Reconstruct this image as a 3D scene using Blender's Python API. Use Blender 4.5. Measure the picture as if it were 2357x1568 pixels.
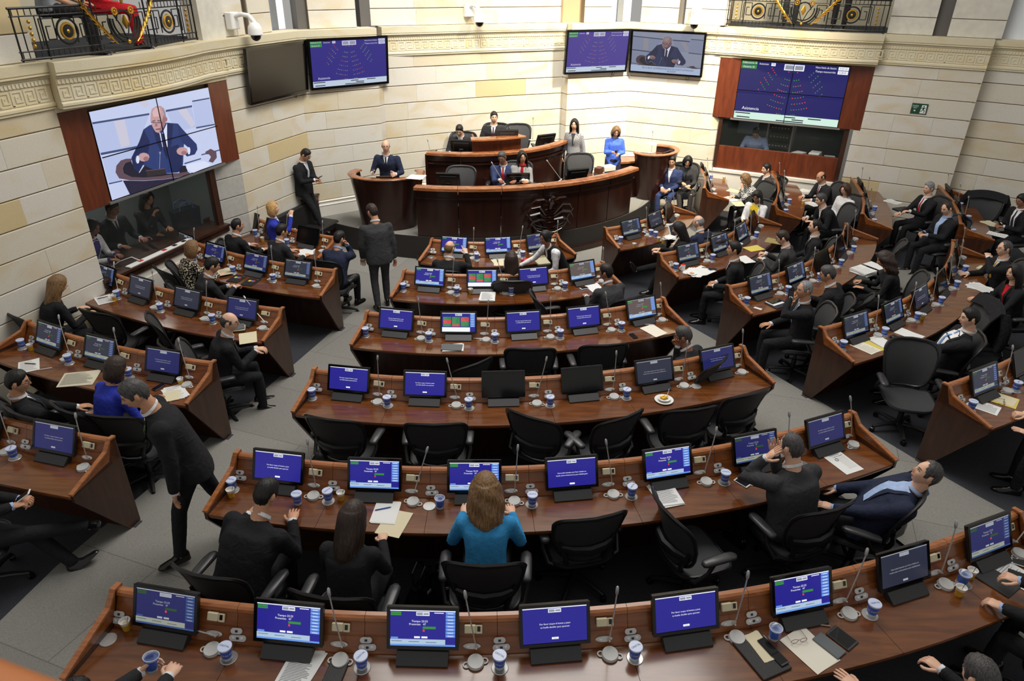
import bpy, bmesh, math, random
from math import sin, cos, pi, radians, hypot, atan2, sqrt
from mathutils import Vector, Matrix, Quaternion
from mathutils.bvhtree import BVHTree

for o in list(bpy.data.objects):
    bpy.data.objects.remove(o)
SC = bpy.context.scene
COL = SC.collection
RND = random.Random(7)

# ---------------------------------------------------------------- camera
FPX, TILT, ROLL, CAMZ = 1614.8, radians(28.153), .0145, 5.11
cam_d = bpy.data.cameras.new('camera')
cam = bpy.data.objects.new('camera', cam_d)
COL.objects.link(cam)
_c, _s = cos(TILT), sin(TILT)
_right, _down, _fwd = Vector((1, 0, 0)), Vector((0, -_s, -_c)), Vector((0, _c, -_s))
_R = _right * cos(ROLL) - _down * sin(ROLL)
_D = _right * sin(ROLL) + _down * cos(ROLL)
_m = Matrix((_R, -_D, -_fwd)).transposed().to_4x4()
_m.translation = Vector((0, 0, CAMZ))
cam.matrix_world = _m
cam_d.sensor_width = 36.0
cam_d.lens = FPX / 2357 * 36
cam_d.clip_start = .05
cam_d.clip_end = 100
cam_d.dof.use_dof = True
cam_d.dof.focus_distance = 8.5
cam_d.dof.aperture_fstop = 5.6
SC.camera = cam

# ---------------------------------------------------------------- world, lights, exposure
w = bpy.data.worlds.new('hall_air')
SC.world = w
w.use_nodes = True
w.node_tree.nodes['Background'].inputs[0].default_value = (1.0, .97, .92, 1)
w.node_tree.nodes['Background'].inputs[1].default_value = .30


def area_light(name, loc, target, size, power, color=(1, 1, 1), sy=None, spread=180):
    d = bpy.data.lights.new(name, 'AREA')
    d.energy = power
    d.color = color
    d.size = size
    if sy:
        d.shape = 'RECTANGLE'
        d.size_y = sy
    d.spread = radians(spread)
    o = bpy.data.objects.new(name, d)
    COL.objects.link(o)
    o.location = loc
    o.rotation_euler = (Vector(target) - Vector(loc)).to_track_quat('-Z', 'Y').to_euler()
    return o


area_light('skylight', (0.5, 9.5, 9.6), (0.3, 10.5, 0), 6.5, 640, (1, .97, .92))
area_light('podium_ceiling_lamp', (-.6, 11.6, 8.6), (-.3, 17, 2.4), 1.6, 150, (1, .97, .9), spread=110)
area_light('apse_ceiling_lamp', (4.8, 12.2, 8.2), (2.7, 17.4, 2.2), .7, 240, (1, .88, .66), spread=75)

SC.view_settings.view_transform = 'Standard'
SC.view_settings.look = 'None'
SC.view_settings.gamma = 1
SC.view_settings.use_curve_mapping = False
SC.view_settings.exposure = 0.35


# ---------------------------------------------------------------- survey helpers (plan of the hall measured from the photograph)
def ray(px, py):
    u = (px - 1178.5) / FPX
    v = (py - 784) / FPX
    u, v = u * cos(ROLL) + v * sin(ROLL), -u * sin(ROLL) + v * cos(ROLL)
    return Vector((u, _c - v * _s, -(_s + v * _c)))


def at(px, py, z):
    """plan point whose real height z is known"""
    r = ray(px, py)
    t = (z - CAMZ) / r.z
    return Vector((r.x * t, r.y * t, z))


# ---------------------------------------------------------------- tagging
def tag(o, label=None, cat=None, group=None, kind=None):
    if label: o['label'] = label
    if cat: o['category'] = cat
    if group: o['group'] = group
    if kind: o['kind'] = kind
    return o


def empty(name, loc=(0, 0, 0), rz=0.0, parent=None, label=None, cat=None, group=None, kind=None):
    o = bpy.data.objects.new(name, None)
    o.empty_display_size = .1
    COL.objects.link(o)
    o.location = loc
    o.rotation_euler = (0, 0, rz)
    if parent: o.parent = parent
    return tag(o, label, cat, group, kind)


KIDS = {}


def link(o, parent=None):
    COL.objects.link(o)
    if parent:
        o.parent = parent
        KIDS.setdefault(parent.name, []).append(o)
    return o


def copy_tree(o, parent=None, loc=None, rz=None):
    c = o.copy()
    link(c, parent)
    if loc is not None: c.location = loc
    if rz is not None: c.rotation_euler = (0, 0, rz)
    for ch in KIDS.get(o.name, []):
        copy_tree(ch, c)
    return c


# ---------------------------------------------------------------- mesh builder
class MB:
    def __init__(s):
        s.v, s.f, s.m = [], [], []
        s.mi = 0

    def add(s, vs, fs, mi=None):
        b = len(s.v)
        s.v += [tuple(p) for p in vs]
        s.f += [tuple(i + b for i in f) for f in fs]
        s.m += [s.mi if mi is None else mi] * len(fs)
        return s

    def box(s, c, d, M=None, mi=None, bev=0):
        x, y, z = d[0] / 2, d[1] / 2, d[2] / 2
        if bev:
            b = min(bev, x * .9, y * .9, z * .9)
            vs, idx = [], {}
            for sx in (-1, 1):
                for sy in (-1, 1):
                    for sz in (-1, 1):
                        for k in range(3):
                            p = [sx * x, sy * y, sz * z]
                            for j in range(3):
                                if j != k: p[j] -= (sx, sy, sz)[j] * b
                            idx[(sx, sy, sz, k)] = len(vs)
                            vs.append(p)
            g = idx
            fs = []
            for k in range(3):
                a, bb = [j for j in range(3) if j != k]
                for sg in (-1, 1):
                    f = []
                    for (i, j) in ((-1, -1), (1, -1), (1, 1), (-1, 1)):
                        key = [0, 0, 0]
                        key[k] = sg; key[a] = i; key[bb] = j
                        f.append(g[(*key, k)])
                    n = (sg > 0) ^ (k == 1)
                    fs.append(f if n else f[::-1])
            for k in range(3):
                a, bb = [j for j in range(3) if j != k]
                for i in (-1, 1):
                    for j in (-1, 1):
                        k0 = [0, 0, 0]; k1 = [0, 0, 0]
                        k0[k] = -1; k1[k] = 1
                        for q in (k0, k1): q[a] = i; q[bb] = j
                        fs.append([g[(*k0, a)], g[(*k1, a)], g[(*k1, bb)], g[(*k0, bb)]])
            for sx in (-1, 1):
                for sy in (-1, 1):
                    for sz in (-1, 1):
                        fs.append([g[(sx, sy, sz, 0)], g[(sx, sy, sz, 1)], g[(sx, sy, sz, 2)]])
        else:
            vs = [(a, b, e) for a in (-x, x) for b in (-y, y) for e in (-z, z)]
            fs = [(0, 1, 3, 2), (4, 6, 7, 5), (0, 4, 5, 1), (2, 3, 7, 6), (0, 2, 6, 4), (1, 5, 7, 3)]
        cc = Vector(c)
        if M is not None:
            vs = [M @ Vector(p) + cc for p in vs]
        else:
            vs = [Vector(p) + cc for p in vs]
        return s.add(vs, fs, mi)

    def prism(s, poly, a0, a1, axis=0, mi=None):
        """polygon (2d) extruded along axis 0 (poly=y,z), 1 (x,z) or 2 (x,y)"""
        n = len(poly)
        vs = []
        for a in (a0, a1):
            for p in poly:
                q = list(p)
                q.insert(axis, a)
                vs.append(q)
        fs = [tuple(range(n))[::-1], tuple(range(n, 2 * n))]
        for i in range(n):
            j = (i + 1) % n
            fs.append((i, j, n + j, n + i))
        return s.add(vs, fs, mi)

    def loft(s, rings, cap=True, mi=None, closed=True):
        n = len(rings[0])
        vs = [p for r in rings for p in r]
        fs = []
        for k in range(len(rings) - 1):
            for i in range(n if closed else n - 1):
                j = (i + 1) % n
                fs.append((k * n + i, k * n + j, (k + 1) * n + j, (k + 1) * n + i))
        if cap and closed:
            fs.append(tuple(range(n))[::-1])
            fs.append(tuple(range((len(rings) - 1) * n, len(rings) * n)))
        return s.add(vs, fs, mi)

    def tube(s, pts, r, n=8, mi=None, flat=1.0, cap=True):
        pts = [Vector(p) for p in pts]
        if not hasattr(r, '__len__'): r = [r] * len(pts)
        rings = []
        t0 = (pts[1] - pts[0]).normalized()
        ref = Vector((0, 0, 1)) if abs(t0.z) < .9 else Vector((0, 1, 0))
        u = t0.cross(ref).normalized()
        for i, p in enumerate(pts):
            if i == 0: t = pts[1] - pts[0]
            elif i == len(pts) - 1: t = pts[-1] - pts[-2]
            else: t = pts[i + 1] - pts[i - 1]
            t.normalize()
            u = (u - t * u.dot(t)).normalized()
            w_ = t.cross(u)
            rings.append([p + (u * cos(2 * pi * k / n) + w_ * sin(2 * pi * k / n) * flat) * r[i] for k in range(n)])
        return s.loft(rings, cap, mi)

    def lathe(s, prof, n=16, c=(0, 0, 0), M=None, mi=None):
        """profile [(r,z)] turned round z"""
        cc = Vector(c)
        rings = []
        for r, z in prof:
            ring = [Vector((r * cos(2 * pi * k / n), r * sin(2 * pi * k / n), z)) for k in range(n)]
            if M is not None: ring = [M @ p for p in ring]
            rings.append([p + cc for p in ring])
        return s.loft(rings, True, mi)

    def ball(s, c, r, n=12, m=8, M=None, mi=None):
        if not hasattr(r, '__len__'): r = (r, r, r)
        prof = []
        vs, fs = [], []
        cc = Vector(c)
        rings = []
        for j in range(m + 1):
            a = -pi / 2 + pi * j / m
            rr = max(cos(a), 1e-3)
            ring = [Vector((r[0] * rr * cos(2 * pi * k / n), r[1] * rr * sin(2 * pi * k / n), r[2] * sin(a))) for k in range(n)]
            if M is not None: ring = [M @ p for p in ring]
            rings.append([p + cc for p in ring])
        return s.loft(rings, True, mi)

    def torus(s, c, R, r, n=24, m=6, M=None, mi=None, a0=0, a1=2 * pi):
        full = abs(a1 - a0 - 2 * pi) < 1e-6
        cnt = n if full else n + 1
        pts = []
        for k in range(cnt):
            a = a0 + (a1 - a0) * k / n
            p = Vector((R * cos(a), R * sin(a), 0)) if not hasattr(R, '__len__') else Vector((R[0] * cos(a), R[1] * sin(a), 0))
            d = p.normalized()
            ring = [p + (d * cos(2 * pi * q / m) + Vector((0, 0, 1)) * sin(2 * pi * q / m)) * r for q in range(m)]
            if M is not None: ring = [M @ x for x in ring]
            pts.append([x + Vector(c) for x in ring])
        if full: pts.append(pts[0])
        return s.loft(pts, not full, mi)

    def mesh(s, name, mats, smooth=True, ang=35):
        me = bpy.data.meshes.new(name)
        me.from_pydata(s.v, [], s.f)
        if not isinstance(mats, (list, tuple)): mats = [mats]
        for m in mats: me.materials.append(m)
        if len(mats) > 1:
            me.polygons.foreach_set('material_index', s.m)
        if smooth:
            me.polygons.foreach_set('use_smooth', [True] * len(me.polygons))
            me.set_sharp_from_angle(angle=radians(ang))
        me.update()
        return me

    def build(s, name, mats, parent=None, smooth=True, ang=35, loc=None, rz=None):
        o = bpy.data.objects.new(name, s.mesh(name, mats, smooth, ang))
        link(o, parent)
        if loc is not None: o.location = loc
        if rz is not None: o.rotation_euler = (0, 0, rz)
        return o


def inst(name, me, parent=None, loc=(0, 0, 0), rot=(0, 0, 0)):
    o = bpy.data.objects.new(name, me)
    link(o, parent)
    o.location = loc
    o.rotation_euler = rot
    return o


def rotx(a): return Matrix.Rotation(a, 3, 'X')
def roty(a): return Matrix.Rotation(a, 3, 'Y')
def rotz(a): return Matrix.Rotation(a, 3, 'Z')


# ---------------------------------------------------------------- materials
MAT = {}


def srgb(r, g, b):
    f = lambda c: (c / 255 / 12.92) if c / 255 <= .04045 else ((c / 255 + .055) / 1.055) ** 2.4
    return (f(r), f(g), f(b), 1)


def mat(name, col, rough=.5, metal=0, coat=0, spec=.5, bump=0, bscale=80, vary=0, vscale=6):
    """principled material, fine procedural variation and relief"""
    if name in MAT: return MAT[name]
    m = bpy.data.materials.new(name)
    m.use_nodes = True
    nt = m.node_tree
    b = nt.nodes['Principled BSDF']
    c = srgb(*col)
    b.inputs['Base Color'].default_value = c
    b.inputs['Roughness'].default_value = rough
    b.inputs['Metallic'].default_value = metal
    b.inputs['Coat Weight'].default_value = coat
    b.inputs['Specular IOR Level'].default_value = spec
    if vary:
        tc = nt.nodes.new('ShaderNodeTexCoord')
        n = nt.nodes.new('ShaderNodeTexNoise')
        n.inputs['Scale'].default_value = vscale
        n.inputs['Detail'].default_value = 5
        nt.links.new(tc.outputs['Object'], n.inputs['Vector'])
        r = nt.nodes.new('ShaderNodeValToRGB')
        r.color_ramp.elements[0].position = .3
        r.color_ramp.elements[1].position = .7
        r.color_ramp.elements[0].color = (*[x * (1 - vary) for x in c[:3]], 1)
        r.color_ramp.elements[1].color = (*[min(1, x * (1 + vary)) for x in c[:3]], 1)
        nt.links.new(n.outputs['Fac'], r.inputs[0])
        nt.links.new(r.outputs[0], b.inputs['Base Color'])
    if bump:
        tc = nt.nodes.new('ShaderNodeTexCoord')
        n = nt.nodes.new('ShaderNodeTexNoise')
        n.inputs['Scale'].default_value = bscale
        n.inputs['Detail'].default_value = 3
        nt.links.new(tc.outputs['Object'], n.inputs['Vector'])
        bp = nt.nodes.new('ShaderNodeBump')
        bp.inputs['Strength'].default_value = bump
        bp.inputs['Distance'].default_value = .01
        nt.links.new(n.outputs['Fac'], bp.inputs['Height'])
        nt.links.new(bp.outputs[0], b.inputs['Normal'])
    MAT[name] = m
    return m


def wood(name, c0, c1, rough=.3, scale=(2, 30, 30), coat=.3):
    if name in MAT: return MAT[name]
    m = mat(name, c0, rough, coat=coat)
    nt = m.node_tree
    b = nt.nodes['Principled BSDF']
    tc = nt.nodes.new('ShaderNodeTexCoord')
    mp = nt.nodes.new('ShaderNodeMapping')
    mp.inputs['Scale'].default_value = scale
    n = nt.nodes.new('ShaderNodeTexNoise')
    n.inputs['Scale'].default_value = 2.2
    n.inputs['Detail'].default_value = 7
    n.inputs['Distortion'].default_value = .6
    r = nt.nodes.new('ShaderNodeValToRGB')
    r.color_ramp.elements[0].position = .32
    r.color_ramp.elements[1].position = .7
    r.color_ramp.elements[0].color = srgb(*c0)
    r.color_ramp.elements[1].color = srgb(*c1)
    nt.links.new(tc.outputs['Object'], mp.inputs[0])
    nt.links.new(mp.outputs[0], n.inputs['Vector'])
    nt.links.new(n.outputs['Fac'], r.inputs[0])
    nt.links.new(r.outputs[0], b.inputs['Base Color'])
    b.inputs['Coat Roughness'].default_value = .12
    return m


def emit(name, col, strength=1.0):
    if name in MAT: return MAT[name]
    m = bpy.data.materials.new(name)
    m.use_nodes = True
    nt = m.node_tree
    b = nt.nodes['Principled BSDF']
    b.inputs['Base Color'].default_value = (.01, .01, .012, 1)
    b.inputs['Roughness'].default_value = .25
    b.inputs['Emission Color'].default_value = srgb(*col)
    b.inputs['Emission Strength'].default_value = strength
    MAT[name] = m
    return m


def sandstone(name, base, vein, pale):
    if name in MAT: return MAT[name]
    m = mat(name, base, .75)
    nt = m.node_tree
    b = nt.nodes['Principled BSDF']
    b.inputs['Specular IOR Level'].default_value = .25
    geo = nt.nodes.new('ShaderNodeNewGeometry')
    oi = nt.nodes.new('ShaderNodeObjectInfo')
    off = nt.nodes.new('ShaderNodeVectorMath'); off.operation = 'SCALE'
    comb = nt.nodes.new('ShaderNodeCombineXYZ')
    for k in range(3): nt.links.new(oi.outputs['Random'], comb.inputs[k])
    off.inputs['Scale'].default_value = 40
    nt.links.new(comb.outputs[0], off.inputs[0])
    ad = nt.nodes.new('ShaderNodeVectorMath'); ad.operation = 'ADD'
    nt.links.new(geo.outputs['Position'], ad.inputs[0])
    nt.links.new(off.outputs[0], ad.inputs[1])
    mp = nt.nodes.new('ShaderNodeMapping')
    mp.inputs['Rotation'].default_value = (.5, .6, .4)
    mp.inputs['Scale'].default_value = (.55, .55, 1.3)
    nt.links.new(ad.outputs[0], mp.inputs[0])
    n1 = nt.nodes.new('ShaderNodeTexNoise')
    n1.inputs['Scale'].default_value = 1.5
    n1.inputs['Detail'].default_value = 5
    n1.inputs['Distortion'].default_value = 1.3
    nt.links.new(mp.outputs[0], n1.inputs['Vector'])
    r1 = nt.nodes.new('ShaderNodeValToRGB')
    r1.color_ramp.elements[0].position = .50
    r1.color_ramp.elements[1].position = .74
    r1.color_ramp.elements[0].color = (0, 0, 0, 1)
    r1.color_ramp.elements[1].color = (1, 1, 1, 1)
    nt.links.new(n1.outputs['Fac'], r1.inputs[0])
    # some whole blocks are ochre, some pale
    rr = nt.nodes.new('ShaderNodeValToRGB')
    rr.color_ramp.interpolation = 'CONSTANT'
    e = rr.color_ramp.elements
    e[0].position = 0; e[0].color = srgb(*base)
    e[1].position = .5; e[1].color = srgb(*pale)
    x = e.new(.86); x.color = srgb(*[(a * .72 + c * .28) for a, c in zip(base, vein)])
    x = e.new(.90); x.color = srgb(*[(a * .9 + c * .1) for a, c in zip(base, vein)])
    x = e.new(.975); x.color = srgb(*[(a * .3 + c * .7) for a, c in zip(base, vein)])
    nt.links.new(oi.outputs['Random'], rr.inputs[0])
    mx = nt.nodes.new('ShaderNodeMixRGB')
    ml = nt.nodes.new('ShaderNodeMath'); ml.operation = 'MULTIPLY'; ml.inputs[1].default_value = .6
    nt.links.new(r1.outputs[0], ml.inputs[0])
    nt.links.new(ml.outputs[0], mx.inputs[0])
    nt.links.new(rr.outputs[0], mx.inputs[1])
    mx.inputs[2].default_value = srgb(*vein)
    n2 = nt.nodes.new('ShaderNodeTexNoise')
    n2.inputs['Scale'].default_value = 60
    n2.inputs['Detail'].default_value = 4
    nt.links.new(geo.outputs['Position'], n2.inputs['Vector'])
    mm = nt.nodes.new('ShaderNodeMixRGB'); mm.blend_type = 'MULTIPLY'; mm.inputs[0].default_value = .25
    nt.links.new(mx.outputs[0], mm.inputs[1])
    nt.links.new(n2.outputs['Color'], mm.inputs[2])
    g = nt.nodes.new('ShaderNodeRGBToBW')
    nt.links.new(n2.outputs['Color'], g.inputs[0])
    nt.links.new(g.outputs[0], mm.inputs[2])
    nt.links.new(mm.outputs[0], b.inputs['Base Color'])
    return m


STONE = sandstone('sandstone', (222, 215, 199), (212, 188, 134), (224, 219, 208))
STONE_C = sandstone('cornice_marble', (228, 218, 188), (218, 192, 126), (230, 223, 198))
JOINT = mat('stone_joint', (120, 104, 80), .9)
W_TOP = wood('desk_wood', (88, 47, 20), (120, 70, 32), .2, (1.2, 9, 9), .55)
W_SLOPE = wood('desk_slope_wood', (112, 61, 27), (142, 82, 38), .3, (1.2, 9, 9), .3)
W_TRIM = wood('desk_trim_wood', (140, 82, 44), (172, 108, 62), .3, (2, 20, 20), .3)
W_BODY = wood('desk_body_wood', (50, 27, 17), (70, 40, 24), .35, (6, 6, 1.2), .2)
W_POD = wood('podium_wood', (36, 16, 11), (50, 23, 15), .28, (3, 3, .6), .3)
W_PODTOP = wood('podium_top_wood', (124, 70, 38), (170, 108, 66), .25, (3, 3, 10), .5)
W_RED = wood('red_panel_wood', (88, 40, 22), (112, 54, 30), .35, (6, 6, 1.0), .2)
BLACK = mat('black_plastic', (18, 18, 19), .35, bump=.05, bscale=300)
GLOSSB = mat('gloss_black', (10, 10, 12), .12)
DARKG = mat('dark_grey_plastic', (44, 44, 46), .45)
CHROME = mat('brushed_chrome', (200, 198, 195), .32, .55)
STEEL = mat('satin_steel', (176, 176, 176), .35, .6)
GREYP = mat('grey_plastic', (182, 182, 180), .45)
LGREY = mat('light_grey_plastic', (204, 204, 202), .4)
CREAM = mat('cream_plastic', (214, 204, 172), .4)
WHITE = mat('white_plastic', (228, 228, 226), .4)
PAPER = mat('paper', (226, 226, 224), .8, bump=.05)
INK = mat('ink', (70, 70, 74), .8)
MANILA = mat('manila_paper', (214, 204, 172), .8)
YELLOWP = mat('yellow_folder', (214, 196, 96), .7)
# ================================================================ plan data
C_L = Vector((-.652, 13.628))          # centre of the central-left desk arcs
NV, OFF = Vector((.90778, .41945)), 5.9061   # hall axis: points p with p.NV = OFF
AXD = Vector((.41945, -.90778))        # along the axis towards the public


def mirror(p):
    p = Vector((p[0], p[1]))
    return p + NV * (2 * (OFF - p.dot(NV)))


C_R = mirror(C_L)
C_SL = Vector((-1.3, 16.4))            # centre of the left side desks
C_SR = mirror(C_SL)


def ramp_z(x, y):
    p = Vector((x, y))
    if p.dot(NV) > OFF: p = mirror(p)
    d = p - C_L
    a = atan2(d.x, -d.y)
    z = (d.length - 2.473) / 1.616 * .085
    if a < -.21:
        z = .34 - .085 * (11.6 - (p - C_SL).length) / 1.56
    return max(0, z)


def carpet(name, c, seam):
    m = mat(name, c, .95, spec=.1)
    nt = m.node_tree
    b = nt.nodes['Principled BSDF']
    geo = nt.nodes.new('ShaderNodeNewGeometry')
    mp = nt.nodes.new('ShaderNodeMapping')
    mp.inputs['Rotation'].default_value = (0, 0, .35)
    br = nt.nodes.new('ShaderNodeTexBrick')
    br.offset = .35
    br.inputs['Scale'].default_value = 1
    br.inputs['Brick Width'].default_value = 1.9
    br.inputs['Row Height'].default_value = 1.05
    br.inputs['Mortar Size'].default_value = .005
    br.inputs['Color1'].default_value = srgb(*c)
    br.inputs['Color2'].default_value = srgb(*[x * .94 for x in c])
    br.inputs['Mortar'].default_value = srgb(*[a * .35 + b2 * .65 for a, b2 in zip(seam, c)])
    n = nt.nodes.new('ShaderNodeTexNoise')
    n.inputs['Scale'].default_value = 90
    mx = nt.nodes.new('ShaderNodeMixRGB'); mx.blend_type = 'MULTIPLY'; mx.inputs[0].default_value = .5
    nt.links.new(geo.outputs['Position'], mp.inputs[0])
    nt.links.new(mp.outputs[0], br.inputs['Vector'])
    nt.links.new(geo.outputs['Position'], n.inputs['Vector'])
    nt.links.new(br.outputs['Color'], mx.inputs[1])
    nt.links.new(n.outputs['Fac'], mx.inputs[2])
    nt.links.new(mx.outputs[0], b.inputs['Base Color'])
    return m


CARPET = carpet('grey_carpet', (158, 156, 150), (70, 68, 64))
CARPET_D = carpet('dark_carpet', (74, 76, 82), (58, 60, 64))
RISER = mat('dark_riser', (40, 36, 34), .8)

mb = MB()
mb.box((1, 7, -.06), (26, 26, .1))
floor = tag(mb.build('floor', CARPET), kind='structure')


def polar(C, R, a, z=0): return Vector((C.x + R * sin(a), C.y - R * cos(a), z))


def aisle(lineA, lineB, name):
    """sloping carpet ribbon between two plan polylines"""
    mb = MB()
    n = 24

    def pt(line, t):
        k = t * (len(line) - 1)
        i = min(int(k), len(line) - 2)
        return Vector(line[i]).lerp(Vector(line[i + 1]), k - i)
    vs, fs = [], []
    for k in range(n + 1):
        for q in range(7):
            p = pt(lineA, k / n).lerp(pt(lineB, k / n), q / 6)
            vs.append((p.x, p.y, ramp_z(p.x, p.y)))
    for k in range(n):
        for q in range(6):
            i = k * 7 + q
            fs.append((i, i + 1, i + 8, i + 7))
    mb.add(vs, fs)
    return tag(mb.build(name, CARPET), kind='structure')


LA = [(-4.55, .5), (-4.0, 4.5), (-3.5, 6.5), (-2.85, 9.3), (-2.4, 11.4)]
LB = [(-2.95, .3), (-2.62, 2.9), (-2.3, 5.5), (-1.85, 8.4), (-1.25, 11.3)]
aisle(LA, LB, 'aisle_ramp')
AR = [(4.9, .6), (4.15, 3.7), (3.5, 5.4), (2.85, 7.1), (2.2, 8.7), (1.55, 10.3)]
AB = [tuple(mirror(p)) for p in AR]
aisle(AR, [(6.9, 1.9), (5.6, 4.2), (4.7, 5.8), (3.95, 7.5), (3.2, 9.1), (2.3, 10.9)], 'aisle_ramp')
aisle([tuple(mirror(p)) for p in LB], [tuple(mirror(p)) for p in LA], 'aisle_ramp')


def platform(C, R0, R1, a0, a1, z, name='seating_platform'):
    mb = MB()
    n = max(6, int(abs(a1 - a0) * R1 / .25))
    prof = [(R0, z - .25), (R0, z), (R1, z), (R1, z - .25)]
    rings = [[polar(C, r, a0 + (a1 - a0) * k / n, zz) for r, zz in prof] for k in range(n + 1)]
    mb.loft(rings, True)
    o = mb.build(name, [CARPET_D], smooth=False)
    return tag(o, kind='structure')


# ================================================================ walls
E0 = Vector((-6.75, 6.2)); E1 = Vector((-5.79, 9.12)); E2 = Vector((-4.77, 12.18)); E3 = Vector((-4.08, 14.03))
E5a = Vector((-2.78, 14.95)); E5 = Vector((-2.71, 15.13)); E6 = Vector((1.07, 16.98)); E7 = Vector((1.18, 16.78))
E8 = Vector((2.67, 17.42)); E9 = Vector((4.49, 16.54)); E10 = Vector((7.27, 15.17)); E11 = Vector((8.93, 14.24))
E12 = Vector((9.07, 14.47)); E13 = Vector((13.2, 11.4))
ZJ = [.775 + .349 * j for j in range(-2, 8)]
ZC = 3.45            # underside of the cornice


def frame(A, B):
    d = (B - A).normalized()
    return d, Vector((d.y, -d.x)), (B - A).length


def wpt(A, B, t, out, z):
    d, n, L = frame(A, B)
    p = A + d * t + n * out
    return Vector((p.x, p.y, z))


def slab(mb, A, B, t0, t1, z0, z1, o0, o1, mi=None, bev=0):
    """box on a wall: t along, o outwards"""
    d, n, L = frame(A, B)
    M = Matrix(((d.x, n.x, 0), (d.y, n.y, 0), (0, 0, 1)))
    c = wpt(A, B, (t0 + t1) / 2, (o0 + o1) / 2, (z0 + z1) / 2)
    mb.box(c, (t1 - t0, o1 - o0, z1 - z0), M, mi, bev)


def block_wall(name, A, B, zs, bow=0, seed=1, lmin=.9, lmax=1.7, material=None, back=True, holes=()):
    rnd = random.Random(seed)
    d, n, L = frame(A, B)
    base = MB()
    if not back:
        slab(base, A, B, 0, L, min(zs), max(zs), -.06, -.022)
    else:
        slab(base, A, B, .0, L, min(zs), max(zs), -.3 - bow, -.022 - bow)
    wall = tag(base.build(name, JOINT, smooth=False), kind='structure')

    def P(t, out, z):
        s = t / L
        o_ = out - bow * 4 * s * (1 - s)
        return wpt(A, B, t, o_, z)
    for k in range(len(zs) - 1):
        z0, z1 = zs[k] + .006, zs[k + 1] - .006
        t = 0
        first = rnd.uniform(.4, 1.2)
        while t < L - .01:
            l = first if t == 0 else rnd.uniform(lmin, lmax)
            t1 = t + l
            if t1 > L - .35: t1 = L
            g = .0012
            mb = MB()
            jut = rnd.uniform(-.0015, .0015)
            a, b = t + (g if t > 0 else 0), t1 - (g if t1 < L else 0)
            f = jut
            e = .007
            vs = [P(a, -.06, z0), P(b, -.06, z0), P(b, -.06, z1), P(a, -.06, z1),
                  P(a, f - e, z0), P(b, f - e, z0), P(b, f - e, z1), P(a, f - e, z1),
                  P(a, f, z0 + e), P(b, f, z0 + e), P(b, f, z1 - e), P(a, f, z1 - e)]
            fs = [(0, 4, 7, 3), (1, 2, 6, 5), (0, 1, 5, 4), (3, 7, 6, 2), (4, 5, 9, 8), (6, 7, 11, 10), (8, 9, 10, 11), (4, 8, 11, 7), (5, 6, 10, 9)]
            mb.add(vs, fs)
            mb.build('stone_block', material or STONE, wall, smooth=False)
            t = t1
    return wall


ZB = [z for z in ZJ if z > -.01] + [ZC]
block_wall('wall_left', E0, E1, ZB, seed=3, lmin=1.0, lmax=2.2)
ZB2 = [.775 + .349 * j for j in range(0, 8)] + [ZC]
block_wall('wall_left_return', E2, E3, ZB2, seed=5)
block_wall('wall_apse_left', E3, E5a, ZB2, seed=8)
block_wall('wall_apse_left_jog', E5a, E5, ZB2, seed=9, back=False)
block_wall('wall_back', E5, E6, ZB2, bow=.12, seed=12)
block_wall('wall_apse_right_jog', E6, E7, ZB2, seed=13, back=False)
block_wall('wall_apse_right', E7, E8, ZB2, seed=14)
block_wall('wall_right_return', E8, E9, ZB2, seed=16)
block_wall('wall_right', E10, E11, ZB, seed=18, lmin=.7)
block_wall('wall_right_jog', E11, E12, ZB, seed=19, back=False)
block_wall('wall_right_far', E12, E13, ZB, seed=21, lmin=1.4, lmax=2.4)


def sweep(name, pts, prof, material, parent=None, closed_prof=True, smooth=False, ang=30):
    """profile [(out,z)] along a plan polyline with mitred corners"""
    pts = [Vector((p[0], p[1])) for p in pts]
    ns = []
    for i in range(len(pts)):
        nn = []
        if i > 0:
            d = (pts[i] - pts[i - 1]).normalized(); nn.append(Vector((d.y, -d.x)))
        if i < len(pts) - 1:
            d = (pts[i + 1] - pts[i]).normalized(); nn.append(Vector((d.y, -d.x)))
        m = sum(nn, Vector((0, 0))) / len(nn)
        m = m / max(m.length_squared, .35)
        ns.append(m)
    rings = [[Vector((p.x + q.x * o, p.y + q.y * o, z)) for o, z in prof] for p, q in zip(pts, ns)]
    mb = MB()
    mb.loft(rings, True)
    return mb.build(name, material, parent, smooth=smooth, ang=ang)


PLINTH = [(-.1, -.05), (.05, -.05), (.05, .66), (.06, .68), (.035, .70), (.035, .745), (.05, .755), (.02, .772), (-.1, .772)]
PLM = mat('plinth_stone', (222, 218, 208), .7, bump=.1, bscale=40)
for k, seg in enumerate(([E2, E3, E5a, E5], [E5, E6], [E6, E7, E8, E9])):
    tag(sweep('baseboard_%d' % k, seg, PLINTH, PLM), kind='structure')

# cornice: plain runs and the two bowed balcony fronts
CORN = [(-.3, ZC), (.03, ZC), (.03, 3.475), (.045, 3.485), (.045, 3.515), (.03, 3.53), (.022, 3.535), (.022, 3.735), (.035, 3.742), (.035, 3.805), (.05, 3.815), (.06, 3.845), (.09, 3.852), (.09, 3.868), (.07, 3.872), (.09, 3.885), (.1, 4.0), (-.3, 4.0)]


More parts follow.
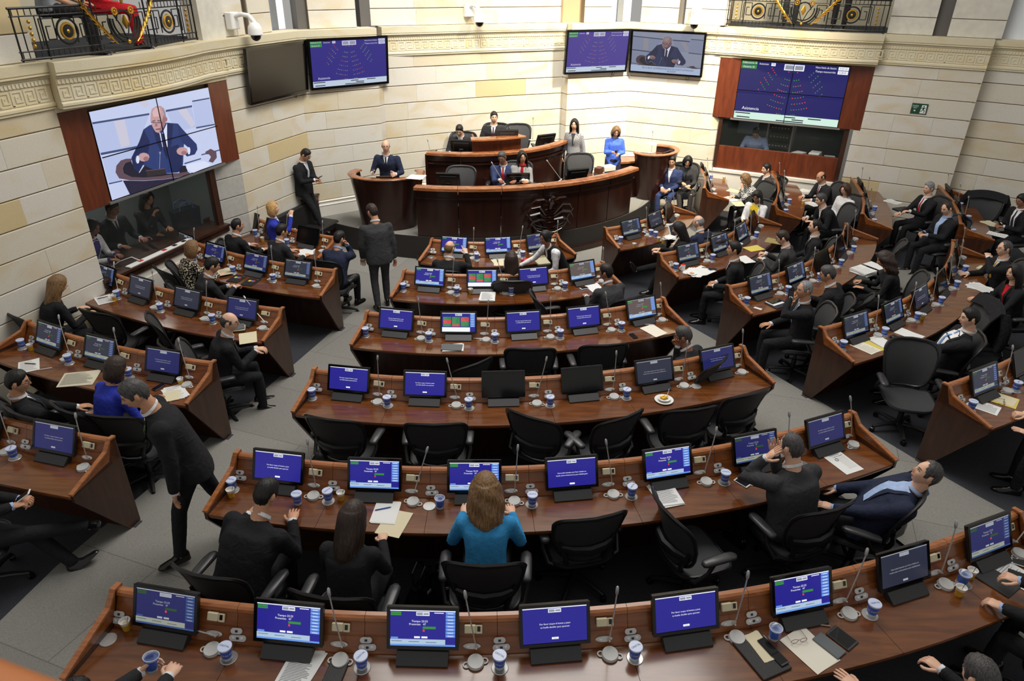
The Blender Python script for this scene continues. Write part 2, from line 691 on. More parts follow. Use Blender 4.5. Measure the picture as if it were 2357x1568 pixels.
def key_mesh():
    mb = MB()
    w_, h_, t, dp = .158, .17, .021, .009
    # square spiral drawn with bars
    def bar(x0, x1, z0, z1): mb.box(((x0 + x1) / 2, 0, (z0 + z1) / 2), (x1 - x0, dp * 2, z1 - z0))
    bar(0, t, 0, h_)
    bar(t, w_ - .012, h_ - t, h_)
    bar(w_ - .012 - t, w_ - .012, .034, h_ - t)
    bar(.05, w_ - .012 - t, .034, .034 + t)
    bar(.05, .05 + t, .034 + t, .115)
    bar(.05 + t, .092, .115 - t, .115)
    bar(0, w_, -.005 - t * .0, .012)
    return mb.mesh('key_motif', STONE_C, False)


KEY = key_mesh()


def resample(pts, step):
    out = []
    acc = 0
    for a, b in zip(pts[:-1], pts[1:]):
        d, n, L = frame(a, b)
        t = (step - acc) if out else step / 2
        while t <= L - .0:
            out.append((a + d * t, n, atan2(d.y, d.x)))
            t += step
        acc = L - (t - step)
    return out


def cornice(name, pts, label=None):
    c = tag(sweep(name, pts, CORN, STONE_C, smooth=False), kind='structure')
    step = .168
    for p, n, a in resample(pts, step):
        q = p + n * .022 - Vector((cos(a), sin(a))) * step / 2
        inst('key_motif', KEY, c, (q.x, q.y, 3.55), (0, 0, a))
    mb = MB()
    for p, n, a in resample(pts, .05):
        q = p + n * .036
        mb.box((q.x, q.y, 3.773), (.026, .02, .045), rotz(a))
    o = mb.build('dentil_band', STONE_C, c, smooth=False)
    o['kind'] = 'stuff'
    return c


def bow_pts(A, B, o_end, o_mid, n=14):
    d, nn, L = frame(A, B)
    out = []
    for k in range(n + 1):
        s = k / n
        o_ = o_end + (o_mid - o_end) * 4 * s * (1 - s)
        out.append(A + d * (L * s) + nn * o_)
    return out


cornice('trim_1', [E0, E1])
BTAB = [(-.02, .14), (.3, .215), (.6, .265), (.9, .29), (1.2, .295), (1.5, .28), (1.8, .245), (2.1, .19), (2.4, .12), (2.62, .06), (2.85, .02), (3.225, .02)]
BOWL = [E1 + frame(E1, E2)[0] * t + frame(E1, E2)[1] * o for t, o in BTAB]
BOWR = [E9 + frame(E9, E10)[0] * (3.1 - t) + frame(E9, E10)[1] * o for t, o in BTAB[::-1] if 3.1 - t > -.13]
cornice('trim_2', BOWL)
cornice('trim_3', [E2, E3, E5a])
cornice('trim_4', [E5 + Vector((0, .05)), E5.lerp(E6, .25) + Vector((-.03, .07)), E5.lerp(E6, .5) + Vector((-.05, .1)), E5.lerp(E6, .75) + Vector((-.03, .07)), E6])
cornice('trim_5', [E7, E8, E9])
cornice('trim_6', BOWR)
cornice('trim_7', [E10, E11])
cornice('trim_8', [E12, E13])
for A, B, nm in ((E1, E2, 'trim_9'), (E9, E10, 'trim_10')):
    L = (B - A).length
    mb = MB()
    slab(mb, A, B, -.02, L + .02, 3.39, 3.46, -.3, .012)
    slab(mb, A, B, -.02, L + .02, 3.385, 3.395, -.3, -.02)
    tag(mb.build(nm, STONE_C, smooth=False), kind='structure')

# upper wall above the cornice: piers, reveals, white window strips
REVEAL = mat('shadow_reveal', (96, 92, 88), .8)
GREYST = mat('grey_pier_stone', (206, 202, 190), .8, vary=.08, vscale=8)
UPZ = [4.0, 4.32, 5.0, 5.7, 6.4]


def upper(name, A, B, t0, t1, out=-.18, zs=UPZ, seed=1, material=None):
    d, n, L = frame(A, B)
    a = A + d * t0 + n * out
    b = A + d * t1 + n * out
    return block_wall(name, a, b, zs, seed=seed, material=material, lmin=1.2, lmax=2.2)


def uslab(name, A, B, t0, t1, o0, o1, m, z0=3.99, z1=6.4):
    mb = MB()
    slab(mb, A, B, t0, t1, z0, z1, o0, o1)
    return tag(mb.build(name, m, smooth=False), kind='structure')


WINW = emit('bright_window_pane', (250, 252, 255), 1.25)
MULL = mat('grey_mullion', (120, 124, 128), .5)
upper('wall_upper_left', E0, E1, 0, 3.05, -.05, seed=31)
uslab('wall_upper_pier_1', E2, E3, -.25, .28, -.4, -.1, GREYST)
upper('wall_upper_2', E2, E3, .28, .78, -.12, seed=33)
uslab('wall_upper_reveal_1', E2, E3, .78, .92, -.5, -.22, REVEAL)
upper('wall_upper_3', E2, E3, .92, 1.5, -.12, seed=34)


def up_window(n, A, B, t0, t1):
    win = empty('window_%d' % n, kind='structure')
    mb = MB(); slab(mb, A, B, t0, t1, 4.0, 6.4, -.42, -.4); mb.build('window_pane', WINW, win, smooth=False)
    mb = MB(); slab(mb, A, B, t0 + (t1 - t0) * .42, t0 + (t1 - t0) * .64, 4.0, 6.4, -.4, -.34); mb.build('mullion', MULL, win, smooth=False)
    return win


up_window(1, E2, E3, 1.5, 2.25)
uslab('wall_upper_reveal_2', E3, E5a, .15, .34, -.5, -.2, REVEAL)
upper('wall_upper_4', E3, E5a, .34, 1.28, -.12, seed=36)
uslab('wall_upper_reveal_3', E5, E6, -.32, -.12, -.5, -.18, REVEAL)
upper('wall_upper_back', E5, E6, -.12, 4.2, -.16, seed=37)
uslab('wall_upper_reveal_4', E7, E8, -.05, .4, -.6, -.3, mat('brown_reveal', (176, 150, 116), .8))
upper('wall_upper_5', E7, E8, .4, 1.08, -.12, seed=38)
up_window(2, E7, E8, 1.08, 1.75)
upper('wall_upper_6', E8, E9, .1, .95, -.12, seed=39)
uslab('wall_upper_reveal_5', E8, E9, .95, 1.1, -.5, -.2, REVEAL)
upper('wall_upper_7', E8, E9, 1.1, 2.05, -.12, seed=40)
upper('wall_upper_8', E10, E11, .05, .85, -.12, seed=41, material=GREYST)
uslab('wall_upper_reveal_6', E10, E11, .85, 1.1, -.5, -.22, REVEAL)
upper('wall_upper_9', E10, E11, 1.1, 2.0, -.12, seed=42, material=GREYST)
uslab('wall_upper_far', E12, E13, 0, 5, -.3, -.1, mat('white_upper_wall', (222, 226, 230), .8))
# balcony rooms behind the railings
for A, B, nm in ((E1, E2, 'left'), (E9, E10, 'right')):
    d, n, L = frame(A, B)
    mb = MB()
    slab(mb, A, B, -.3, L + .3, 3.94, 3.99, -2.2, -.2)
    tag(mb.build('floor_balcony_' + nm, CARPET_D, smooth=False), kind='structure')
    mb = MB()
    slab(mb, A, B, -.3, L + .3, 3.99, 6.4, -2.3, -2.2)
    tag(mb.build('wall_balcony_' + nm, mat('balcony_wall_paint', (200, 192, 168), .8), smooth=False), kind='structure')
# ================================================================ desks in rows
ORD = ['first', 'second', 'third', 'fourth', 'fifth', 'sixth', 'seventh', 'eighth', 'ninth']
# block key: (centre, row radii, monitor angles, end angles, floor level, row name)
ROWS = []
R_C = [10.555, 8.945, 7.332, 5.707, 4.087, 2.473]
A_C = [[-.1504, -.0713, .0098, .0914, .1732, .254, .3346, .4151],
       [-.1511, -.0563, .0384, .1333, .229, .3255, .4181],
       [-.1486, -.0362, .0784, .1928, .3063, .4208],
       [-.1454, -.0035, .1382, .2817, .4267],
       [-.1434, .0473, .2381, .4325],
       [-.144, .158, .455]]
RN = ['nearest', 'second', 'third', 'fourth', 'fifth', 'sixth']
for i in range(6):
    R = R_C[i]
    e0 = A_C[i][0] - .40 / R
    e1 = A_C[i][-1] + (.40 / R if i else .42 / R)
    ROWS.append(dict(C=C_L, R=R, ang=A_C[i], e0=e0, e1=e1, z=.085 * (5 - i), name=RN[i] + ' central row', key='C%d' % (i + 1)))
A_R = {2: [.498, .588, .676, .764, .852], 3: [.504, .609, .714, .82, .926, 1.03], 4: [.511, .652, .793, .934, 1.07],
       5: [.536, .727, .918, 1.10], 6: [.59, .87, 1.14]}
for i, al in A_R.items():
    R = R_C[i - 1]
    ROWS.append(dict(C=C_R, R=R, ang=al, e0=al[0] - .52 / R, e1=al[-1] + .42 / R, z=.085 * (6 - i), name=RN[i - 2] + ' right-block row', key='R%d' % i))
R_S = {'A': 11.6, 'B': 10.03, 'C': 8.46, 'D': 6.88, 'E': 5.38}
A_S = {'A': [-.319, -.246], 'B': [-.426, -.345, -.258], 'C': [-.569, -.472, -.37, -.267],
       'D': [-.637, -.523, -.395, -.286], 'E': [-.86, -.715, -.583, -.43]}
SNAME = {'A': 'nearest', 'B': 'second', 'C': 'third', 'D': 'fourth', 'E': 'fifth'}
LFT_END = {'A': -.40, 'B': -.475, 'C': -.60, 'D': -.68, 'E': -.90}
RGT_END = {'A': -.201, 'B': -.201, 'C': -.204, 'D': -.203, 'E': -.34}
for k in 'ABCDE':
    ROWS.append(dict(C=C_SL, R=R_S[k], ang=A_S[k], e0=LFT_END[k], e1=RGT_END[k], z=.085 * (4 - 'ABCDE'.index(k)), name=SNAME[k] + ' left-block row', key='L' + k))
A_T = {'B': [1.125, 1.21, 1.295], 'C': [1.135, 1.238, 1.33], 'D': [1.155, 1.265, 1.38], 'E': [1.30, 1.445, 1.58]}
E_T = {'B': (1.07, 1.35), 'C': (1.072, 1.40), 'D': (1.072, 1.46), 'E': (1.215, 1.68)}
TN = {'B': 'fourth', 'C': 'third', 'D': 'second', 'E': 'front'}
for k in 'EDCB':
    ROWS.append(dict(C=C_SR, R=R_S[k], ang=A_T[k], e0=E_T[k][0], e1=E_T[k][1], z=.085 * (4 - 'ABCDE'.index(k)), name=TN[k] + ' far-right row', key='T' + k))
ROW = {r['key']: r for r in ROWS}


def seat(key, i, x=0, y=0):
    """plan point in the frame of a seat: x to the sitter's right, y forward; returns (Vector, heading)"""
    r = ROW[key]
    a = r['ang'][i] if isinstance(i, int) else i
    p = polar(r['C'], r['R'], a, r['z'])
    return p + Vector((x * cos(a) - y * sin(a), x * sin(a) + y * cos(a), 0)), a


def arc_part(name, r, a0, a1, prof, m, parent, gap=.0015, smooth=False):
    """profile [(y forward, z)] swept along the row arc between two angles"""
    n = max(2, int(abs(a1 - a0) * r['R'] / .14))
    a0 += gap / r['R']; a1 -= gap / r['R']
    rings = []
    for k in range(n + 1):
        a = a0 + (a1 - a0) * k / n
        rings.append([polar(r['C'], r['R'] - y, a, r['z'] + z) for y, z in prof])
    mb = MB()
    mb.loft(rings, True)
    return mb.build(name, m, parent, smooth=smooth)


P_TOP = [(-.46, .712), (-.465, .73), (-.46, .745), (-.035, .745), (-.035, .712)]
P_LOW = [(-.04, .74), (-.04, .752), (.012, .845), (.03, .845), (.03, .74)]
P_UPP = [(.015, .845), (.02, .858), (.062, .936), (.08, .936), (.08, .845)]
P_CAP = [(.055, .93), (.05, .942), (.058, .962), (.075, .972), (.105, .972), (.112, .962), (.112, .93)]
P_BACK = [(.08, .0), (.08, .935), (.105, .935), (.105, .0)]
P_SHELF = [(-.30, .62), (-.30, .712), (-.28, .712), (-.28, .62)]
P_KNEE = [(.0, 0), (.0, .74), (.02, .74), (.02, 0)]

for r in ROWS:
    d = empty('desk_row', polar(r['C'], r['R'], (r['e0'] + r['e1']) / 2, r['z']), 0,
              label='curved dark wood bench desk, ' + r['name'], cat='desk')
    r['obj'] = d
    Minv = Matrix.Translation(-d.location)
    al = r['ang']
    cuts = [r['e0']]
    for a, b in zip(al[:-1], al[1:]):
        cuts.append((a * .44 + b * .56))
    cuts.append(r['e1'])
    r['cuts'] = cuts
    made = []
    for a, b in zip(cuts[:-1], cuts[1:]):
        made.append(arc_part('worktop', r, a, b, P_TOP, W_TOP, d))
        made.append(arc_part('lower_console_panel', r, a, b, P_LOW, W_SLOPE, d))
        made.append(arc_part('upper_console_panel', r, a, b, P_UPP, W_SLOPE, d))
        made.append(arc_part('ledge_cap', r, a, b, P_CAP, W_TRIM, d))
        made.append(arc_part('back_panel', r, a, b, P_BACK, W_BODY, d))
        made.append(arc_part('knee_panel', r, a, b, P_KNEE, W_BODY, d))
    # end panels with a slanting top trim
    for e, s in ((r['e0'], -1), (r['e1'], 1)):
        t = .028
        prof = [(.115, 0), (.115, .975), (.055, .975), (-.02, .80), (-.47, .775), (-.47, .70), (-.02, 0)]
        a0, a1 = (e - t / r['R'], e) if s < 0 else (e, e + t / r['R'])
        mb = MB()
        mb.loft([[polar(r['C'], r['R'] - y, a, r['z'] + z) for y, z in prof] for a in (a0, a1)], True)
        made.append(mb.build('end_panel', W_BODY, d, smooth=False))
        mb = MB()
        line = [(.118, .972), (.05, .978), (-.03, .89), (-.475, .775)]
        m_ = .006 / r['R']
        rings = []
        for y, z in line:
            rings.append([polar(r['C'], r['R'] - y, a0 - m_, r['z'] + z), polar(r['C'], r['R'] - y, a1 + m_, r['z'] + z),
                          polar(r['C'], r['R'] - y, a1 + m_, r['z'] + z + .018), polar(r['C'], r['R'] - y, a0 - m_, r['z'] + z + .018)])
        mb.loft(rings, True)
        made.append(mb.build('end_trim', W_TRIM, d, smooth=False))
        prof2 = [(.10, .76), (.10, .975), (.055, .975), (-.03, .885), (-.46, .775), (-.46, .76)]
        mb = MB()
        mb.loft([[polar(r['C'], r['R'] - y, a, r['z'] + z) for y, z in prof2] for a in (a0, a1)], True)
        made.append(mb.build('end_cheek', W_SLOPE, d, smooth=False))
    for o in made:
        o.data.transform(Minv)
    r['plat'] = platform(r['C'], r['R'] - .10, r['R'] + 1.46, r['e0'] - .06 / r['R'], r['e1'] + .06 / r['R'], r['z'])
platform(C_L, 12.0, 13.8, -.19, .46, .51)

# ================================================================ lettering
_TXT = {}


def text_geo(s, size, align='CENTER'):
    k = (s, size, align)
    if k in _TXT: return _TXT[k]
    cu = bpy.data.curves.new('lettering', 'FONT')
    cu.body = s
    cu.size = size
    cu.align_x = align
    cu.align_y = 'CENTER'
    cu.resolution_u = 2
    o = bpy.data.objects.new('lettering', cu)
    me = o.to_mesh()
    vs = [tuple(v.co) for v in me.vertices]
    fs = [tuple(p.vertices) for p in me.polygons]
    bpy.data.objects.remove(o)
    bpy.data.curves.remove(cu)
    _TXT[k] = (vs, fs)
    return _TXT[k]


class Pic:
    """flat picture in x,z, facing -y, layered by tiny steps"""
    def __init__(s, yscale=.0006):
        s.mb = MB(); s.mats = []; s.k = 0; s.st = yscale

    def mi(s, m):
        if m not in s.mats: s.mats.append(m)
        return s.mats.index(m)

    def rect(s, x0, x1, z0, z1, m, layer=None):
        y = -(layer if layer is not None else s.k) * s.st
        s.mb.add([(x0, y, z0), (x1, y, z0), (x1, y, z1), (x0, y, z1)], [(0, 1, 2, 3)], s.mi(m))

    def poly(s, pts, m, layer=1):
        y = -layer * s.st
        s.mb.add([(x, y, z) for x, z in pts], [tuple(range(len(pts)))], s.mi(m))

    def disc(s, x, z, r, m, layer=1, n=10, rz=None):
        s.poly([(x + r * cos(2 * pi * k / n), z + (rz or r) * sin(2 * pi * k / n)) for k in range(n)], m, layer)

    def text(s, t, x, z, size, m, layer=2, align='CENTER', sx=1):
        vs, fs = text_geo(t, size, align)
        y = -layer * s.st
        s.mb.add([(x + a * sx, y, z + b) for a, b, c in vs], fs, s.mi(m))

    def mesh(s, name):
        return s.mb.mesh(name, s.mats, False)


S_BLUE = emit('screen_blue', (34, 30, 132), .85)
S_BLUED = emit('screen_blue_dim', (34, 36, 96), .65)
S_GREY = emit('screen_grey_blue', (48, 52, 72), .55)
S_BROWN = emit('screen_grey_brown', (92, 80, 78), .8)
S_WHITE = emit('screen_white', (236, 238, 248), .85)
S_WD = emit('screen_white_dim', (170, 172, 180), .7)
S_PALE = emit('screen_pale_blue', (176, 200, 222), .75)
S_PALED = emit('screen_pale_dim', (150, 156, 142), .7)
S_BTN = emit('screen_button_blue', (96, 140, 214), .9)
S_BTND = emit('screen_button_dim', (58, 84, 140), .6)
S_GREEND = emit('screen_green_dim', (44, 84, 44), .6)
S_GREEN = emit('screen_green', (48, 130, 50), .9)
S_RED = emit('screen_red', (214, 60, 50), .9)
S_DARK = mat('screen_off', (12, 12, 14), .16)
S_INK = emit('screen_ink', (30, 32, 60), .6)
S_LOGO = emit('screen_logo_grey', (140, 146, 160), .8)
DW, DH = .416, .236


def screen_mesh(kind):
    p = Pic()
    x0, x1, z0, z1 = -DW / 2, DW / 2, -DH / 2, DH / 2
    if kind == 'off':
        p.rect(x0, x1, z0, z1, S_DARK, 0)
        return p.mesh('display_off')
    style = kind.split('_')
    bg = {'b': S_BLUE, 'd': S_BLUED, 'g': S_GREY, 'n': S_BROWN}[style[1]]
    wh = S_WHITE if style[1] == 'b' else S_WD
    pale = S_PALE if style[1] in 'bn' else S_PALED
    btn = S_BTN if style[1] in 'bn' else S_BTND
    p.rect(x0, x1, z0, z1, bg, 0)
    p.rect(x0, x1, z1 - .006, z1, wh, 1)
    p.rect(-.042, .042, z1 - .035, z1 - .010, wh, 1)
    p.rect(-.038, .0, z1 - .031, z1 - .014, S_LOGO, 2)
    p.rect(.004, .038, z1 - .029, z1 - .016, S_LOGO, 2)
    if style[0] == 'msg':
        p.text('Por favor toque el boton y pase', 0, .008, .0155, wh)
        p.text('su huella dactilar para quorum', 0, -.014, .0155, wh)
        p.rect(-.022, .022, z0 + .022, z0 + .036, wh, 1)
        p.text('Iniciar', 0, z0 + .029, .009, S_INK, 3)
    elif style[0] == 'hon':
        p.text('Honorable Senador por favor deslice su', 0, .002, .0155, wh)
        p.text('huella sobre el biometrico para desbloquear', 0, -.02, .0155, wh)
        p.rect(-.022, .022, z0 + .016, z0 + .03, wh, 1)
    elif style[0] == 'vote':
        p.rect(x0, x1 - .064, z0, z0 + .045, pale, 1)
        p.rect(x0, x1, z0, z0 + .012, btn, 2)
        p.rect(x0 + .004, x0 + .05, z0 + .047, z0 + .058, btn, 1)
        for k in range(8):
            p.rect(x1 - .062, x1 - .002, z1 - .024 - k * .0215, z1 - .006 - k * .0215, btn, 2)
            p.rect(x1 - .05, x1 - .014, z1 - .018 - k * .0215, z1 - .0145 - k * .0215, wh, 3)
        p.rect(x0 + .004, x0 + .07, z1 - .022, z1 - .010, (S_GREEN if style[1] in 'bn' else S_GREEND), 1)
        p.rect(x0 + .004, x0 + .07, z1 - .035, z1 - .024, (S_GREEN if style[1] in 'bn' else S_GREEND), 1)
        p.text('Tiempo 22:23', -.02, .046, .0185, wh)
        p.text('Presentes   47', -.034, .026, .0185, wh)
        p.rect(.0, .082, -.004, .012, (S_GREEN if style[1] in 'bn' else S_GREEND), 1)
        p.rect(.0, .012, -.022, -.008, S_RED, 1)
        p.rect(-.055, -.018, z0 + .052, z0 + .064, wh, 1)
        p.rect(-.008, .03, z0 + .052, z0 + .064, wh, 1)
        for k in range(3):
            p.rect(x0 + .008 + k * .11, x0 + .075 + k * .11, z0 + .03 - k * .003, z0 + .033 - k * .003, S_INK, 2)
        p.rect(x1 - .135, x1 - .075, z1 - .018, z1 - .013, wh, 1)
    elif style[0] == 'list':
        p.rect(x0, x1 - .064, z0, z0 + .055, S_WHITE, 1)
        for k in range(8):
            p.rect(x1 - .062, x1 - .002, z1 - .024 - k * .0215, z1 - .006 - k * .0215, S_BTN, 2)
            p.rect(x1 - .05, x1 - .014, z1 - .018 - k * .0215, z1 - .0145 - k * .0215, wh, 3)
        rnd = random.Random(4)
        for c in range(3):
            xx = x0 + .012 + c * .112
            for k in range(9):
                m = S_RED if (c, k) in ((0, 3), (0, 4), (0, 5), (2, 1), (2, 2), (2, 3), (1, 8), (1, 7)) else S_GREEN
                zz = z1 - .05 - k * .0135
                p.rect(xx, xx + .102, zz - .012, zz, m, 1)
                p.rect(xx + .004, xx + rnd.uniform(.04, .09), zz - .0075, zz - .005, S_PALED, 2)
    return p.mesh('display_' + kind)


SCREENS = {k: screen_mesh(k) for k in ('off', 'msg_b', 'msg_d', 'msg_g', 'hon_b', 'hon_g', 'vote_b', 'vote_d', 'vote_g', 'vote_n', 'list_b')}
SDESC = {'off': 'switched-off black', 'msg_b': 'bright blue message', 'msg_d': 'dim blue message', 'msg_g': 'greyish message', 'hon_b': 'blue unlock-message',
         'hon_g': 'dark unlock-message', 'vote_b': 'bright blue voting', 'vote_d': 'dim blue voting', 'vote_g': 'dark grey voting', 'vote_n': 'brownish voting', 'list_b': 'green-red list'}

MON_T = .406


def make_monitor():
    """screen panel tilted back on a dark wedge foot; origin on the desktop under the panel centre"""
    root = empty('monitor')
    M = rotx(-MON_T)
    c = Vector((0, 0, .205))
    mb = MB()
    mb.box(c + M @ Vector((0, .016, 0)), (.46, .03, .282), M, bev=.006)
    mb.box(c + M @ Vector((0, .036, -.01)), (.34, .02, .2), M, bev=.01)
    mb.build('monitor_housing', BLACK, root)
    mb = MB()
    fr = .021
    for x, z, w_, h_ in ((0, .141 - fr / 2, .46, fr), (0, -.141 + fr / 2, .46, fr), (-.23 + fr / 2, 0, fr, .24), (.23 - fr / 2, 0, fr, .24)):
        mb.box(c + M @ Vector((x, -.001, z)), (w_, .006, h_), M)
    mb.build('bezel', GLOSSB, root, smooth=False)
    d = inst('display', SCREENS['off'], root, c + M @ Vector((0, -.0005, 0)), (-MON_T, 0, 0))
    mb = MB()
    mb.box((0, .01, .07), (.09, .035, .14), rotx(-.25), bev=.006)
    mb.build('stand_neck', BLACK, root)
    mb = MB()
    mb.prism([(-.13, .0), (-.132, .014), (-.06, .062), (-.03, .06), (-.03, 0)], -.165, .165)
    mb.build('stand_foot', DARKG, root, smooth=False)
    return root


def make_mic():
    """gooseneck microphone on an oval button plate"""
    root = empty('desk_microphone')
    mb = MB()
    mb.lathe([(.001, -.004), (.024, -.004), (.026, .004), (.022, .009), (.001, .009)], 20)
    for i, p in enumerate(mb.v): mb.v[i] = (p[0] * 2.2 - .012, p[1] * .75, p[2])
    mb.build('base_plate', LGREY, root)
    mb = MB()
    mb.box((-.035, 0, .0105), (.022, .012, .005), bev=.002)
    mb.build('talk_button', WHITE, root)
    mb = MB()
    mb.lathe([(.012, .006), (.011, .018), (.0075, .03), (.0055, .045)], 12, (.018, 0, 0))
    mb.build('collar', CHROME, root)
    mb = MB()
    pts = [(.018, 0, .03)] + [(.018 - .0 * t, .02 * t * t, .03 + .40 * t) for t in (.2, .4, .6, .8, 1)]
    mb.tube(pts, .0046, 8)
    st = mb.build('gooseneck', CHROME, root)
    mb = MB()
    mb.tube([(.018, .019, .425), (.018, .0215, .437), (.018, .025, .452), (.018, .030, .478), (.018, .031, .486)], [.0055, .0105, .0115, .0105, .005], 10)
    mb.build('capsule', STEEL, st)
    return root


def make_biometric():
    root = empty('fingerprint_reader')
    mb = MB()
    mb.box((-.018, 0, .012), (.066, .05, .024), bev=.004)
    mb.build('reader_lid', CREAM, root)
    mb = MB()
    mb.box((.034, -.004, .007), (.04, .05, .014), bev=.003)
    mb.build('reader_body', CREAM, root)
    mb = MB()
    mb.box((.034, .0, .0145), (.018, .03, .003))
    mb.build('sensor_glass', GLOSSB, root, smooth=False)
    return root


def make_plate(w_, h_, n):
    root = empty('button_plate')
    mb = MB()
    prof = []
    k_ = 10
    for s in (1, -1):
        for k in range(k_ + 1):
            a = -pi / 2 + pi * k / k_
            prof.append((s * (w_ / 2 - h_ / 2) + s * cos(a) * h_ / 2, s * sin(a) * h_ / 2))
    mb.prism(prof, 0, .006, 2)
    mb.build('plate', LGREY, root, smooth=False)
    for k in range(n):
        mb = MB()
        x = (k - (n - 1) / 2) * w_ / (n + 1)
        mb.box((x, 0, .007), (.014, .012, .004), bev=.0015)
        mb.build('button', DARKG if k == n // 2 else WHITE, root)
    return root


def make_puck():
    root = empty('desk_loudspeaker')
    mb = MB()
    mb.lathe([(.001, 0), (.046, 0), (.048, .006), (.048, .012), (.044, .016)], 28)
    mb.build('base_ring', LGREY, root)
    mb = MB()
    M = rotx(.12)
    mb.lathe([(.001, .002), (.043, .003), (.046, .008), (.046, .016), (.044, .02), (.04, .019), (.001, .019)], 28, (0, 0, .006), M)
    mb.build('speaker_cap', GREYP, root)
    for s in (-1, 1):
        mb = MB()
        mb.torus((s * .052, 0, .006), .017, .0045, 16, 6)
        mb.build('finger_loop', LGREY, root)
    return root


BLUE_L = mat('cup_blue', (62, 98, 190), .4, vary=.25, vscale=60)
PALE_L = mat('cup_pale_lid', (196, 206, 232), .35)
CLEARP = mat('cup_clear_plastic', (196, 204, 216), .2)
GOLDY = mat('cup_yellow', (196, 150, 40), .5)
COFFEE = mat('coffee', (70, 40, 20), .3)
CUPTXT = mat('cup_lettering', (70, 80, 140), .5)


def make_coaster():
    root = empty('metal_coaster')
    mb = MB()
    mb.lathe([(.001, 0), (.047, 0), (.049, .003), (.046, .0055)], 28)
    mb.build('rim', CHROME, root)
    mb = MB()
    mb.lathe([(.046, .0055), (.03, .004), (.001, .004)], 28)
    mb.build('dish', STEEL, root)
    return root


def make_water_cup():
    root = empty('water_cup')
    mb = MB()
    mb.lathe([(.001, 0), (.023, 0), (.025, .003), (.0262, .02), (.0268, .024)], 20)
    mb.build('cup_foot', CLEARP, root)
    mb = MB()
    mb.lathe([(.0268, .022), (.0275, .024), (.0322, .078), (.032, .080)], 20)
    b = mb.build('cup_label', BLUE_L, root)
    mb = MB()
    vs, fs = text_geo('CRISTAL', .016)
    for s in (0, pi * .66, pi * 1.33):
        w2 = []
        for x, y, z in vs:
            h = .05 + y
            rr = .0301 + (h - .05) * .087 + .0006
            an = x / .03 + s - pi / 2
            w2.append((rr * cos(an), rr * sin(an), h))
        mb.add(w2, fs)
    mb.build('label_lettering', WHITE, b, smooth=False)
    mb = MB()
    mb.lathe([(.0322, .078), (.0355, .083), (.037, .088), (.0372, .092), (.035, .094), (.0005, .0945)], 20)
    l = mb.build('cup_lid', PALE_L, root)
    mb = MB()
    mb.add([(x * 1.0, y, .0952) for x, y, z in text_geo('CRISTAL', .015)[0]], text_geo('CRISTAL', .015)[1])
    mb.build('lid_lettering', CUPTXT, l, smooth=False)
    return root


def make_open_cup():
    root = empty('water_cup')
    mb = MB()
    mb.lathe([(.001, 0), (.023, 0), (.025, .003), (.0268, .022)], 20)
    mb.build('cup_foot', CLEARP, root)
    mb = MB()
    mb.lathe([(.0268, .022), (.0275, .024), (.0322, .078)], 20)
    mb.build('cup_label', BLUE_L, root)
    mb = MB()
    mb.lathe([(.0322, .078), (.0365, .09), (.034, .09), (.030, .075), (.001, .07)], 20)
    mb.build('cup_rim', CLEARP, root)
    mb = MB()
    mb.add([(-.025, .01, .088), (.0, .034, .092), (.012, .02, .098), (.005, .006, .112), (-.02, .0, .104)], [(0, 1, 2, 3, 4), (4, 3, 2, 1, 0)])
    mb.build('peeled_lid', WHITE, root, smooth=False)
    return root


def make_coffee_cup():
    root = empty('coffee_cup')
    mb = MB()
    mb.lathe([(.001, 0), (.021, 0), (.0225, .02), (.026, .048)], 20)
    mb.build('cup_body', GOLDY, root)
    mb = MB()
    mb.lathe([(.026, .048), (.029, .066), (.0305, .068), (.028, .068), (.0255, .05), (.001, .046)], 20)
    mb.build('cup_rim', WHITE, root)
    mb = MB()
    mb.tube([(.004, .0, .03), (.02, .008, .085)], .0016, 6)
    mb.build('stirrer', BLACK, root)
    return root


P_MON, P_MIC, P_BIO = make_monitor(), make_mic(), make_biometric()
P_PL1, P_PL2 = make_plate(.062, .03, 1), make_plate(.09, .032, 3)
P_PUCK, P_COAST, P_CUP, P_OPEN, P_COF = make_puck(), make_coaster(), make_water_cup(), make_open_cup(), make_coffee_cup()
PROTO = [P_MON, P_MIC, P_BIO, P_PL1, P_PL2, P_PUCK, P_COAST, P_CUP, P_OPEN, P_COF]

SCR = {  # screen shown at each seat, left to right
    'C1': ['vote_d', 'vote_b', 'vote_b', 'msg_b', 'msg_b', 'vote_b', 'hon_g', 'vote_d'],
    'C2': ['msg_b', 'vote_b', 'vote_b', 'hon_b', 'vote_b', 'vote_d', 'msg_d'],
    'C3': ['msg_b', 'msg_b', 'off', 'off', 'hon_g', 'msg_d'],
    'C4': ['msg_b', 'list_b', 'msg_b', 'msg_b', 'vote_n'],
    'C5': ['vote_b', 'list_b', 'msg_b', 'vote_n'],
    'C6': ['vote_b', 'vote_b', 'vote_d'],
    'R2': ['vote_g', 'off', 'vote_g', 'off', 'off'], 'R3': ['vote_g', 'vote_g', 'hon_g', 'off', 'off', 'off'], 'R4': ['vote_g', 'vote_g', 'off', 'off', 'off'],
    'R5': ['vote_g', 'vote_g', 'vote_g', 'off'], 'R6': ['vote_g', 'hon_g', 'off'],
    'LA': ['msg_g', 'msg_d'], 'LB': ['vote_g', 'vote_g', 'msg_d'], 'LC': ['vote_g', 'msg_g', 'msg_g', 'msg_d'],
    'LD': ['vote_g', 'vote_d', 'vote_d', 'vote_g'], 'LE': ['off', 'off', 'off', 'off']}
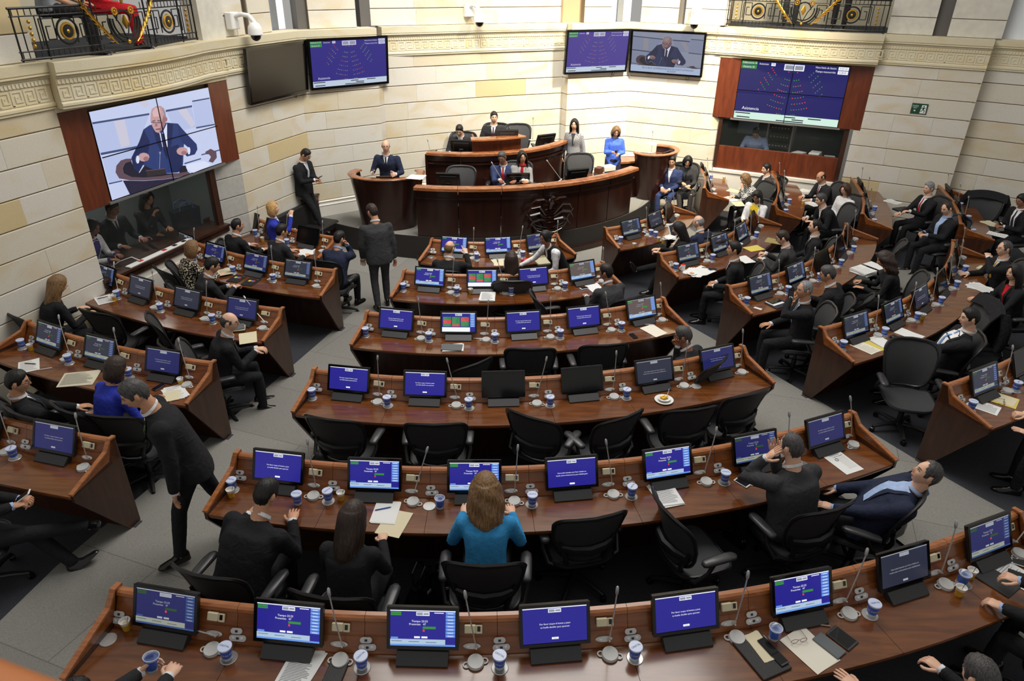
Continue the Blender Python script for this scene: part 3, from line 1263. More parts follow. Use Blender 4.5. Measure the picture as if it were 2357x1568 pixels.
# gooseneck leans (to the right, forwards) in degrees where the photograph shows a clear lean
LEAN = {('C1', 0): (-82, 0), ('C1', 2): (-9, 4), ('C1', 3): (3, 0), ('C1', 4): (4, 0), ('C1', 5): (9, 0), ('C1', 1): (-8, 4), ('C1', 6): (2, 2), ('C1', 7): (30, 0),
        ('C2', 0): (-6, 4), ('C2', 1): (16, 4), ('C2', 2): (3, 3), ('C2', 3): (-10, 4), ('C2', 4): (10, 3), ('C2', 5): (-4, 4), ('C2', 6): (-12, 4),
        ('C3', 0): (0, 2), ('C3', 1): (-14, 6), ('C3', 2): (13, 5), ('C3', 3): (2, 2), ('C3', 4): (4, 3), ('C3', 5): (-3, 2),
        ('C4', 0): (-6, 3), ('C4', 1): (3, 2), ('C4', 2): (0, 2), ('C4', 3): (-10, 3), ('C4', 4): (-5, 3),
        ('C5', 0): (4, 3), ('C5', 1): (-16, 5), ('C5', 2): (4, 3), ('C5', 3): (4, 3), ('C6', 1): (10, 4), ('C6', 0): (0, 3),
        ('LC', 3): (-50, 10), ('LC', 0): (-42, 20), ('LB', 0): (-14, 6), ('LB', 1): (-8, 4), ('LB', 2): (-12, 5), ('LA', 0): (-6, 3), ('LA', 1): (-4, 3)}
NOCUP = {('C1', 0), ('C1', 7), ('R2', 2), ('R2', 3), ('R2', 4), ('TE', 1), ('TD', 2), ('TC', 2), ('LE', 0), ('LD', 0), ('C6', 0), ('LA', 0), ('C2', 6), ('C3', 5), ('R6', 2)}
OPENC = {('C2', 2), ('C1', 5)}


PSCALE = {P_CUP.name: 1.22, P_OPEN.name: 1.22, P_COF.name: 1.2, P_PUCK.name: 1.15, P_COAST.name: 1.12, P_PL1.name: 1.25, P_PL2.name: 1.25, P_BIO.name: 1.1}


def place(proto, name_label, cat, group, p, rot):
    o = copy_tree(proto)
    o.location = p
    o.rotation_euler = rot
    k = PSCALE.get(proto.name)
    if k: o.scale = (k, k, k)
    tag(o, name_label, cat, group)
    return o


SLOPE = atan2(.093, .052)
for r in ROWS:
    k = r['key']
    nseat = len(r['ang'])
    for i, a in enumerate(r['ang']):
        where = 'at %s seat from left, %s' % (ORD[i], r['name'])
        rz = a
        sc = SCR.get(k, ['off'] * nseat)
        kind = sc[i] if i < len(sc) else 'off'
        q, _ = seat(k, i, RND.uniform(-.01, .01), 0)
        m = place(P_MON, '%s desk monitor %s' % (SDESC[kind], where), 'monitor', 'desk monitors', q + Vector((0, 0, .745)), (0, 0, rz + RND.uniform(-.03, .03)))
        for ch in KIDS[m.name]:
            if ch.name.startswith('display'): ch.data = SCREENS[kind]
        xm = .345
        last = (i == nseat - 1 and k[0] == 'C')
        if last: xm = .31
        q, _ = seat(k, i, xm - .015, -.012)
        ln = LEAN.get((k, i), (RND.uniform(-8, 8), RND.uniform(0, 6)))
        mic = place(P_MIC, 'chrome gooseneck microphone ' + where, 'microphone', 'gooseneck microphones', q + Vector((0, 0, .801)), (SLOPE, 0, rz))
        mic.rotation_euler = (Matrix.Rotation(rz, 3, 'Z') @ rotx(SLOPE)).to_euler()
        for ch in KIDS[mic.name]:
            if ch.name.startswith('gooseneck'):
                # the neck stands upright out of the sloping plate, then leans
                L = rotx(-SLOPE) @ roty(radians(ln[0])) @ rotx(-radians(ln[1]))
                base = Vector((.018, 0, .03))
                ch.rotation_euler = L.to_euler()
                ch.location = base - L @ base
        q, _ = seat(k, i, xm - .02, .044)
        b = place(P_BIO, 'cream fingerprint reader ' + where, 'reader', 'fingerprint readers', q + Vector((0, 0, .902)), (0, 0, 0))
        b.rotation_euler = (Matrix.Rotation(rz, 3, 'Z') @ rotx(SLOPE)).to_euler()
        for pr, yy, zz, nm in ((P_PL1, .004, .832, 'small oval grey plate'), (P_PL2, -.018, .792, 'wide oval grey plate')):
            q, _ = seat(k, i, -.365 if pr is P_PL1 else -.355, yy)
            o = place(pr, nm + ' ' + where, 'control plate', 'console plates', q + Vector((0, 0, zz)), (0, 0, 0))
            o.rotation_euler = (Matrix.Rotation(rz, 3, 'Z') @ rotx(SLOPE)).to_euler()
        q, _ = seat(k, i, xm + (-.02 if last else .0), -.10)
        place(P_PUCK, 'round grey desk loudspeaker ' + where, 'loudspeaker', 'desk loudspeakers', q + Vector((0, 0, .745)), (0, 0, rz + RND.uniform(-.3, .3)))
        q, _ = seat(k, i, -.372, -.135)
        place(P_COAST, 'round metal coaster ' + where, 'coaster', 'metal coasters', q + Vector((0, 0, .745)), (0, 0, rz))
        if (k, i) not in NOCUP:
            ji = (RND.uniform(-.006, .006), RND.uniform(-.006, .006), 0)
            z = .751
            if (k, i) in OPENC:
                q, _ = seat(k, i, -.28, -.15)
                z = .745
            place(P_OPEN if (k, i) in OPENC else P_CUP, ('opened ' if (k, i) in OPENC else '') + 'blue and white water cup ' + where, 'cup', 'water cups', q + Vector(ji) + Vector((0, 0, z)), (0, 0, rz + RND.uniform(-1, 1)))
# ================================================================ raised platform and podium
PC1, PR1 = Vector((-1.07, 17.41)), 4.65
PC2, PR2 = Vector((-1.10, 16.50)), 2.50
DAIS, DAIS2 = .45, .80


def ring_solid(name, C, prof, a0, a1, m, parent=None, step=.12, smooth=True, ang=35, kind=None):
    """profile [(R,z)] turned round C between two angles"""
    n = max(4, int(abs(a1 - a0) * max(p[0] for p in prof) / step))
    rings = [[polar(C, r, a0 + (a1 - a0) * k / n, z) for r, z in prof] for k in range(n + 1)]
    mb = MB()
    mb.loft(rings, True)
    o = mb.build(name, m, parent, smooth=smooth, ang=ang)
    if kind: o['kind'] = kind
    return o


ring_solid('floor_dais', PC1, [(.2, -.05), (.2, DAIS), (4.55, DAIS), (4.55, -.05)], -.75, 1.45, CARPET, kind='structure', smooth=False)
ring_solid('floor_dais_upper', PC2, [(.2, DAIS - .02), (.2, DAIS2), (2.35, DAIS2), (2.35, DAIS - .02)], -.6, 1.35, CARPET_D, kind='structure', smooth=False)
ring_solid('trim_dais_riser', PC1, [(4.54, -.05), (4.54, DAIS + .004), (4.565, DAIS + .004), (4.565, -.05)], -.75, 1.45, RISER, kind='structure', smooth=False)
ring_solid('trim_step', PC1, [(4.56, -.05), (4.56, .10), (4.64, .10), (4.64, -.05)], -.178, .905, W_POD, kind='structure', smooth=False)

pod = empty('podium_desk', (0, 0, 0), label='long curved dark polished wood podium desk facing the hall', cat='podium')
nseg = 6
A0, A1 = -.175, .90
for k in range(nseg):
    a, b = A0 + (A1 - A0) * k / nseg, A0 + (A1 - A0) * (k + 1) / nseg
    g = .002
    ring_solid('front_panel', PC1, [(4.48, .0), (4.48, 1.38), (4.56, 1.38), (4.56, 1.24), (4.53, 1.2), (4.53, .12), (4.57, .1), (4.57, 0)], a + g, b - g, W_POD, pod)
    ring_solid('counter_top', PC1, [(4.44, 1.38), (4.44, 1.435), (4.46, 1.45), (4.64, 1.45), (4.66, 1.44), (4.66, 1.39), (4.62, 1.375)], a + g / 2, b - g / 2, W_PODTOP, pod)
    ring_solid('drip_moulding', PC1, [(4.55, 1.2), (4.58, 1.21), (4.58, 1.235), (4.55, 1.24)], a + g, b - g, W_POD, pod)
ring_solid('inner_worktop', PC1, [(3.65, 1.16), (3.65, 1.19), (4.1, 1.19), (4.1, 1.16)], A0, A1, W_TOP, pod)

pod2 = empty('upper_podium_desk', (0, 0, 0), label='upper curved dark wood podium desk behind the long one', cat='podium')
B0, B1 = -.27, 1.12
for k in range(5):
    a, b = B0 + (B1 - B0) * k / 5, B0 + (B1 - B0) * (k + 1) / 5
    ring_solid('front_panel', PC2, [(2.36, DAIS), (2.36, 1.73), (2.43, 1.73), (2.43, 1.62), (2.40, 1.6), (2.40, DAIS)], a + .001, b - .001, W_POD, pod2)
    ring_solid('counter_top', PC2, [(2.32, 1.73), (2.32, 1.785), (2.34, 1.80), (2.49, 1.80), (2.51, 1.79), (2.51, 1.745), (2.47, 1.725)], a + .001, b - .001, W_PODTOP, pod2)
    ring_solid('drip_moulding', PC2, [(2.42, 1.55), (2.45, 1.56), (2.45, 1.585), (2.42, 1.59)], a + .001, b - .001, W_POD, pod2)
mb = MB()
pe = polar(PC2, 2.2, B0, 0)
for e in (B0 - .012, B1 + .012):
    m_ = MB()
    m_.loft([[polar(PC2, r, e + t, z) for r, z in ((1.9, DAIS), (1.9, 1.72), (2.43, 1.74), (2.43, DAIS))] for t in (-.012, .012)], True)
    m_.build('end_panel', W_POD, pod2, smooth=False)

ring_solid('inner_worktop', PC2, [(1.8, 1.5), (1.8, 1.53), (2.38, 1.53), (2.38, 1.5)], B0, B1, W_TOP, pod2)
pod3 = empty('chair_desk', (0, 0, 0), label='small raised wood desk of the chairman above the upper podium', cat='podium')
ring_solid('front_panel', PC2, [(2.0, 1.5), (2.0, 1.975), (2.15, 1.975), (2.12, 1.79), (2.12, 1.5)], .135, .60, W_PODTOP if 0 else W_RED, pod3)
ring_solid('desk_top', PC2, [(1.95, 1.975), (1.95, 2.01), (2.22, 2.02), (2.25, 2.01), (2.25, 1.985), (2.2, 1.965)], .10, .635, W_PODTOP, pod3)
mb = MB()
for e in (.13, .605):
    m_ = MB()
    m_.loft([[polar(PC2, r, e + t, z) for r, z in ((1.6, DAIS2), (1.6, 2.0), (2.12, 2.0), (2.12, DAIS2))] for t in (-.01, .01)], True)
    m_.build('side_panel', W_RED, pod3, smooth=False)


def make_lectern(label, c, rz, a0, a1, base_z, top_z, rx=.74, ry=.56):
    """tub-shaped lectern: tapering curved shell with a broad rounded rim, open at the back"""
    root = empty('lectern', c, rz, label=label, cat='lectern')
    n = 28

    def P(a, s, z): return Vector((rx * s * sin(a), -ry * s * cos(a), z))
    mb = MB()
    rings = []
    for k in range(n + 1):
        a = a0 + (a1 - a0) * k / n
        rings.append([P(a, .62, base_z), P(a, .66, base_z), P(a, .80, (base_z + top_z) / 2), P(a, .965, top_z - .02), P(a, .88, top_z - .02), P(a, .72, (base_z + top_z) / 2)])
    mb.loft(rings, True)
    mb.build('shell', W_POD, root)
    mb = MB()
    rings = []
    for k in range(n + 1):
        a = a0 + (a1 - a0) * k / n
        rings.append([P(a, .80, top_z - .022), P(a, .80, top_z), P(a, .82, top_z + .012), P(a, 1.0, top_z + .012), P(a, 1.02, top_z), P(a, 1.0, top_z - .022)])
    mb.loft(rings, True)
    mb.build('rim', W_PODTOP, root, ang=50)
    mb = MB()
    pts = [(rx * .72 * sin(a0 + (a1 - a0) * k / 12), -ry * .72 * cos(a0 + (a1 - a0) * k / 12)) for k in range(13)]
    mb.prism(pts, top_z - .16, top_z - .14, 2)
    mb.build('reading_shelf', W_TOP, root, smooth=False)
    mb = MB()
    mb.box((0, -.26, top_z - .06), (.36, .02, .16), rotx(.5))
    mb.build('reading_board', mat('lectern_board', (62, 40, 26), .5), root, smooth=False)
    return root


l1 = at(893, 402, 1.5)
make_lectern('tub-shaped wooden lectern of the speaker, left of podium', (-2.5, 13.62, 0), .1, -2.15, 2.0, 0, 1.5)
make_lectern('empty tub-shaped wooden lectern at right end of podium', (3.15, 15.9, 0), .85, -2.0, 2.15, DAIS, 1.5, .62, .5)
# side counter beside the right lectern
sc = empty('side_counter', (0, 0, 0), label='low curved dark counter beside the right lectern', cat='counter')
C5 = Vector((1.9, 17.6))
ring_solid('front_panel', C5, [(1.95, DAIS), (1.95, 1.26), (2.02, 1.26), (2.02, DAIS)], .12, .58, W_POD, sc)
ring_solid('counter_top', C5, [(1.5, 1.26), (1.5, 1.29), (2.06, 1.29), (2.06, 1.25)], .10, .60, W_PODTOP, sc)
mb = MB(); mb.loft([[polar(C5, r, e, z) for r, z in ((1.5, DAIS), (1.5, 1.26), (2.0, 1.26), (2.0, DAIS))] for e in (.11, .13)], True); mb.build('end_panel', W_POD, sc, smooth=False)

# carved crest on the podium front
CREST = mat('carved_dark_wood', (34, 16, 10), .14, coat=.6)
ca = .385
cr = empty('carved_crest', polar(PC1, 4.64, ca, .88), ca, label='dark glossy carved crest with flags and bird on podium front', cat='crest')
mb = MB()
sh = [(-.2, .16), (-.17, .2), (0, .17), (.17, .2), (.2, .16), (.19, -.08), (.12, -.22), (0, -.3), (-.12, -.22), (-.19, -.08)]
mb.prism(sh, -.06, .06, 1)
mb.build('shield', CREST, cr, ang=20)
for s in (-1, 1):
    for q, (dx, dz) in enumerate(((.40, .16), (.42, .02), (.36, -.12))):
        mb = MB()
        P0 = [Vector((s * .1, -.03, .0 - q * .05)), Vector((s * .25, -.07, dz * .5 + .12 - q * .06)), Vector((s * dx, -.05, dz + .02)), Vector((s * (dx + .1), -.03, dz - .12))]
        mb.tube(P0, [.05, .075, .06, .015], 8, flat=.5)
        mb.build('flag_fold', CREST, cr)
    mb = MB()
    mb.tube([(s * .03, -.05, .24), (s * .16, -.07, .33), (s * .3, -.06, .33), (s * .42, -.04, .24)], [.03, .06, .05, .01], 8, flat=.4)
    mb.build('wing', CREST, cr)
    mb = MB()
    mb.tube([(s * .06, -.08, -.25), (s * .3, -.05, -.18), (s * .5, -.04, .08)], [.012, .014, .012], 6)
    mb.build('flag_pole', CREST, cr)
mb = MB()
mb.tube([(0, -.06, .14), (0, -.1, .24), (0, -.09, .32), (.03, -.12, .37), (.06, -.14, .36)], [.05, .06, .04, .03, .01], 8)
mb.build('bird', CREST, cr)
for dz in (.09, -.02, -.12):
    mb = MB(); mb.torus((0, -.065, dz), (.13 - abs(dz) * .2, .035), .012, 20, 6, rotx(pi / 2)); mb.build('shield_band', CREST, cr)
mb = MB(); mb.tube([(-.28, -.05, -.28), (-.1, -.08, -.33), (.1, -.08, -.33), (.28, -.05, -.28)], [.02, .035, .035, .02], 8, flat=.4); mb.build('ribbon', CREST, cr)
for s in (-1, 1):
    mb = MB(); mb.tube([(s * .12, -.05, -.28), (s * .3, -.06, -.24), (s * .4, -.05, -.12)], [.012, .03, .01], 8); mb.build('laurel', CREST, cr)
mb = MB()
pr = [(-.28, -.3), (.28, -.3), (.24, -.86), (-.24, -.86)]
mb.prism(pr, -.02, .06, 1)
mb.build('crest_bracket', W_POD, cr, smooth=False)

# ================================================================ big screens on the side bays
V_BLUE = emit('wall_screen_navy', (28, 26, 92), .9)


SPK = [('wall2',[(0.001,0.871),(0.431,0.832),(0.288,0.518),(0.003,0.551)]),('wall2',[(0.58,0.817),(0.811,0.808),(0.81,0.552),(0.678,0.554),(0.604,0.66)]),('wall2',[(0.008,0.501),(0.261,0.478),(0.103,0.182),(0.006,0.202)]),('wall2',[(0.822,0.867),(0.993,0.858),(0.989,0.533),(0.81,0.552)]),('warm',[(0.154,0.85),(0.234,0.844),(0.23,0.55),(0.16,0.547)]),('warm',[(0.675,0.81),(0.757,0.807),(0.811,0.596),(0.771,0.555)]),('warm',[(0.369,0.998),(0.442,1.002),(0.447,0.937),(0.401,0.921)]),('groove',[(0.001,0.89),(0.434,0.851),(0.431,0.83),(0.001,0.869)]),('groove',[(0.574,0.844),(0.814,0.829),(0.81,0.806),(0.57,0.82)]),('groove',[(0.003,0.551),(0.293,0.518),(0.283,0.494),(0.004,0.525)]),('groove',[(0.822,0.884),(0.992,0.875),(0.993,0.858),(0.822,0.867)]),('groove',[(0.81,0.552),(0.994,0.531),(0.996,0.513),(0.81,0.532)]),('groove',[(0.006,0.202),(0.107,0.186),(0.104,0.173),(0.004,0.187)]),('groove',[(0.637,0.155),(0.8,0.149),(0.798,0.134),(0.637,0.137)]),('groove',[(0.81,0.195),(0.997,0.183),(0.996,0.167),(0.809,0.18)]),('suit',[(0.357,0.685),(0.413,0.716),(0.488,0.712),(0.562,0.694),(0.652,0.652),(0.681,0.574),(0.693,0.484),(0.659,0.344),(0.623,0.139),(0.565,0.064),(0.458,0.102),(0.338,0.22),(0.271,0.311),(0.272,0.413),(0.309,0.561)]),('suitd',[(0.357,0.685),(0.303,0.563),(0.247,0.463),(0.214,0.406),(0.208,0.277),(0.241,0.211),(0.298,0.299),(0.351,0.402),(0.385,0.533)]),('suit2',[(0.652,0.652),(0.681,0.574),(0.725,0.472),(0.783,0.341),(0.782,0.274),(0.748,0.22),(0.672,0.224),(0.66,0.256),(0.71,0.313),(0.657,0.41),(0.641,0.524)]),('suitd',[(0.526,0.396),(0.615,0.404),(0.636,0.265),(0.59,0.064),(0.504,0.086)]),('white',[(0.472,0.625),(0.495,0.576),(0.558,0.689),(0.551,0.619),(0.52,0.409),(0.473,0.427)]),('tie',[(0.487,0.589),(0.517,0.578),(0.512,0.337),(0.494,0.259),(0.48,0.371)]),('suitd',[(0.435,0.709),(0.477,0.623),(0.477,0.415),(0.456,0.381),(0.435,0.514)]),('suitd',[(0.559,0.695),(0.608,0.658),(0.557,0.426),(0.515,0.357),(0.535,0.54)]),('skin',[(0.441,0.849),(0.458,0.894),(0.495,0.913),(0.535,0.906),(0.56,0.868),(0.563,0.802),(0.554,0.722),(0.538,0.681),(0.51,0.633),(0.471,0.601),(0.447,0.623),(0.436,0.668),(0.428,0.718),(0.425,0.763)]),('skinhi',[(0.456,0.854),(0.485,0.896),(0.522,0.891),(0.524,0.834),(0.499,0.79),(0.458,0.797)]),('skind',[(0.546,0.796),(0.554,0.722),(0.51,0.633),(0.471,0.601),(0.501,0.677),(0.523,0.742)]),('hair',[(0.539,0.891),(0.561,0.833),(0.56,0.745),(0.545,0.725),(0.548,0.806)]),('skind',[(0.567,0.734),(0.563,0.721),(0.557,0.712),(0.551,0.71),(0.545,0.716),(0.542,0.728),(0.543,0.742),(0.546,0.755),(0.552,0.764),(0.559,0.766),(0.564,0.76),(0.567,0.749)]),('brow',[(0.438,0.759),(0.465,0.761),(0.466,0.752),(0.436,0.749)]),('brow',[(0.482,0.753),(0.51,0.74),(0.509,0.73),(0.48,0.743)]),('eye',[(0.46,0.731),(0.458,0.726),(0.453,0.723),(0.447,0.724),(0.442,0.727),(0.438,0.733),(0.438,0.739),(0.44,0.744),(0.445,0.747),(0.451,0.747),(0.456,0.743),(0.46,0.738)]),('eye',[(0.502,0.716),(0.499,0.711),(0.494,0.708),(0.487,0.708),(0.481,0.712),(0.477,0.718),(0.476,0.724),(0.479,0.73),(0.484,0.732),(0.491,0.732),(0.497,0.728),(0.501,0.722)]),('brow',[(0.425,0.751),(0.518,0.713),(0.518,0.707),(0.424,0.745)]),('skind',[(0.46,0.728),(0.473,0.715),(0.471,0.683),(0.45,0.686)]),('brow',[(0.449,0.657),(0.491,0.652),(0.486,0.639),(0.453,0.644)]),('skin',[(0.35,0.357),(0.34,0.334),(0.321,0.322),(0.298,0.324),(0.277,0.34),(0.264,0.365),(0.262,0.393),(0.272,0.415),(0.29,0.427),(0.313,0.425),(0.334,0.409),(0.348,0.384)]),('skind',[(0.343,0.339),(0.337,0.326),(0.328,0.32),(0.316,0.321),(0.306,0.329),(0.299,0.342),(0.298,0.357),(0.303,0.369),(0.313,0.376),(0.325,0.375),(0.335,0.367),(0.342,0.354)]),('white',[(0.267,0.362),(0.262,0.339),(0.254,0.325),(0.247,0.321),(0.241,0.33),(0.239,0.349),(0.24,0.373),(0.246,0.395),(0.253,0.41),(0.261,0.413),(0.267,0.404),(0.269,0.386)]),('skin',[(0.685,0.29),(0.674,0.268),(0.653,0.257),(0.627,0.26),(0.603,0.277),(0.588,0.302),(0.585,0.33),(0.595,0.352),(0.616,0.363),(0.642,0.359),(0.666,0.343),(0.682,0.318)]),('skind',[(0.672,0.273),(0.667,0.262),(0.657,0.256),(0.643,0.258),(0.631,0.267),(0.624,0.279),(0.622,0.293),(0.627,0.304),(0.638,0.31),(0.651,0.308),(0.663,0.3),(0.671,0.287)]),('white',[(0.708,0.285),(0.703,0.263),(0.696,0.248),(0.688,0.244),(0.683,0.253),(0.681,0.272),(0.682,0.295),(0.687,0.318),(0.694,0.333),(0.702,0.336),(0.707,0.328),(0.71,0.309)]),('wood',[(0.067,0.299),(0.085,0.37),(0.126,0.413),(0.167,0.415),(0.213,0.397),(0.202,0.371),(0.153,0.371),(0.125,0.323),(0.123,0.264),(0.174,0.194),(0.082,0.222)]),('wood',[(0.123,0.264),(0.174,0.194),(0.267,0.143),(0.41,0.092),(0.565,0.058),(0.645,0.04),(0.666,0.003),(0.557,0.008),(0.404,0.051),(0.262,0.107),(0.155,0.162),(0.082,0.222)]),('dark',[(0.123,0.264),(0.125,0.323),(0.153,0.371),(0.202,0.371),(0.208,0.277),(0.241,0.211),(0.295,0.28),(0.338,0.22),(0.458,0.102),(0.565,0.058),(0.41,0.092),(0.267,0.143),(0.174,0.194)]),('dark',[(0.565,0.058),(0.601,0.137),(0.637,0.122),(0.645,0.04)]),('body',[(0.104,0.186),(0.261,0.104),(0.404,0.049),(0.557,0.006),(0.653,0.0),(0.13,0.001)]),('board',[(0.293,0.218),(0.453,0.173),(0.452,0.1),(0.296,0.142)]),('wood',[(0.293,0.218),(0.453,0.173),(0.453,0.162),(0.293,0.208)]),('wood',[(0.845,0.215),(0.901,0.232),(0.952,0.173),(0.947,0.093),(0.897,0.044),(0.858,0.079),(0.89,0.128),(0.874,0.169),(0.843,0.182)]),('white',[(0.65,0.127),(0.812,0.108),(0.877,0.034),(0.834,0.013),(0.691,0.001),(0.636,0.089)]),('mic',[(0.438,0.371),(0.442,0.369),(0.409,0.188),(0.405,0.19)]),('mic',[(0.447,0.368),(0.443,0.357),(0.437,0.355),(0.433,0.361),(0.432,0.373),(0.436,0.384),(0.442,0.386),(0.446,0.38)])]
SPC = dict(wall=(200, 210, 242), wall2=(184, 196, 234), warm=(206, 204, 222), groove=(64, 80, 120), suit=(44, 62, 116), suitd=(30, 42, 86), suit2=(38, 54, 106), white=(222, 228, 252), tie=(34, 40, 74), skin=(198, 158, 160), skinhi=(220, 184, 188),
           skind=(160, 114, 118), hair=(150, 142, 160), brow=(98, 74, 86), eye=(150, 128, 150), wood=(98, 76, 86), dark=(32, 30, 48), body=(38, 34, 60), board=(48, 44, 46), mic=(150, 150, 176))


def speaker_picture(w_, h_, caption=False, dim=False):
    """broadcast picture of a man in a dark suit speaking at a tub lectern before a jointed stone wall"""
    p = Pic(.0005)
    k = 'tv_' if dim else 'video_'

    def cm(n):
        c = SPC[n]
        if dim: c = [x * .62 + 8 for x in c]
        return emit(k + n, c, .74)
    p.rect(-w_ / 2, w_ / 2, -h_ / 2, h_ / 2, cm('wall'), 0)
    for i, (n, pts) in enumerate(SPK):
        p.poly([(-w_ / 2 + min(1, max(0, u)) * w_, -h_ / 2 + min(1, max(0, v)) * h_) for u, v in pts], cm(n), i + 1)
    if caption:
        L = len(SPK) + 2
        p.rect(-w_ / 2, w_ / 2, -h_ / 2, -h_ * .34, emit('tv_caption_band', (150, 164, 190), .9), L)
        p.text('DE LA CALLE: "LA EXPRESION BLOQUE DE CONSTITUCIONALIDAD', w_ * .04, -h_ * .395, .05, S_INK, L + 1, sx=.78)
        p.text('NO EXISTE"', w_ * .1, -h_ * .455, .05, S_INK, L + 1, sx=.8)
    return p.mesh('picture_of_speaker')


def seat_map(w_, h_, bg, dim=False):
    p = Pic(.0008)
    X = lambda u: -w_ / 2 + u * w_
    Z = lambda v: -h_ / 2 + v * h_
    wh = S_WHITE if not dim else emit('tv_white', (190, 190, 215), .9)
    p.rect(-w_ / 2, w_ / 2, -h_ / 2, h_ / 2, bg, 0)
    p.rect(X(0), X(1), Z(0), Z(.125), emit('map_footer', (196, 224, 210), .9) if not dim else emit('tv_footer', (176, 190, 206), .9), 1)
    p.rect(X(0), X(.15), Z(.945), Z(1), S_GREEN, 1)
    p.rect(X(0), X(.15), Z(.875), Z(.935), S_GREEN, 1)
    s = h_ * .045
    p.text('Deliberatorio: 26', X(.01), Z(.972), s, wh, 3, 'LEFT', .8)
    p.text('Decisorio: 52', X(.02), Z(.904), s, wh, 3, 'LEFT', .8)
    p.text('Asistentes:', X(.17), Z(.965), s, wh, 3, 'LEFT', .85)
    p.rect(X(.285), X(.325), Z(.94), Z(.99), wh, 1)
    p.text('70', X(.305), Z(.965), s, S_INK, 3)
    p.rect(X(.41), X(.595), Z(.885), Z(.985), wh, 1)
    p.rect(X(.42), X(.495), Z(.9), Z(.97), S_LOGO, 2)
    p.rect(X(.51), X(.585), Z(.9), Z(.97), S_LOGO, 2)
    p.text('Hora Inicio de Sesion:', X(.885), Z(.965), s, wh, 3, 'RIGHT', .85)
    p.text('Tiempo transcurrido:', X(.885), Z(.9), s, wh, 3, 'RIGHT', .85)
    p.rect(X(.9), X(.99), Z(.94), Z(.995), wh, 1)
    p.rect(X(.9), X(.99), Z(.875), Z(.93), wh, 1)
    p.text('9:57:10', X(.945), Z(.966), s, S_INK, 3, sx=.9)
    p.text('0:28:45', X(.945), Z(.902), s, S_INK, 3, sx=.9)
    p.text('Asistencia', X(.07), Z(.19), h_ * .075, wh, 3, 'LEFT')
    for u0, v, u1 in ((.01, .1, .16), (.03, .03, .16), (.5, .09, .6), (.57, .055, .68), (.72, .095, .84), (.42, .02, .6), (.57, .02, .68)):
        p.rect(X(u0), X(u1), Z(v - .008), Z(v + .01), S_INK, 2)
    rd = S_RED if not dim else emit('tv_dot_red', (150, 60, 60), .9)
    gr = S_GREEN if not dim else emit('tv_dot_green', (110, 130, 110), .9)
    rnd = random.Random(5)
    rr = w_ * .0055
    cx, cy = .5, 1.02
    for row, (R, n) in enumerate(((.30, 3), (.40, 4), (.50, 5), (.60, 5), (.70, 6), (.80, 7), (.89, 3))):
        for s_ in (-1, 1):
            for k in range(n):
                a = s_ * (.07 + (k + .5) / n * (.34 if row < 6 else .1))
                m = rd if rnd.random() < .33 else gr
                p.disc(X(cx + R * .62 * sin(a) * 1.0), Z(cy - R * cos(a)), rr, m, 2, 8)
    for s_ in (-1, 1):
        for row in range(5):
            for k in range(4):
                if row == 4 and k > 2: continue
                u = cx + s_ * (.155 + row * .028 - (3 - k) * .012 * .0 + (3 - k) * .016)
                v = .80 - row * .085 + (3 - k) * .035
                if u < .2 or u > .8: continue
                p.disc(X(u), Z(v), rr, rd if (rnd.random() < .4 and s_ < 0) else gr, 2, 8)
    for u in (.46, .5, .54): p.disc(X(u), Z(.86), rr, rd if u != .5 else gr, 2, 8)
    return p.mesh('picture_of_seat_map')


def video_wall(A, B, t0, t1, z0, z1, pic, label, zp0, zp1):
    d, n, L = frame(A, B)
    rz = atan2(d.y, d.x)
    mid = wpt(A, B, L / 2, .0, 0)
    root = empty('video_wall', (mid.x, mid.y, 0), rz, label=label, cat='video wall')
    h = lambda t: t - L / 2
    for a, b in ((.0, t0 - .004), (t1 + .004, L)):
        mb = MB(); mb.box((h((a + b) / 2), .03, (zp0 + zp1) / 2), (b - a, .06, zp1 - zp0), bev=.004); mb.build('wood_panel', W_RED, root)
    w_, hh = (t1 - t0), (z1 - z0)
    for i in range(2):
        for j in range(2):
            mb = MB()
            mb.box((h(t0 + w_ * (.25 + .5 * i)), .03, z0 + hh * (.25 + .5 * j)), (w_ / 2 - .002, .07, hh / 2 - .002), bev=.002)
            mb.build('screen_panel', GLOSSB, root)
    o = inst('displayed_picture', pic(w_ - .02, hh - .02), root, (h((t0 + t1) / 2), -.0055, (z0 + z1) / 2), (0, 0, 0))
    for b in ((w_, .014, 0, 0), (.014, hh, 0, 0)):
        mb = MB(); mb.box((h((t0 + t1) / 2), -.04, (z0 + z1) / 2), (b[0], .006, b[1])); mb.build('bezel_bar', GLOSSB, root, smooth=False)
    mb = MB(); mb.box((h((t0 + t1) / 2), .0, z0 - .02), (w_ + .1, .06, .03)); mb.build('lower_rail', mat('alu_rail', (150, 150, 148), .4, .6), root, smooth=False)
    return root


video_wall(E1, E2, .46, 2.78, 2.12, 3.335, lambda a, b: speaker_picture(a, b), 'left video wall of four screens showing a man speaking', 2.09, 3.385)
video_wall(E9, E10, .46, 2.65, 2.14, 3.36, lambda a, b: seat_map(a, b, V_BLUE), 'right video wall of four screens showing the seat map', 2.13, 3.385)


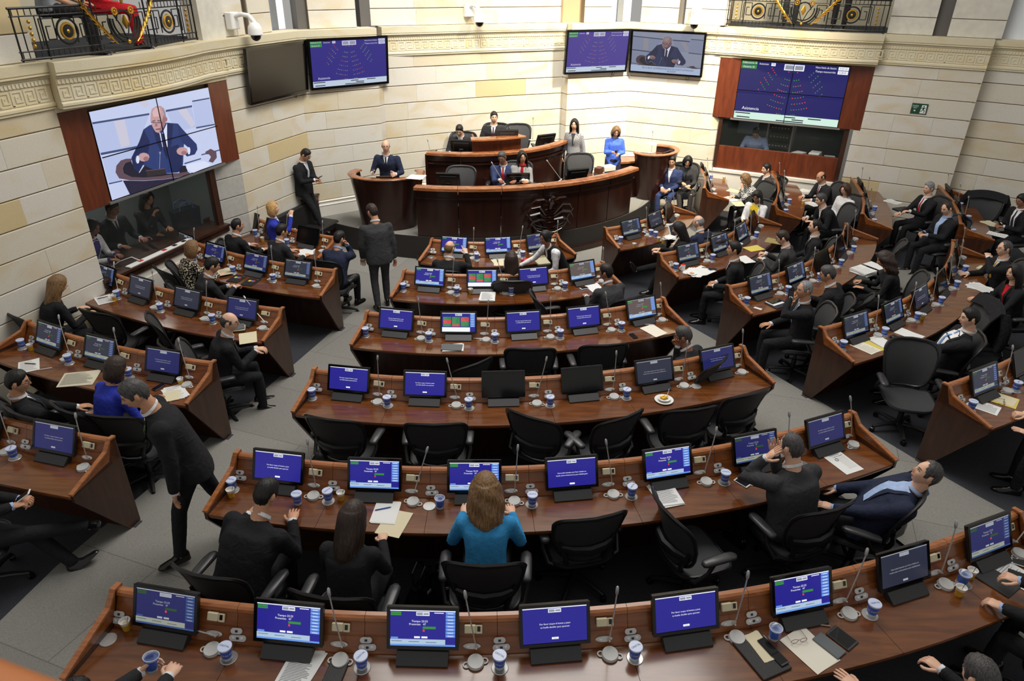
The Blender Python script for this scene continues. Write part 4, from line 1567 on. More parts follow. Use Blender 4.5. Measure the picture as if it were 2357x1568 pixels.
def make_tv(A, B, t0, t1, z0, z1, pic, label, tilt=.08, out=.15):
    d, n, L = frame(A, B)
    c = wpt(A, B, (t0 + t1) / 2, out, (z0 + z1) / 2)
    root = empty('wall_television', c, atan2(d.y, d.x), label=label, cat='television')
    root.rotation_euler = (tilt, 0, atan2(d.y, d.x))
    w_, h_ = t1 - t0, z1 - z0
    mb = MB(); mb.box((0, .035, 0), (w_, .06, h_), bev=.012); mb.build('housing', BLACK, root)
    mb = MB(); mb.box((0, .09, 0), (.5, .08, .4), bev=.01); mb.build('wall_mount', DARKG, root)
    f = .045
    mb = MB()
    for x, z, a, b in ((0, h_ / 2 - f / 2, w_, f), (0, -h_ / 2 + f / 2, w_, f), (-w_ / 2 + f / 2, 0, f, h_ - 2 * f), (w_ / 2 - f / 2, 0, f, h_ - 2 * f)):
        mb.box((x, .0, z), (a, .02, b))
    mb.build('bezel', GLOSSB, root, smooth=False)
    if pic:
        inst('displayed_picture', pic(w_ - 2 * f, h_ - 2 * f), root, (0, .002, 0))
    else:
        mb = MB(); mb.box((0, .004, 0), (w_ - 2 * f, .004, h_ - 2 * f)); mb.build('dark_screen', mat('dark_tv_glass', (26, 22, 18), .22), root, smooth=False)
    mb = MB(); mb.tube([(w_ * .3, .06, -h_ / 2), (w_ * .28, .05, -h_ / 2 - .06), (w_ * .31, .05, -h_ / 2 - .08), (w_ * .33, .06, -h_ / 2 - .02)], .006, 6); mb.build('hanging_cable', BLACK, root)
    return root


TV_BG = emit('tv_violet_blue', (62, 48, 130), .9)
make_tv(E2, E3, .36, 2.02, 2.93, 3.84, None, 'switched-off dark television on the left apse wall')
make_tv(E3, E5, .14, 1.82, 2.95, 3.86, lambda a, b: seat_map(a, b, emit('tv_navy', (44, 38, 118), .9), True), 'television with seat map beside the dark television')
make_tv(E7, E8, -.17, 1.44, 2.97, 3.89, lambda a, b: seat_map(a, b, TV_BG, True), 'violet seat map television on the right apse wall')
make_tv(E8, E9, .0, 1.69, 2.95, 3.88, lambda a, b: speaker_picture(a, b, True, True), 'television showing the speaker with a caption, right apse')


def dome_camera(A, B, t, z, label, out=.0):
    d, n, L = frame(A, B)
    c = wpt(A, B, t, out, z)
    root = empty('dome_camera', c, atan2(d.y, d.x), label=label, cat='security camera')
    mb = MB(); mb.box((0, -.06, 0), (.2, .14, .26), bev=.015); mb.build('mounting_box', WHITE, root)
    mb = MB(); mb.tube([(0, -.12, .07), (.02, -.24, .10), (.05, -.36, .08), (.07, -.42, 0), (.07, -.43, -.04)], [.035, .036, .038, .04, .045], 12); mb.build('arm', WHITE, root)
    mb = MB(); mb.lathe([(.03, .02), (.07, .0), (.105, -.05), (.115, -.10), (.12, -.17), (.1, -.18)], 24, (.07, -.43, -.03)); h = mb.build('housing', WHITE, root)
    mb = MB(); mb.ball((.07, -.43, -.21), (.085, .085, .09), 20, 12); mb.build('dark_dome', GLOSSB, h)
    mb = MB(); mb.tube([(.03, -.1, -.12), (.06, -.08, -.2), (.12, -.04, -.27), (.16, .0, -.3)], .008, 6); mb.build('cable', WHITE, root)
    return root


dome_camera(E2, E3, .42, 4.25, 'white dome security camera above the dark television', -.1)
dome_camera(E5, E6, 1.95, 4.28, 'white dome security camera over the middle of back wall', -.12)
dome_camera(E8, E9, 1.36, 4.25, 'white dome security camera right of the captioned television', -.1)

# exit sign
GREEN_S = mat('exit_green', (18, 72, 48), .5)
d, n, L = frame(E10, E11)
c = wpt(E10, E11, .975, .02, 2.67)
es = empty('exit_sign', c, atan2(d.y, d.x), label='green SALIDA EXIT sign with running man on right wall', cat='sign')
mb = MB(); mb.box((0, .01, 0), (.29, .02, .2), bev=.003); mb.build('sign_board', GREEN_S, es)
p = Pic(.001)
p.text('SALIDA', -.075, .055, .034, WHITE, 1)
p.text('EXIT', -.075, .012, .03, WHITE, 1)
p.rect(-.13, -.02, .03, .033, WHITE, 1)
p.poly([(-.09, -.035), (-.075, -.02), (-.055, -.04), (-.075, -.06), (-.075, -.048), (-.095, -.048), (-.095, -.035)], WHITE, 1)
p.poly([(.02, -.085), (.04, .075), (.12, .075), (.125, -.085)], WHITE, 1)
p.disc(.075, .05, .013, GREEN_S, 2)
p.poly([(.055, .03), (.09, .034), (.085, -.005), (.06, -.005)], GREEN_S, 2)
p.poly([(.06, .0), (.08, .0), (.105, -.03), (.1, -.07), (.09, -.07), (.09, -.035)], GREEN_S, 2)
p.poly([(.06, .0), (.075, -.01), (.055, -.045), (.025, -.05), (.025, -.042), (.05, -.035)], GREEN_S, 2)
p.poly([(.055, .03), (.06, .02), (.035, .005), (.03, .015)], GREEN_S, 2)
p.poly([(.09, .034), (.115, .01), (.11, .004), (.085, .02)], GREEN_S, 2)
inst('sign_print', p.mesh('sign_print'), es, (0, -.001, 0))
# ================================================================ booths under the video walls
def glass(name, alpha=.14, col=(60, 66, 64)):
    if name in MAT: return MAT[name]
    m = mat(name, col, .04)
    m.node_tree.nodes['Principled BSDF'].inputs['Alpha'].default_value = alpha
    return m


GLASS = glass('booth_glass')
BOOTH_W = mat('booth_wall_paint', (132, 142, 140), .8)
BOOTH_D = mat('booth_dark_wall', (60, 62, 62), .8)


def part_slab(name, A, B, t0, t1, z0, z1, o0, o1, m, parent=None, bev=0, kind=None):
    mb = MB()
    slab(mb, A, B, t0, t1, z0, z1, o0, o1, None, bev)
    o = mb.build(name, m, parent, smooth=bool(bev))
    if kind: o['kind'] = kind
    return o


def booth(A, B, t0, t1, zs, zt, wallm, depth):
    L = (B - A).length
    S = dict(kind='structure')
    part_slab('wall_booth_back', A, B, -.4, L + .3, .2, 3.3, -depth - .1, -depth, wallm, **S)
    part_slab('wall_booth_side', A, B, -.5, -.4, .2, 3.3, -depth, -.1, wallm, **S)
    part_slab('wall_booth_side', A, B, L + .3, L + .4, .2, 3.3, -depth, -.1, wallm, **S)
    part_slab('floor_booth', A, B, -.4, L + .3, .1, .25, -depth, -.1, CARPET_D, **S)
    part_slab('ceiling_booth', A, B, -.4, L + .3, 2.7, 2.75, -depth, -.1, wallm, **S)
    part_slab('wall_bay', A, B, 0, L, 2.09, 3.4, -.12, -.075, JOINT, **S)


booth(E1, E2, .0, 2.6, 1.1, 2.1, BOOTH_W, 2.0)
booth(E9, E10, .17, 2.95, 1.5, 2.12, BOOTH_D, 2.0)
W_DARK = wood('booth_dark_wood', (46, 26, 18), (66, 38, 24), .4, (4, 4, 1), .2)
# left booth front
w1 = empty('window_3', kind='structure')
part_slab('glass_pane', E1, E2, .02, 2.55, 1.13, 2.08, -.10, -.09, GLASS, w1)
part_slab('window_post', E1, E2, 2.5, 2.62, 1.05, 2.1, -.14, -.05, W_DARK, w1)
part_slab('window_post', E1, E2, -.03, .02, 1.05, 2.1, -.14, -.05, W_DARK, w1)
part_slab('window_head', E1, E2, 0, 2.6, 2.08, 2.12, -.14, -.02, mat('alu_rail', (150, 150, 148), .4, .6), w1)
part_slab('window_sill', E1, E2, -.02, 2.64, 1.07, 1.11, -.14, .06, W_DARK, w1)
part_slab('sill_moulding', E1, E2, -.02, 2.64, .98, 1.07, -.14, .03, W_DARK, w1)
part_slab('wall_booth_front', E1, E2, -.02, 2.64, .1, .98, -.14, .0, PLM, kind='structure')
part_slab('trim_booth_front', E1, E2, .1, 2.5, .55, .86, 0, .02, PLM, kind='structure')
jl = block_wall('wall_left_jamb', E1 + (E2 - E1).normalized() * 2.64 + frame(E1, E2)[1] * -.13, E2 + frame(E1, E2)[1] * .0, [.775 + .349 * j for j in range(-2, 4)] + [2.09], seed=51, lmin=2, lmax=3, material=mat('jamb_grey_stone', (176, 174, 168), .85, vary=.08, vscale=14), back=False)
ct = part_slab('booth_counter', E1, E2, -.1, 2.5, 1.06, 1.10, -.75, -.15, W_DARK)
tag(ct, 'dark wood counter inside the left glass booth', 'counter')
# white power strip on the sill
ps = empty('power_strip', (0, 0, 0), label='long white power strip with red sockets on booth sill', cat='power strip')
part_slab('strip_body', E1, E2, .45, 1.75, 1.11, 1.135, -.06, .04, WHITE, ps, .006)
REDP = mat('red_socket', (190, 40, 34), .4)
for t in (.7, 1.18, 1.4, 1.6):
    part_slab('socket', E1, E2, t - .035, t + .035, 1.135, 1.142, -.035, .02, REDP if t < 1.3 else BLACK, ps)
mb = MB()
q0 = wpt(E1, E2, .68, 0, 1.15)
mb.tube([q0, q0 + Vector((-.1, -.02, .06)), q0 + Vector((-.25, -.1, .02)), q0 + Vector((-.35, -.25, -.04))], .007, 6)
mb.build('white_cable', WHITE, ps)
# black carrier bag on the counter
bg = empty('carrier_bag', wpt(E1, E2, 2.25, -.5, 1.10), .9, label='black carrier bag behind the booth glass', cat='bag')
mb = MB(); mb.loft([[(-.2, -.09, 0), (.2, -.09, 0), (.2, .09, 0), (-.2, .09, 0)], [(-.23, -.1, .32), (.23, -.1, .34), (.22, .1, .34), (-.22, .1, .32)]]); mb.build('bag_body', mat('black_bag', (24, 26, 32), .5), bg, smooth=False)
for s in (-1, 1):
    mb = MB(); mb.tube([(-.12, s * .09, .32), (-.1, s * .1, .42), (.0, s * .1, .46), (.1, s * .1, .43), (.12, s * .09, .33)], .012, 6); mb.build('bag_handle', mat('bag_handle_blue', (70, 90, 130), .5), bg)
# right booth front
w2 = empty('window_4', kind='structure')
part_slab('glass_pane', E9, E10, .22, 2.82, 1.5, 2.12, -.10, -.09, GLASS, w2)
part_slab('window_post', E9, E10, .16, .24, .9, 2.14, -.14, -.04, W_DARK, w2)
part_slab('window_post', E9, E10, 2.8, 2.9, .9, 2.14, -.14, -.04, W_DARK, w2)
part_slab('jamb_strip', E9, E10, 2.9, 2.97, .6, 2.14, -.12, .0, mat('alu_rail', (150, 150, 148), .4, .6), w2)
part_slab('wood_apron', E9, E10, .18, 2.85, .98, 1.5, -.13, -.05, W_RED, w2, .004)
part_slab('apron_moulding', E9, E10, .1, 2.9, .9, .98, -.13, .03, PLM, w2, .01)
part_slab('wall_booth_front', E9, E10, 0, 3.1, .0, .9, -.13, .0, PLM, kind='structure')
block_wall('wall_right_jamb_a', E9, E9 + (E10 - E9).normalized() * .16 + frame(E9, E10)[1] * -.1, [.775 + .349 * j for j in range(0, 4)] + [2.13], seed=52, back=False)
block_wall('wall_right_jamb_b', E9 + (E10 - E9).normalized() * 2.97, E10, [.775 + .349 * j for j in range(0, 4)] + [2.13], seed=53, back=False)
# equipment rack, papers and boxes in the right booth
rk = empty('equipment_rack', wpt(E9, E10, 1.45, -.9, .25), atan2((E10 - E9).y, (E10 - E9).x), label='tall grey equipment rack behind right booth glass', cat='rack')
mb = MB()
for x in (-.27, .27):
    for y in (-.25, .25): mb.box((x, y, .95), (.04, .04, 1.9))
mb.build('rack_frame', STEEL, rk, smooth=False)
for k in range(7):
    mb = MB(); mb.box((0, 0, .45 + k * .2), (.5, .46, .13), bev=.006); u = mb.build('rack_unit', BLACK if k % 2 else DARKG, rk)
    mb = MB()
    for q in range(6): mb.box((-.18 + q * .07, -.233, .45 + k * .2), (.03, .006, .02))
    mb.build('unit_buttons', LGREY, u, smooth=False)
cnt = part_slab('booth_counter', E9, E10, .2, 2.8, 1.26, 1.30, -.7, -.15, W_DARK)
tag(cnt, 'wood counter inside the right glass booth', 'counter')
for k, (t, w_, h_) in enumerate(((1.95, .3, .16), (2.3, .34, .2), (2.62, .25, .14))):
    bx = empty('paper_stack', wpt(E9, E10, t, -.42, 1.30), .4 + k * .3, label='pale stack of papers on right booth counter, %s from the rack' % ORD[k], cat='paper stack', group='papers in right booth')
    for q in range(4):
        mb = MB(); mb.box((0, 0, h_ * (q + .5) / 4), (w_, .22, h_ / 4 - .004), rotz(.1 * q), bev=.003); mb.build('paper_bundle', PAPER if q % 2 else MANILA, bx)
sh = empty('white_board', wpt(E9, E10, .55, -1.9, 1.6), atan2((E10 - E9).y, (E10 - E9).x), label='pale notice board on right booth back wall', cat='board')
mb = MB(); mb.box((0, 0, 0.2), (.5, .03, .7), bev=.01); mb.build('board_face', mat('pale_board', (120, 128, 140), .6), sh)
area_light('booth_fill_left', wpt(E1, E2, 1.6, -1.1, 2.6), wpt(E1, E2, 1.6, -1.1, 0), .6, 9, (1, .97, .92))  # added fill light, brightens the closed left booth; no fitting known there
area_light('booth_fill_right', wpt(E9, E10, 1.6, -1.1, 2.6), wpt(E9, E10, 1.6, -1.1, 0), .5, 5, (1, .97, .92))  # weaker fill added the same way inside the right booth

# ================================================================ balcony railings
IRON = mat('black_iron', (22, 24, 24), .4, .3)
GOLD = mat('gilt_iron', (196, 150, 60), .35, .8)
HANDR = wood('handrail_wood', (84, 56, 36), (112, 78, 50), .35, (12, 12, 1), .2)


def railing(bow, label, flip=False):
    pts = [Vector(p) for p in bow]
    seg = [(b - a).length for a, b in zip(pts[:-1], pts[1:])]
    T = sum(seg)

    def bm(u, out, z):
        z = 4.03 + (z - 4.03) * 1.22
        u = min(max(u, 0), T - 1e-4)
        acc = 0
        for a, b, l in zip(pts[:-1], pts[1:], seg):
            if u <= acc + l:
                d = (b - a) / l
                n = Vector((d.y, -d.x))
                p = a + d * (u - acc) + n * (out - .02)
                return Vector((p.x, p.y, z))
            acc += l
    mid = bm(T / 2, 0, 0)
    root = empty('balcony_railing', (0, 0, 0), label=label, cat='railing')

    def run(name, u0, u1, z, r, m=IRON, n=16, out=0, parent=root, flat=1):
        mb = MB(); mb.tube([bm(u0 + (u1 - u0) * k / n, out, z) for k in range(n + 1)], r, 6, flat=flat); return mb.build(name, m, parent)
    z0 = 4.03
    run('bottom_rail', 0, T, z0 + .02, .014)
    run('lower_rail', 0, T, z0 + .09, .009)
    run('upper_rail', 0, T, z0 + .40, .009)
    run('top_rail', 0, .95, z0 + .47, .016)
    run('top_rail', T - .95, T, z0 + .47, .016)
    run('hand_rail', .98, T - .98, z0 + .64, .03, HANDR, flat=.6)
    for s in (0, 1):
        ue = .95 if s == 0 else T - .95
        k = 1 if s == 0 else -1
        mb = MB(); mb.tube([bm(ue, 0, z0 + .47), bm(ue + k * .05, 0, z0 + .5), bm(ue + k * .06, 0, z0 + .56), bm(ue + k * .02, 0, z0 + .59), bm(ue - k * .02, 0, z0 + .56)], .014, 6); mb.build('scroll', IRON, root)
        for uu in (.02, .36, .98, 1.1):
            u = uu if s == 0 else T - uu
            mb = MB(); mb.tube([bm(u, 0, z0), bm(u, 0, z0 + (.62 if uu > .9 else .47))], .012, 6); mb.build('post', IRON, root)
        for k2 in range(16):
            u = .04 + k2 * .075
            u = u if s == 0 else T - u
            mb = MB(); mb.tube([bm(u, 0, z0 + .02), bm(u, 0, z0 + .09)], .006, 5); mb.build('baluster', IRON, root)
            mb = MB(); mb.tube([bm(u, 0, z0 + .40), bm(u, 0, z0 + .47)], .006, 5); mb.build('baluster', IRON, root)
        # gilt end ornament in a frame
        u = .2 if s == 0 else T - .2
        for du in (-.09, .09):
            mb = MB(); mb.tube([bm(u + du, 0, z0 + .09), bm(u + du, 0, z0 + .40)], .008, 6); mb.build('frame_bar', IRON, root)
        mb = MB()
        for k2 in range(5):
            mb.ball(bm(u, .01, z0 + .13 + k2 * .055), (.022, .016, .03 - .002 * k2), 8, 6)
        mb.build('gilt_leaf', GOLD, root)
        # medallion
        u = .66 if s == 0 else T - .66
        c = bm(u, .02, z0 + .245)
        d = bm(u + .02, .02, z0) - bm(u - .02, .02, z0)
        M = Matrix.Rotation(atan2(d.y, d.x), 3, 'Z') @ rotx(pi / 2)
        mb = MB(); mb.torus(c, .145, .014, 28, 6, M); mb.build('medallion_ring', IRON, root)
        mb = MB(); mb.torus(c, .085, .017, 24, 6, M); r_ = mb.build('gilt_ring', GOLD, root)
        mb = MB(); mb.lathe([(.001, 0), (.075, 0), (.07, .012), (.001, .018)], 20, c, M); mb.build('medallion_disc', IRON, root)
        mb = MB(); mb.ball(c + Vector((0, 0, 0)), .028, 10, 8); mb.build('gilt_boss', GOLD, root)
        # key fret
        for cu in (.43, .9, 1.02, 1.25):
            w2, h2 = .1, .2
            mb = MB()
            uu = [(-w2, .13), (-w2, .37), (w2 * .8, .37), (w2 * .8, .18), (-.03, .18), (-.03, .3), (.03, .3)]
            cc = cu if s == 0 else T - cu
            for (a, za), (b, zb) in zip(uu[:-1], uu[1:]):
                mb.tube([bm(cc + a * k, 0, z0 + za), bm(cc + b * k, 0, z0 + zb)], .008, 5)
            mb.build('key_fret', IRON, root)
        # laurel branch
        mb = MB()
        uc = T / 2
        stem = []
        for q in range(9):
            t = q / 8
            stem.append(bm(uc - k * (.18 + .42 * t + .0), .025, z0 + .08 + .36 * t ** 1.2))
        mb.tube(stem, .008, 5)
        for q in range(1, 9):
            p = stem[q]
            t_ = (stem[q] - stem[q - 1]).normalized()
            for sg in (-1, 1):
                up = Vector((0, 0, 1)) * sg
                e = p + t_ * .085 + up * .045
                mb.tube([p, p + t_ * .03 + up * .026, p + t_ * .06 + up * .04, e], [.005, .017, .014, .002], 6, flat=.5)
        mb.build('gilt_laurel', GOLD, root)
    # central emblem
    uc = T / 2
    c = bm(uc, .03, z0 + .30)
    d = bm(uc + .02, .02, z0) - bm(uc - .02, .02, z0)
    Mz = Matrix.Rotation(atan2(d.y, d.x), 3, 'Z')
    M = Mz @ rotx(pi / 2)
    for R, r in ((.25, .018), (.2, .012), (.29, .010)):
        mb = MB(); mb.torus(c, R, r, 32, 6, M, None, pi * .95, pi * 2.05); mb.build('emblem_ring', IRON, root)
    mb = MB(); mb.torus(c + Vector((0, 0, .0)), .13, .012, 24, 6, M, None, 0, pi); mb.build('emblem_ring', IRON, root)
    for s in (-1, 1):
        cc = c + Mz @ Vector((s * .15, -.01, .12))
        mb = MB(); mb.torus(cc, .04, .012, 16, 6, M); mb.build('gilt_rosette', GOLD, root)
        mb = MB(); mb.ball(cc, .018, 8, 6); mb.build('gilt_boss', GOLD, root)
        mb = MB(); mb.tube([c + Mz @ Vector((s * .18, 0, .1)), c + Mz @ Vector((s * .08, 0, -.05)), c + Mz @ Vector((0, 0, -.24))], .009, 6); mb.build('emblem_strut', IRON, root)
        mb = MB(); mb.tube([c + Mz @ Vector((0, -.01, .27)), c + Mz @ Vector((s * .06, -.01, .30)), c + Mz @ Vector((s * .13, -.01, .33)), c + Mz @ Vector((s * .17, -.01, .31))], [.015, .022, .016, .003], 8, flat=.5); mb.build('gilt_wing', GOLD, root)
    mb = MB(); mb.tube([c + Mz @ Vector((0, -.02, .2)), c + Mz @ Vector((0, -.03, .28)), c + Mz @ Vector((.01, -.03, .34))], [.015, .028, .01], 8); mb.build('gilt_bird', GOLD, root)
    mb = MB(); mb.tube([c + Mz @ Vector((0, -.015, -.1)), c + Mz @ Vector((0, -.02, -.02)), c + Mz @ Vector((0, -.015, .07))], [.01, .05, .015], 8, flat=.4); mb.build('gilt_shield', GOLD, root)
    mb = MB(); mb.ball(c + Mz @ Vector((0, -.01, -.255)), .028, 10, 8); mb.build('gilt_boss', GOLD, root)
    return root


RAIL_L = [E1 + frame(E1, E2)[0] * t + frame(E1, E2)[1] * o for t, o in ((-.37, .16), (.1, .21), (.6, .22), (1.1, .21), (1.64, .16), (2.2, .09), (2.74, .03))]
RAIL_R = [E9 + frame(E9, E10)[0] * t + frame(E9, E10)[1] * o for t, o in ((.0, .0), (.5, .08), (1.1, .16), (1.62, .21), (2.2, .22), (2.7, .21), (3.12, .17))]
railing(RAIL_L, 'black and gilt iron balcony railing above left video wall')
railing(RAIL_R, 'black and gilt iron balcony railing above right video wall')
# rail of the camera's own balcony, blurred in the corner of the picture
hr = empty('handrail', (0, 0, 0), label='out-of-focus orange wooden handrail in bottom left corner', cat='handrail')
a, b = ray(-140, 1575), ray(150, 1690)
pA = Vector((0, 0, CAMZ)) + a.normalized() * .62
pB = Vector((0, 0, CAMZ)) + b.normalized() * .56
dv = (pB - pA)
mb = MB(); mb.tube([pA - dv * 3 + Vector((0, 0, -.05)), pA + Vector((0, 0, -.05)), pB + Vector((0, 0, -.05)), pB + dv * 1.0 + Vector((0, 0, -.06)), pB + dv * 4 + Vector((0, 0, -.2))], .045, 16)
mb.build('rail_bar', mat('polished_orange_wood', (214, 130, 70), .35), hr)
# ================================================================ office chairs
MESHF = mat('chair_mesh_fabric', (54, 55, 57), .7, bump=.4, bscale=220)
FRAMEP = mat('chair_frame_plastic', (30, 30, 32), .38)
PADM = mat('chair_arm_pad', (52, 52, 54), .35)


def make_chair():
    """mesh office chair; sitter faces +y"""
    root = empty('office_chair')
    tl = .24                                  # recline of the back

    def bp(u, v, off=0):
        """backrest surface: u -1..1 across, v 0..1 up"""
        wd = .20 + .10 * (1 - (1 - v) ** 2.2)
        x = u * wd
        y = -.235 - sin(tl) * v * .56 - .035 * sin(pi * v) * -1 + .075 * u * u + off
        z = .50 + .55 * v
        return Vector((x, y, z))
    # rounded outline of the back
    out = []
    for k in range(40):
        a = 2 * pi * k / 40
        cx, cy = cos(a), sin(a)
        e = .42
        u = math.copysign(abs(cx) ** e, cx)
        v = .5 + .5 * math.copysign(abs(cy) ** e, cy)
        out.append((u, v))
    mb = MB()
    pts = [bp(u, v) for u, v in out]
    n = len(pts)
    rings = []
    for k in range(n + 1):
        p = pts[k % n]
        c = bp(0, .5)
        rad = (p - c); rad.y = 0; rad.normalize()
        yv = Vector((0, 1, 0))
        t = .017 + (.009 if out[k % n][1] > .8 else 0)
        rings.append([p + rad * t * cos(q * pi / 3) + yv * .016 * sin(q * pi / 3) for q in range(6)])
    mb.loft(rings, False)
    mb.build('backrest_frame', FRAMEP, root)
    mb = MB()
    ng = 10
    vs, fs = [], []
    for j in range(ng + 1):
        for i in range(ng + 1):
            a, b = i / ng * 2 - 1, j / ng * 2 - 1
            # square to superellipse
            u = a * sqrt(max(0, 1 - .30 * b * b))
            v = .5 + .5 * b * sqrt(max(0, 1 - .30 * a * a))
            vs.append(bp(u * .99, v))
    m_ = len(vs)
    vs += [v + Vector((0, -.006, 0)) for v in vs]
    for j in range(ng):
        for i in range(ng):
            q = j * (ng + 1) + i
            fs.append((q, q + 1, q + ng + 2, q + ng + 1))
            fs.append((m_ + q, m_ + q + ng + 1, m_ + q + ng + 2, m_ + q + 1))
    mb.add(vs, fs)
    mb.build('backrest_mesh', MESHF, root)
    mb = MB()
    mb.tube([bp(-.9, .30, -.03), bp(-.5, .29, -.045), bp(0, .28, -.05), bp(.5, .29, -.045), bp(.9, .30, -.03)], [.02, .032, .036, .032, .02], 8, flat=1.3)
    mb.build('lumbar_pad', FRAMEP, root)
    for s in (-1, 1):
        mb = MB(); mb.tube([bp(s * .86, .40, -.02), bp(s * .8, .12, -.05), (s * .15, -.2, .42), (s * .06, -.08, .37)], [.014, .022, .024, .024], 8); mb.build('back_support', FRAMEP, root)
    # seat pan
    mb = MB()
    ns = 12
    vs, fs = [], []
    for j in range(ns + 1):
        for i in range(ns + 1):
            a, b = i / ns * 2 - 1, j / ns * 2 - 1
            u = a * sqrt(max(0, 1 - .26 * b * b)); v = b * sqrt(max(0, 1 - .26 * a * a))
            z = .468 + .025 * u * u - (.05 * max(0, v - .5) ** 1.5 * 2) - .008 * (1 - v * v) * (1 - u * u)
            vs.append(Vector((u * .27, v * .25 + .0, z)))
    m_ = len(vs)
    vs += [v + Vector((0, 0, -.03)) for v in vs]
    for j in range(ns):
        for i in range(ns):
            q = j * (ns + 1) + i
            fs.append((q, q + 1, q + ns + 2, q + ns + 1))
            fs.append((m_ + q, m_ + q + ns + 1, m_ + q + ns + 2, m_ + q + 1))
    mb.add(vs, fs)
    mb.build('seat_mesh', MESHF, root)
    mb = MB()
    ring = []
    for k in range(32):
        a = 2 * pi * k / 32
        u = math.copysign(abs(cos(a)) ** .5, cos(a)); v = math.copysign(abs(sin(a)) ** .5, sin(a))
        ring.append(Vector((u * .272, v * .255, .458 + .022 * u * u - (.05 * max(0, v - .5) ** 1.5 * 2))))
    rings = []
    for k in range(33):
        p = ring[k % 32]; r_ = Vector((p.x, p.y, 0)).normalized()
        rings.append([p + r_ * .016 * cos(q * pi / 3) + Vector((0, 0, .018)) * sin(q * pi / 3) for q in range(6)])
    mb.loft(rings, False)
    mb.build('seat_frame', FRAMEP, root)
    for s in (-1, 1):
        mb = MB()
        prof = []
        for y, w_, z in ((-.14, .02, .665), (-.12, .038, .672), (-.02, .043, .678), (.08, .045, .68), (.14, .04, .675), (.165, .02, .668)):
            prof.append([Vector((s * (.315 + dx * w_), y, z + dz)) for dx, dz in ((-1, -.01), (1, -.01), (1, .006), (.6, .016), (-.6, .016), (-1, .006))])
        mb.loft(prof); a = mb.build('armrest_pad', PADM, root, ang=60)
        mb = MB(); mb.tube([(s * .315, -.02, .665), (s * .325, -.08, .56), (s * .30, -.17, .47), (s * .16, -.2, .42)], [.02, .018, .022, .022], 8); mb.build('arm_support', FRAMEP, a)
    mb = MB(); mb.box((0, -.03, .40), (.2, .3, .08), bev=.025); mb.build('tilt_mechanism', FRAMEP, root)
    mb = MB(); mb.tube([(0, 0, .10), (0, 0, .25), (0, 0, .251), (0, 0, .38)], [.032, .032, .022, .022], 12); mb.build('gas_column', FRAMEP, root)
    mb = MB(); mb.lathe([(.001, .075), (.05, .075), (.055, .10), (.045, .125), (.001, .13)], 16); mb.build('base_hub', FRAMEP, root)
    for k in range(5):
        a = 2 * pi * k / 5 + .3
        dr = Vector((cos(a), sin(a), 0))
        mb = MB(); mb.tube([dr * .03 + Vector((0, 0, .105)), dr * .18 + Vector((0, 0, .095)), dr * .31 + Vector((0, 0, .07))], [.03, .026, .018], 8, flat=.8); lg = mb.build('base_leg', FRAMEP, root)
        mb = MB()
        Mx = Matrix.Rotation(a + .6, 3, 'Z') @ rotx(pi / 2)
        mb.lathe([(.001, -.022), (.027, -.022), (.03, -.012), (.03, .012), (.027, .022), (.001, .022)], 12, dr * .31 + Vector((0, 0, .03)), Mx)
        mb.tube([dr * .31 + Vector((0, 0, .035)), dr * .31 + Vector((0, 0, .075))], .01, 6)
        mb.build('caster', BLACK, lg)
    return root


P_CHAIR = make_chair()
PROTO.append(P_CHAIR)
N_CHAIR = [0]


def chair_at(p, yaw, label):
    o = copy_tree(P_CHAIR)
    o.location = p
    o.rotation_euler = (0, 0, yaw)
    tag(o, label, 'chair', 'black mesh office chairs')
    return o


# ================================================================ people
def ss(a, b, x):
    t = min(1, max(0, (x - a) / (b - a)))
    return t * t * (3 - 2 * t)


def head_r(az, el, fem=False):
    """surface of a head: az 0 = face (+y), el elevation"""
    dx, dy, dz = sin(az) * cos(el), cos(az) * cos(el), sin(el)
    x, y, z = .0745 * dx, .097 * dy, .118 * dz
    if dz < 0:
        k = -dz
        x *= 1 - .30 * k ** 1.3
        y *= (1 - .05 * k) if dy > 0 else (1 - .42 * k)
    if dy > 0:
        y = y - .006 * ss(.75, 1, dy) * (1 - ss(.2, .5, abs(dz)))
        fr = ss(.35, .75, dy)
        y += fr * .025 * math.exp(-(x / .0115) ** 2 - ((z + .018) / .016) ** 2)
        y += fr * .012 * math.exp(-(x / .009) ** 2 - ((z - .004) / .02) ** 2)
        y -= fr * .009 * math.exp(-((abs(x) - .031) / .013) ** 2 - ((z - .013) / .011) ** 2)
        y += fr * (.003 if fem else .006) * math.exp(-((z - .031) / .009) ** 2) * math.exp(-((abs(x) - .025) / .025) ** 2)
        y += fr * .006 * math.exp(-(x / .02) ** 2 - ((z + .057) / .007) ** 2)
        y -= fr * .003 * math.exp(-(x / .02) ** 2 - ((z + .072) / .006) ** 2)
        y += fr * .009 * math.exp(-(x / .02) ** 2 - ((z + .095) / .014) ** 2)
        y += fr * .003 * math.exp(-((abs(x) - .042) / .014) ** 2 - ((z + .018) / .018) ** 2)
    return Vector((x, y, z))


NA, NE = 36, 26


def grid_sphere(fn):
    vs, fs = [], []
    for j in range(NE + 1):
        el = -pi / 2 + pi * j / NE
        for i in range(NA):
            az = -pi + 2 * pi * i / NA
            vs.append(fn(az, el))
    for j in range(NE):
        for i in range(NA):
            k = (i + 1) % NA
            fs.append((j * NA + i, j * NA + k, (j + 1) * NA + k, (j + 1) * NA + i))
    # looking from outside the winding above is inwards for this az direction
    return vs, [f[::-1] for f in fs]


_HEAD = {}


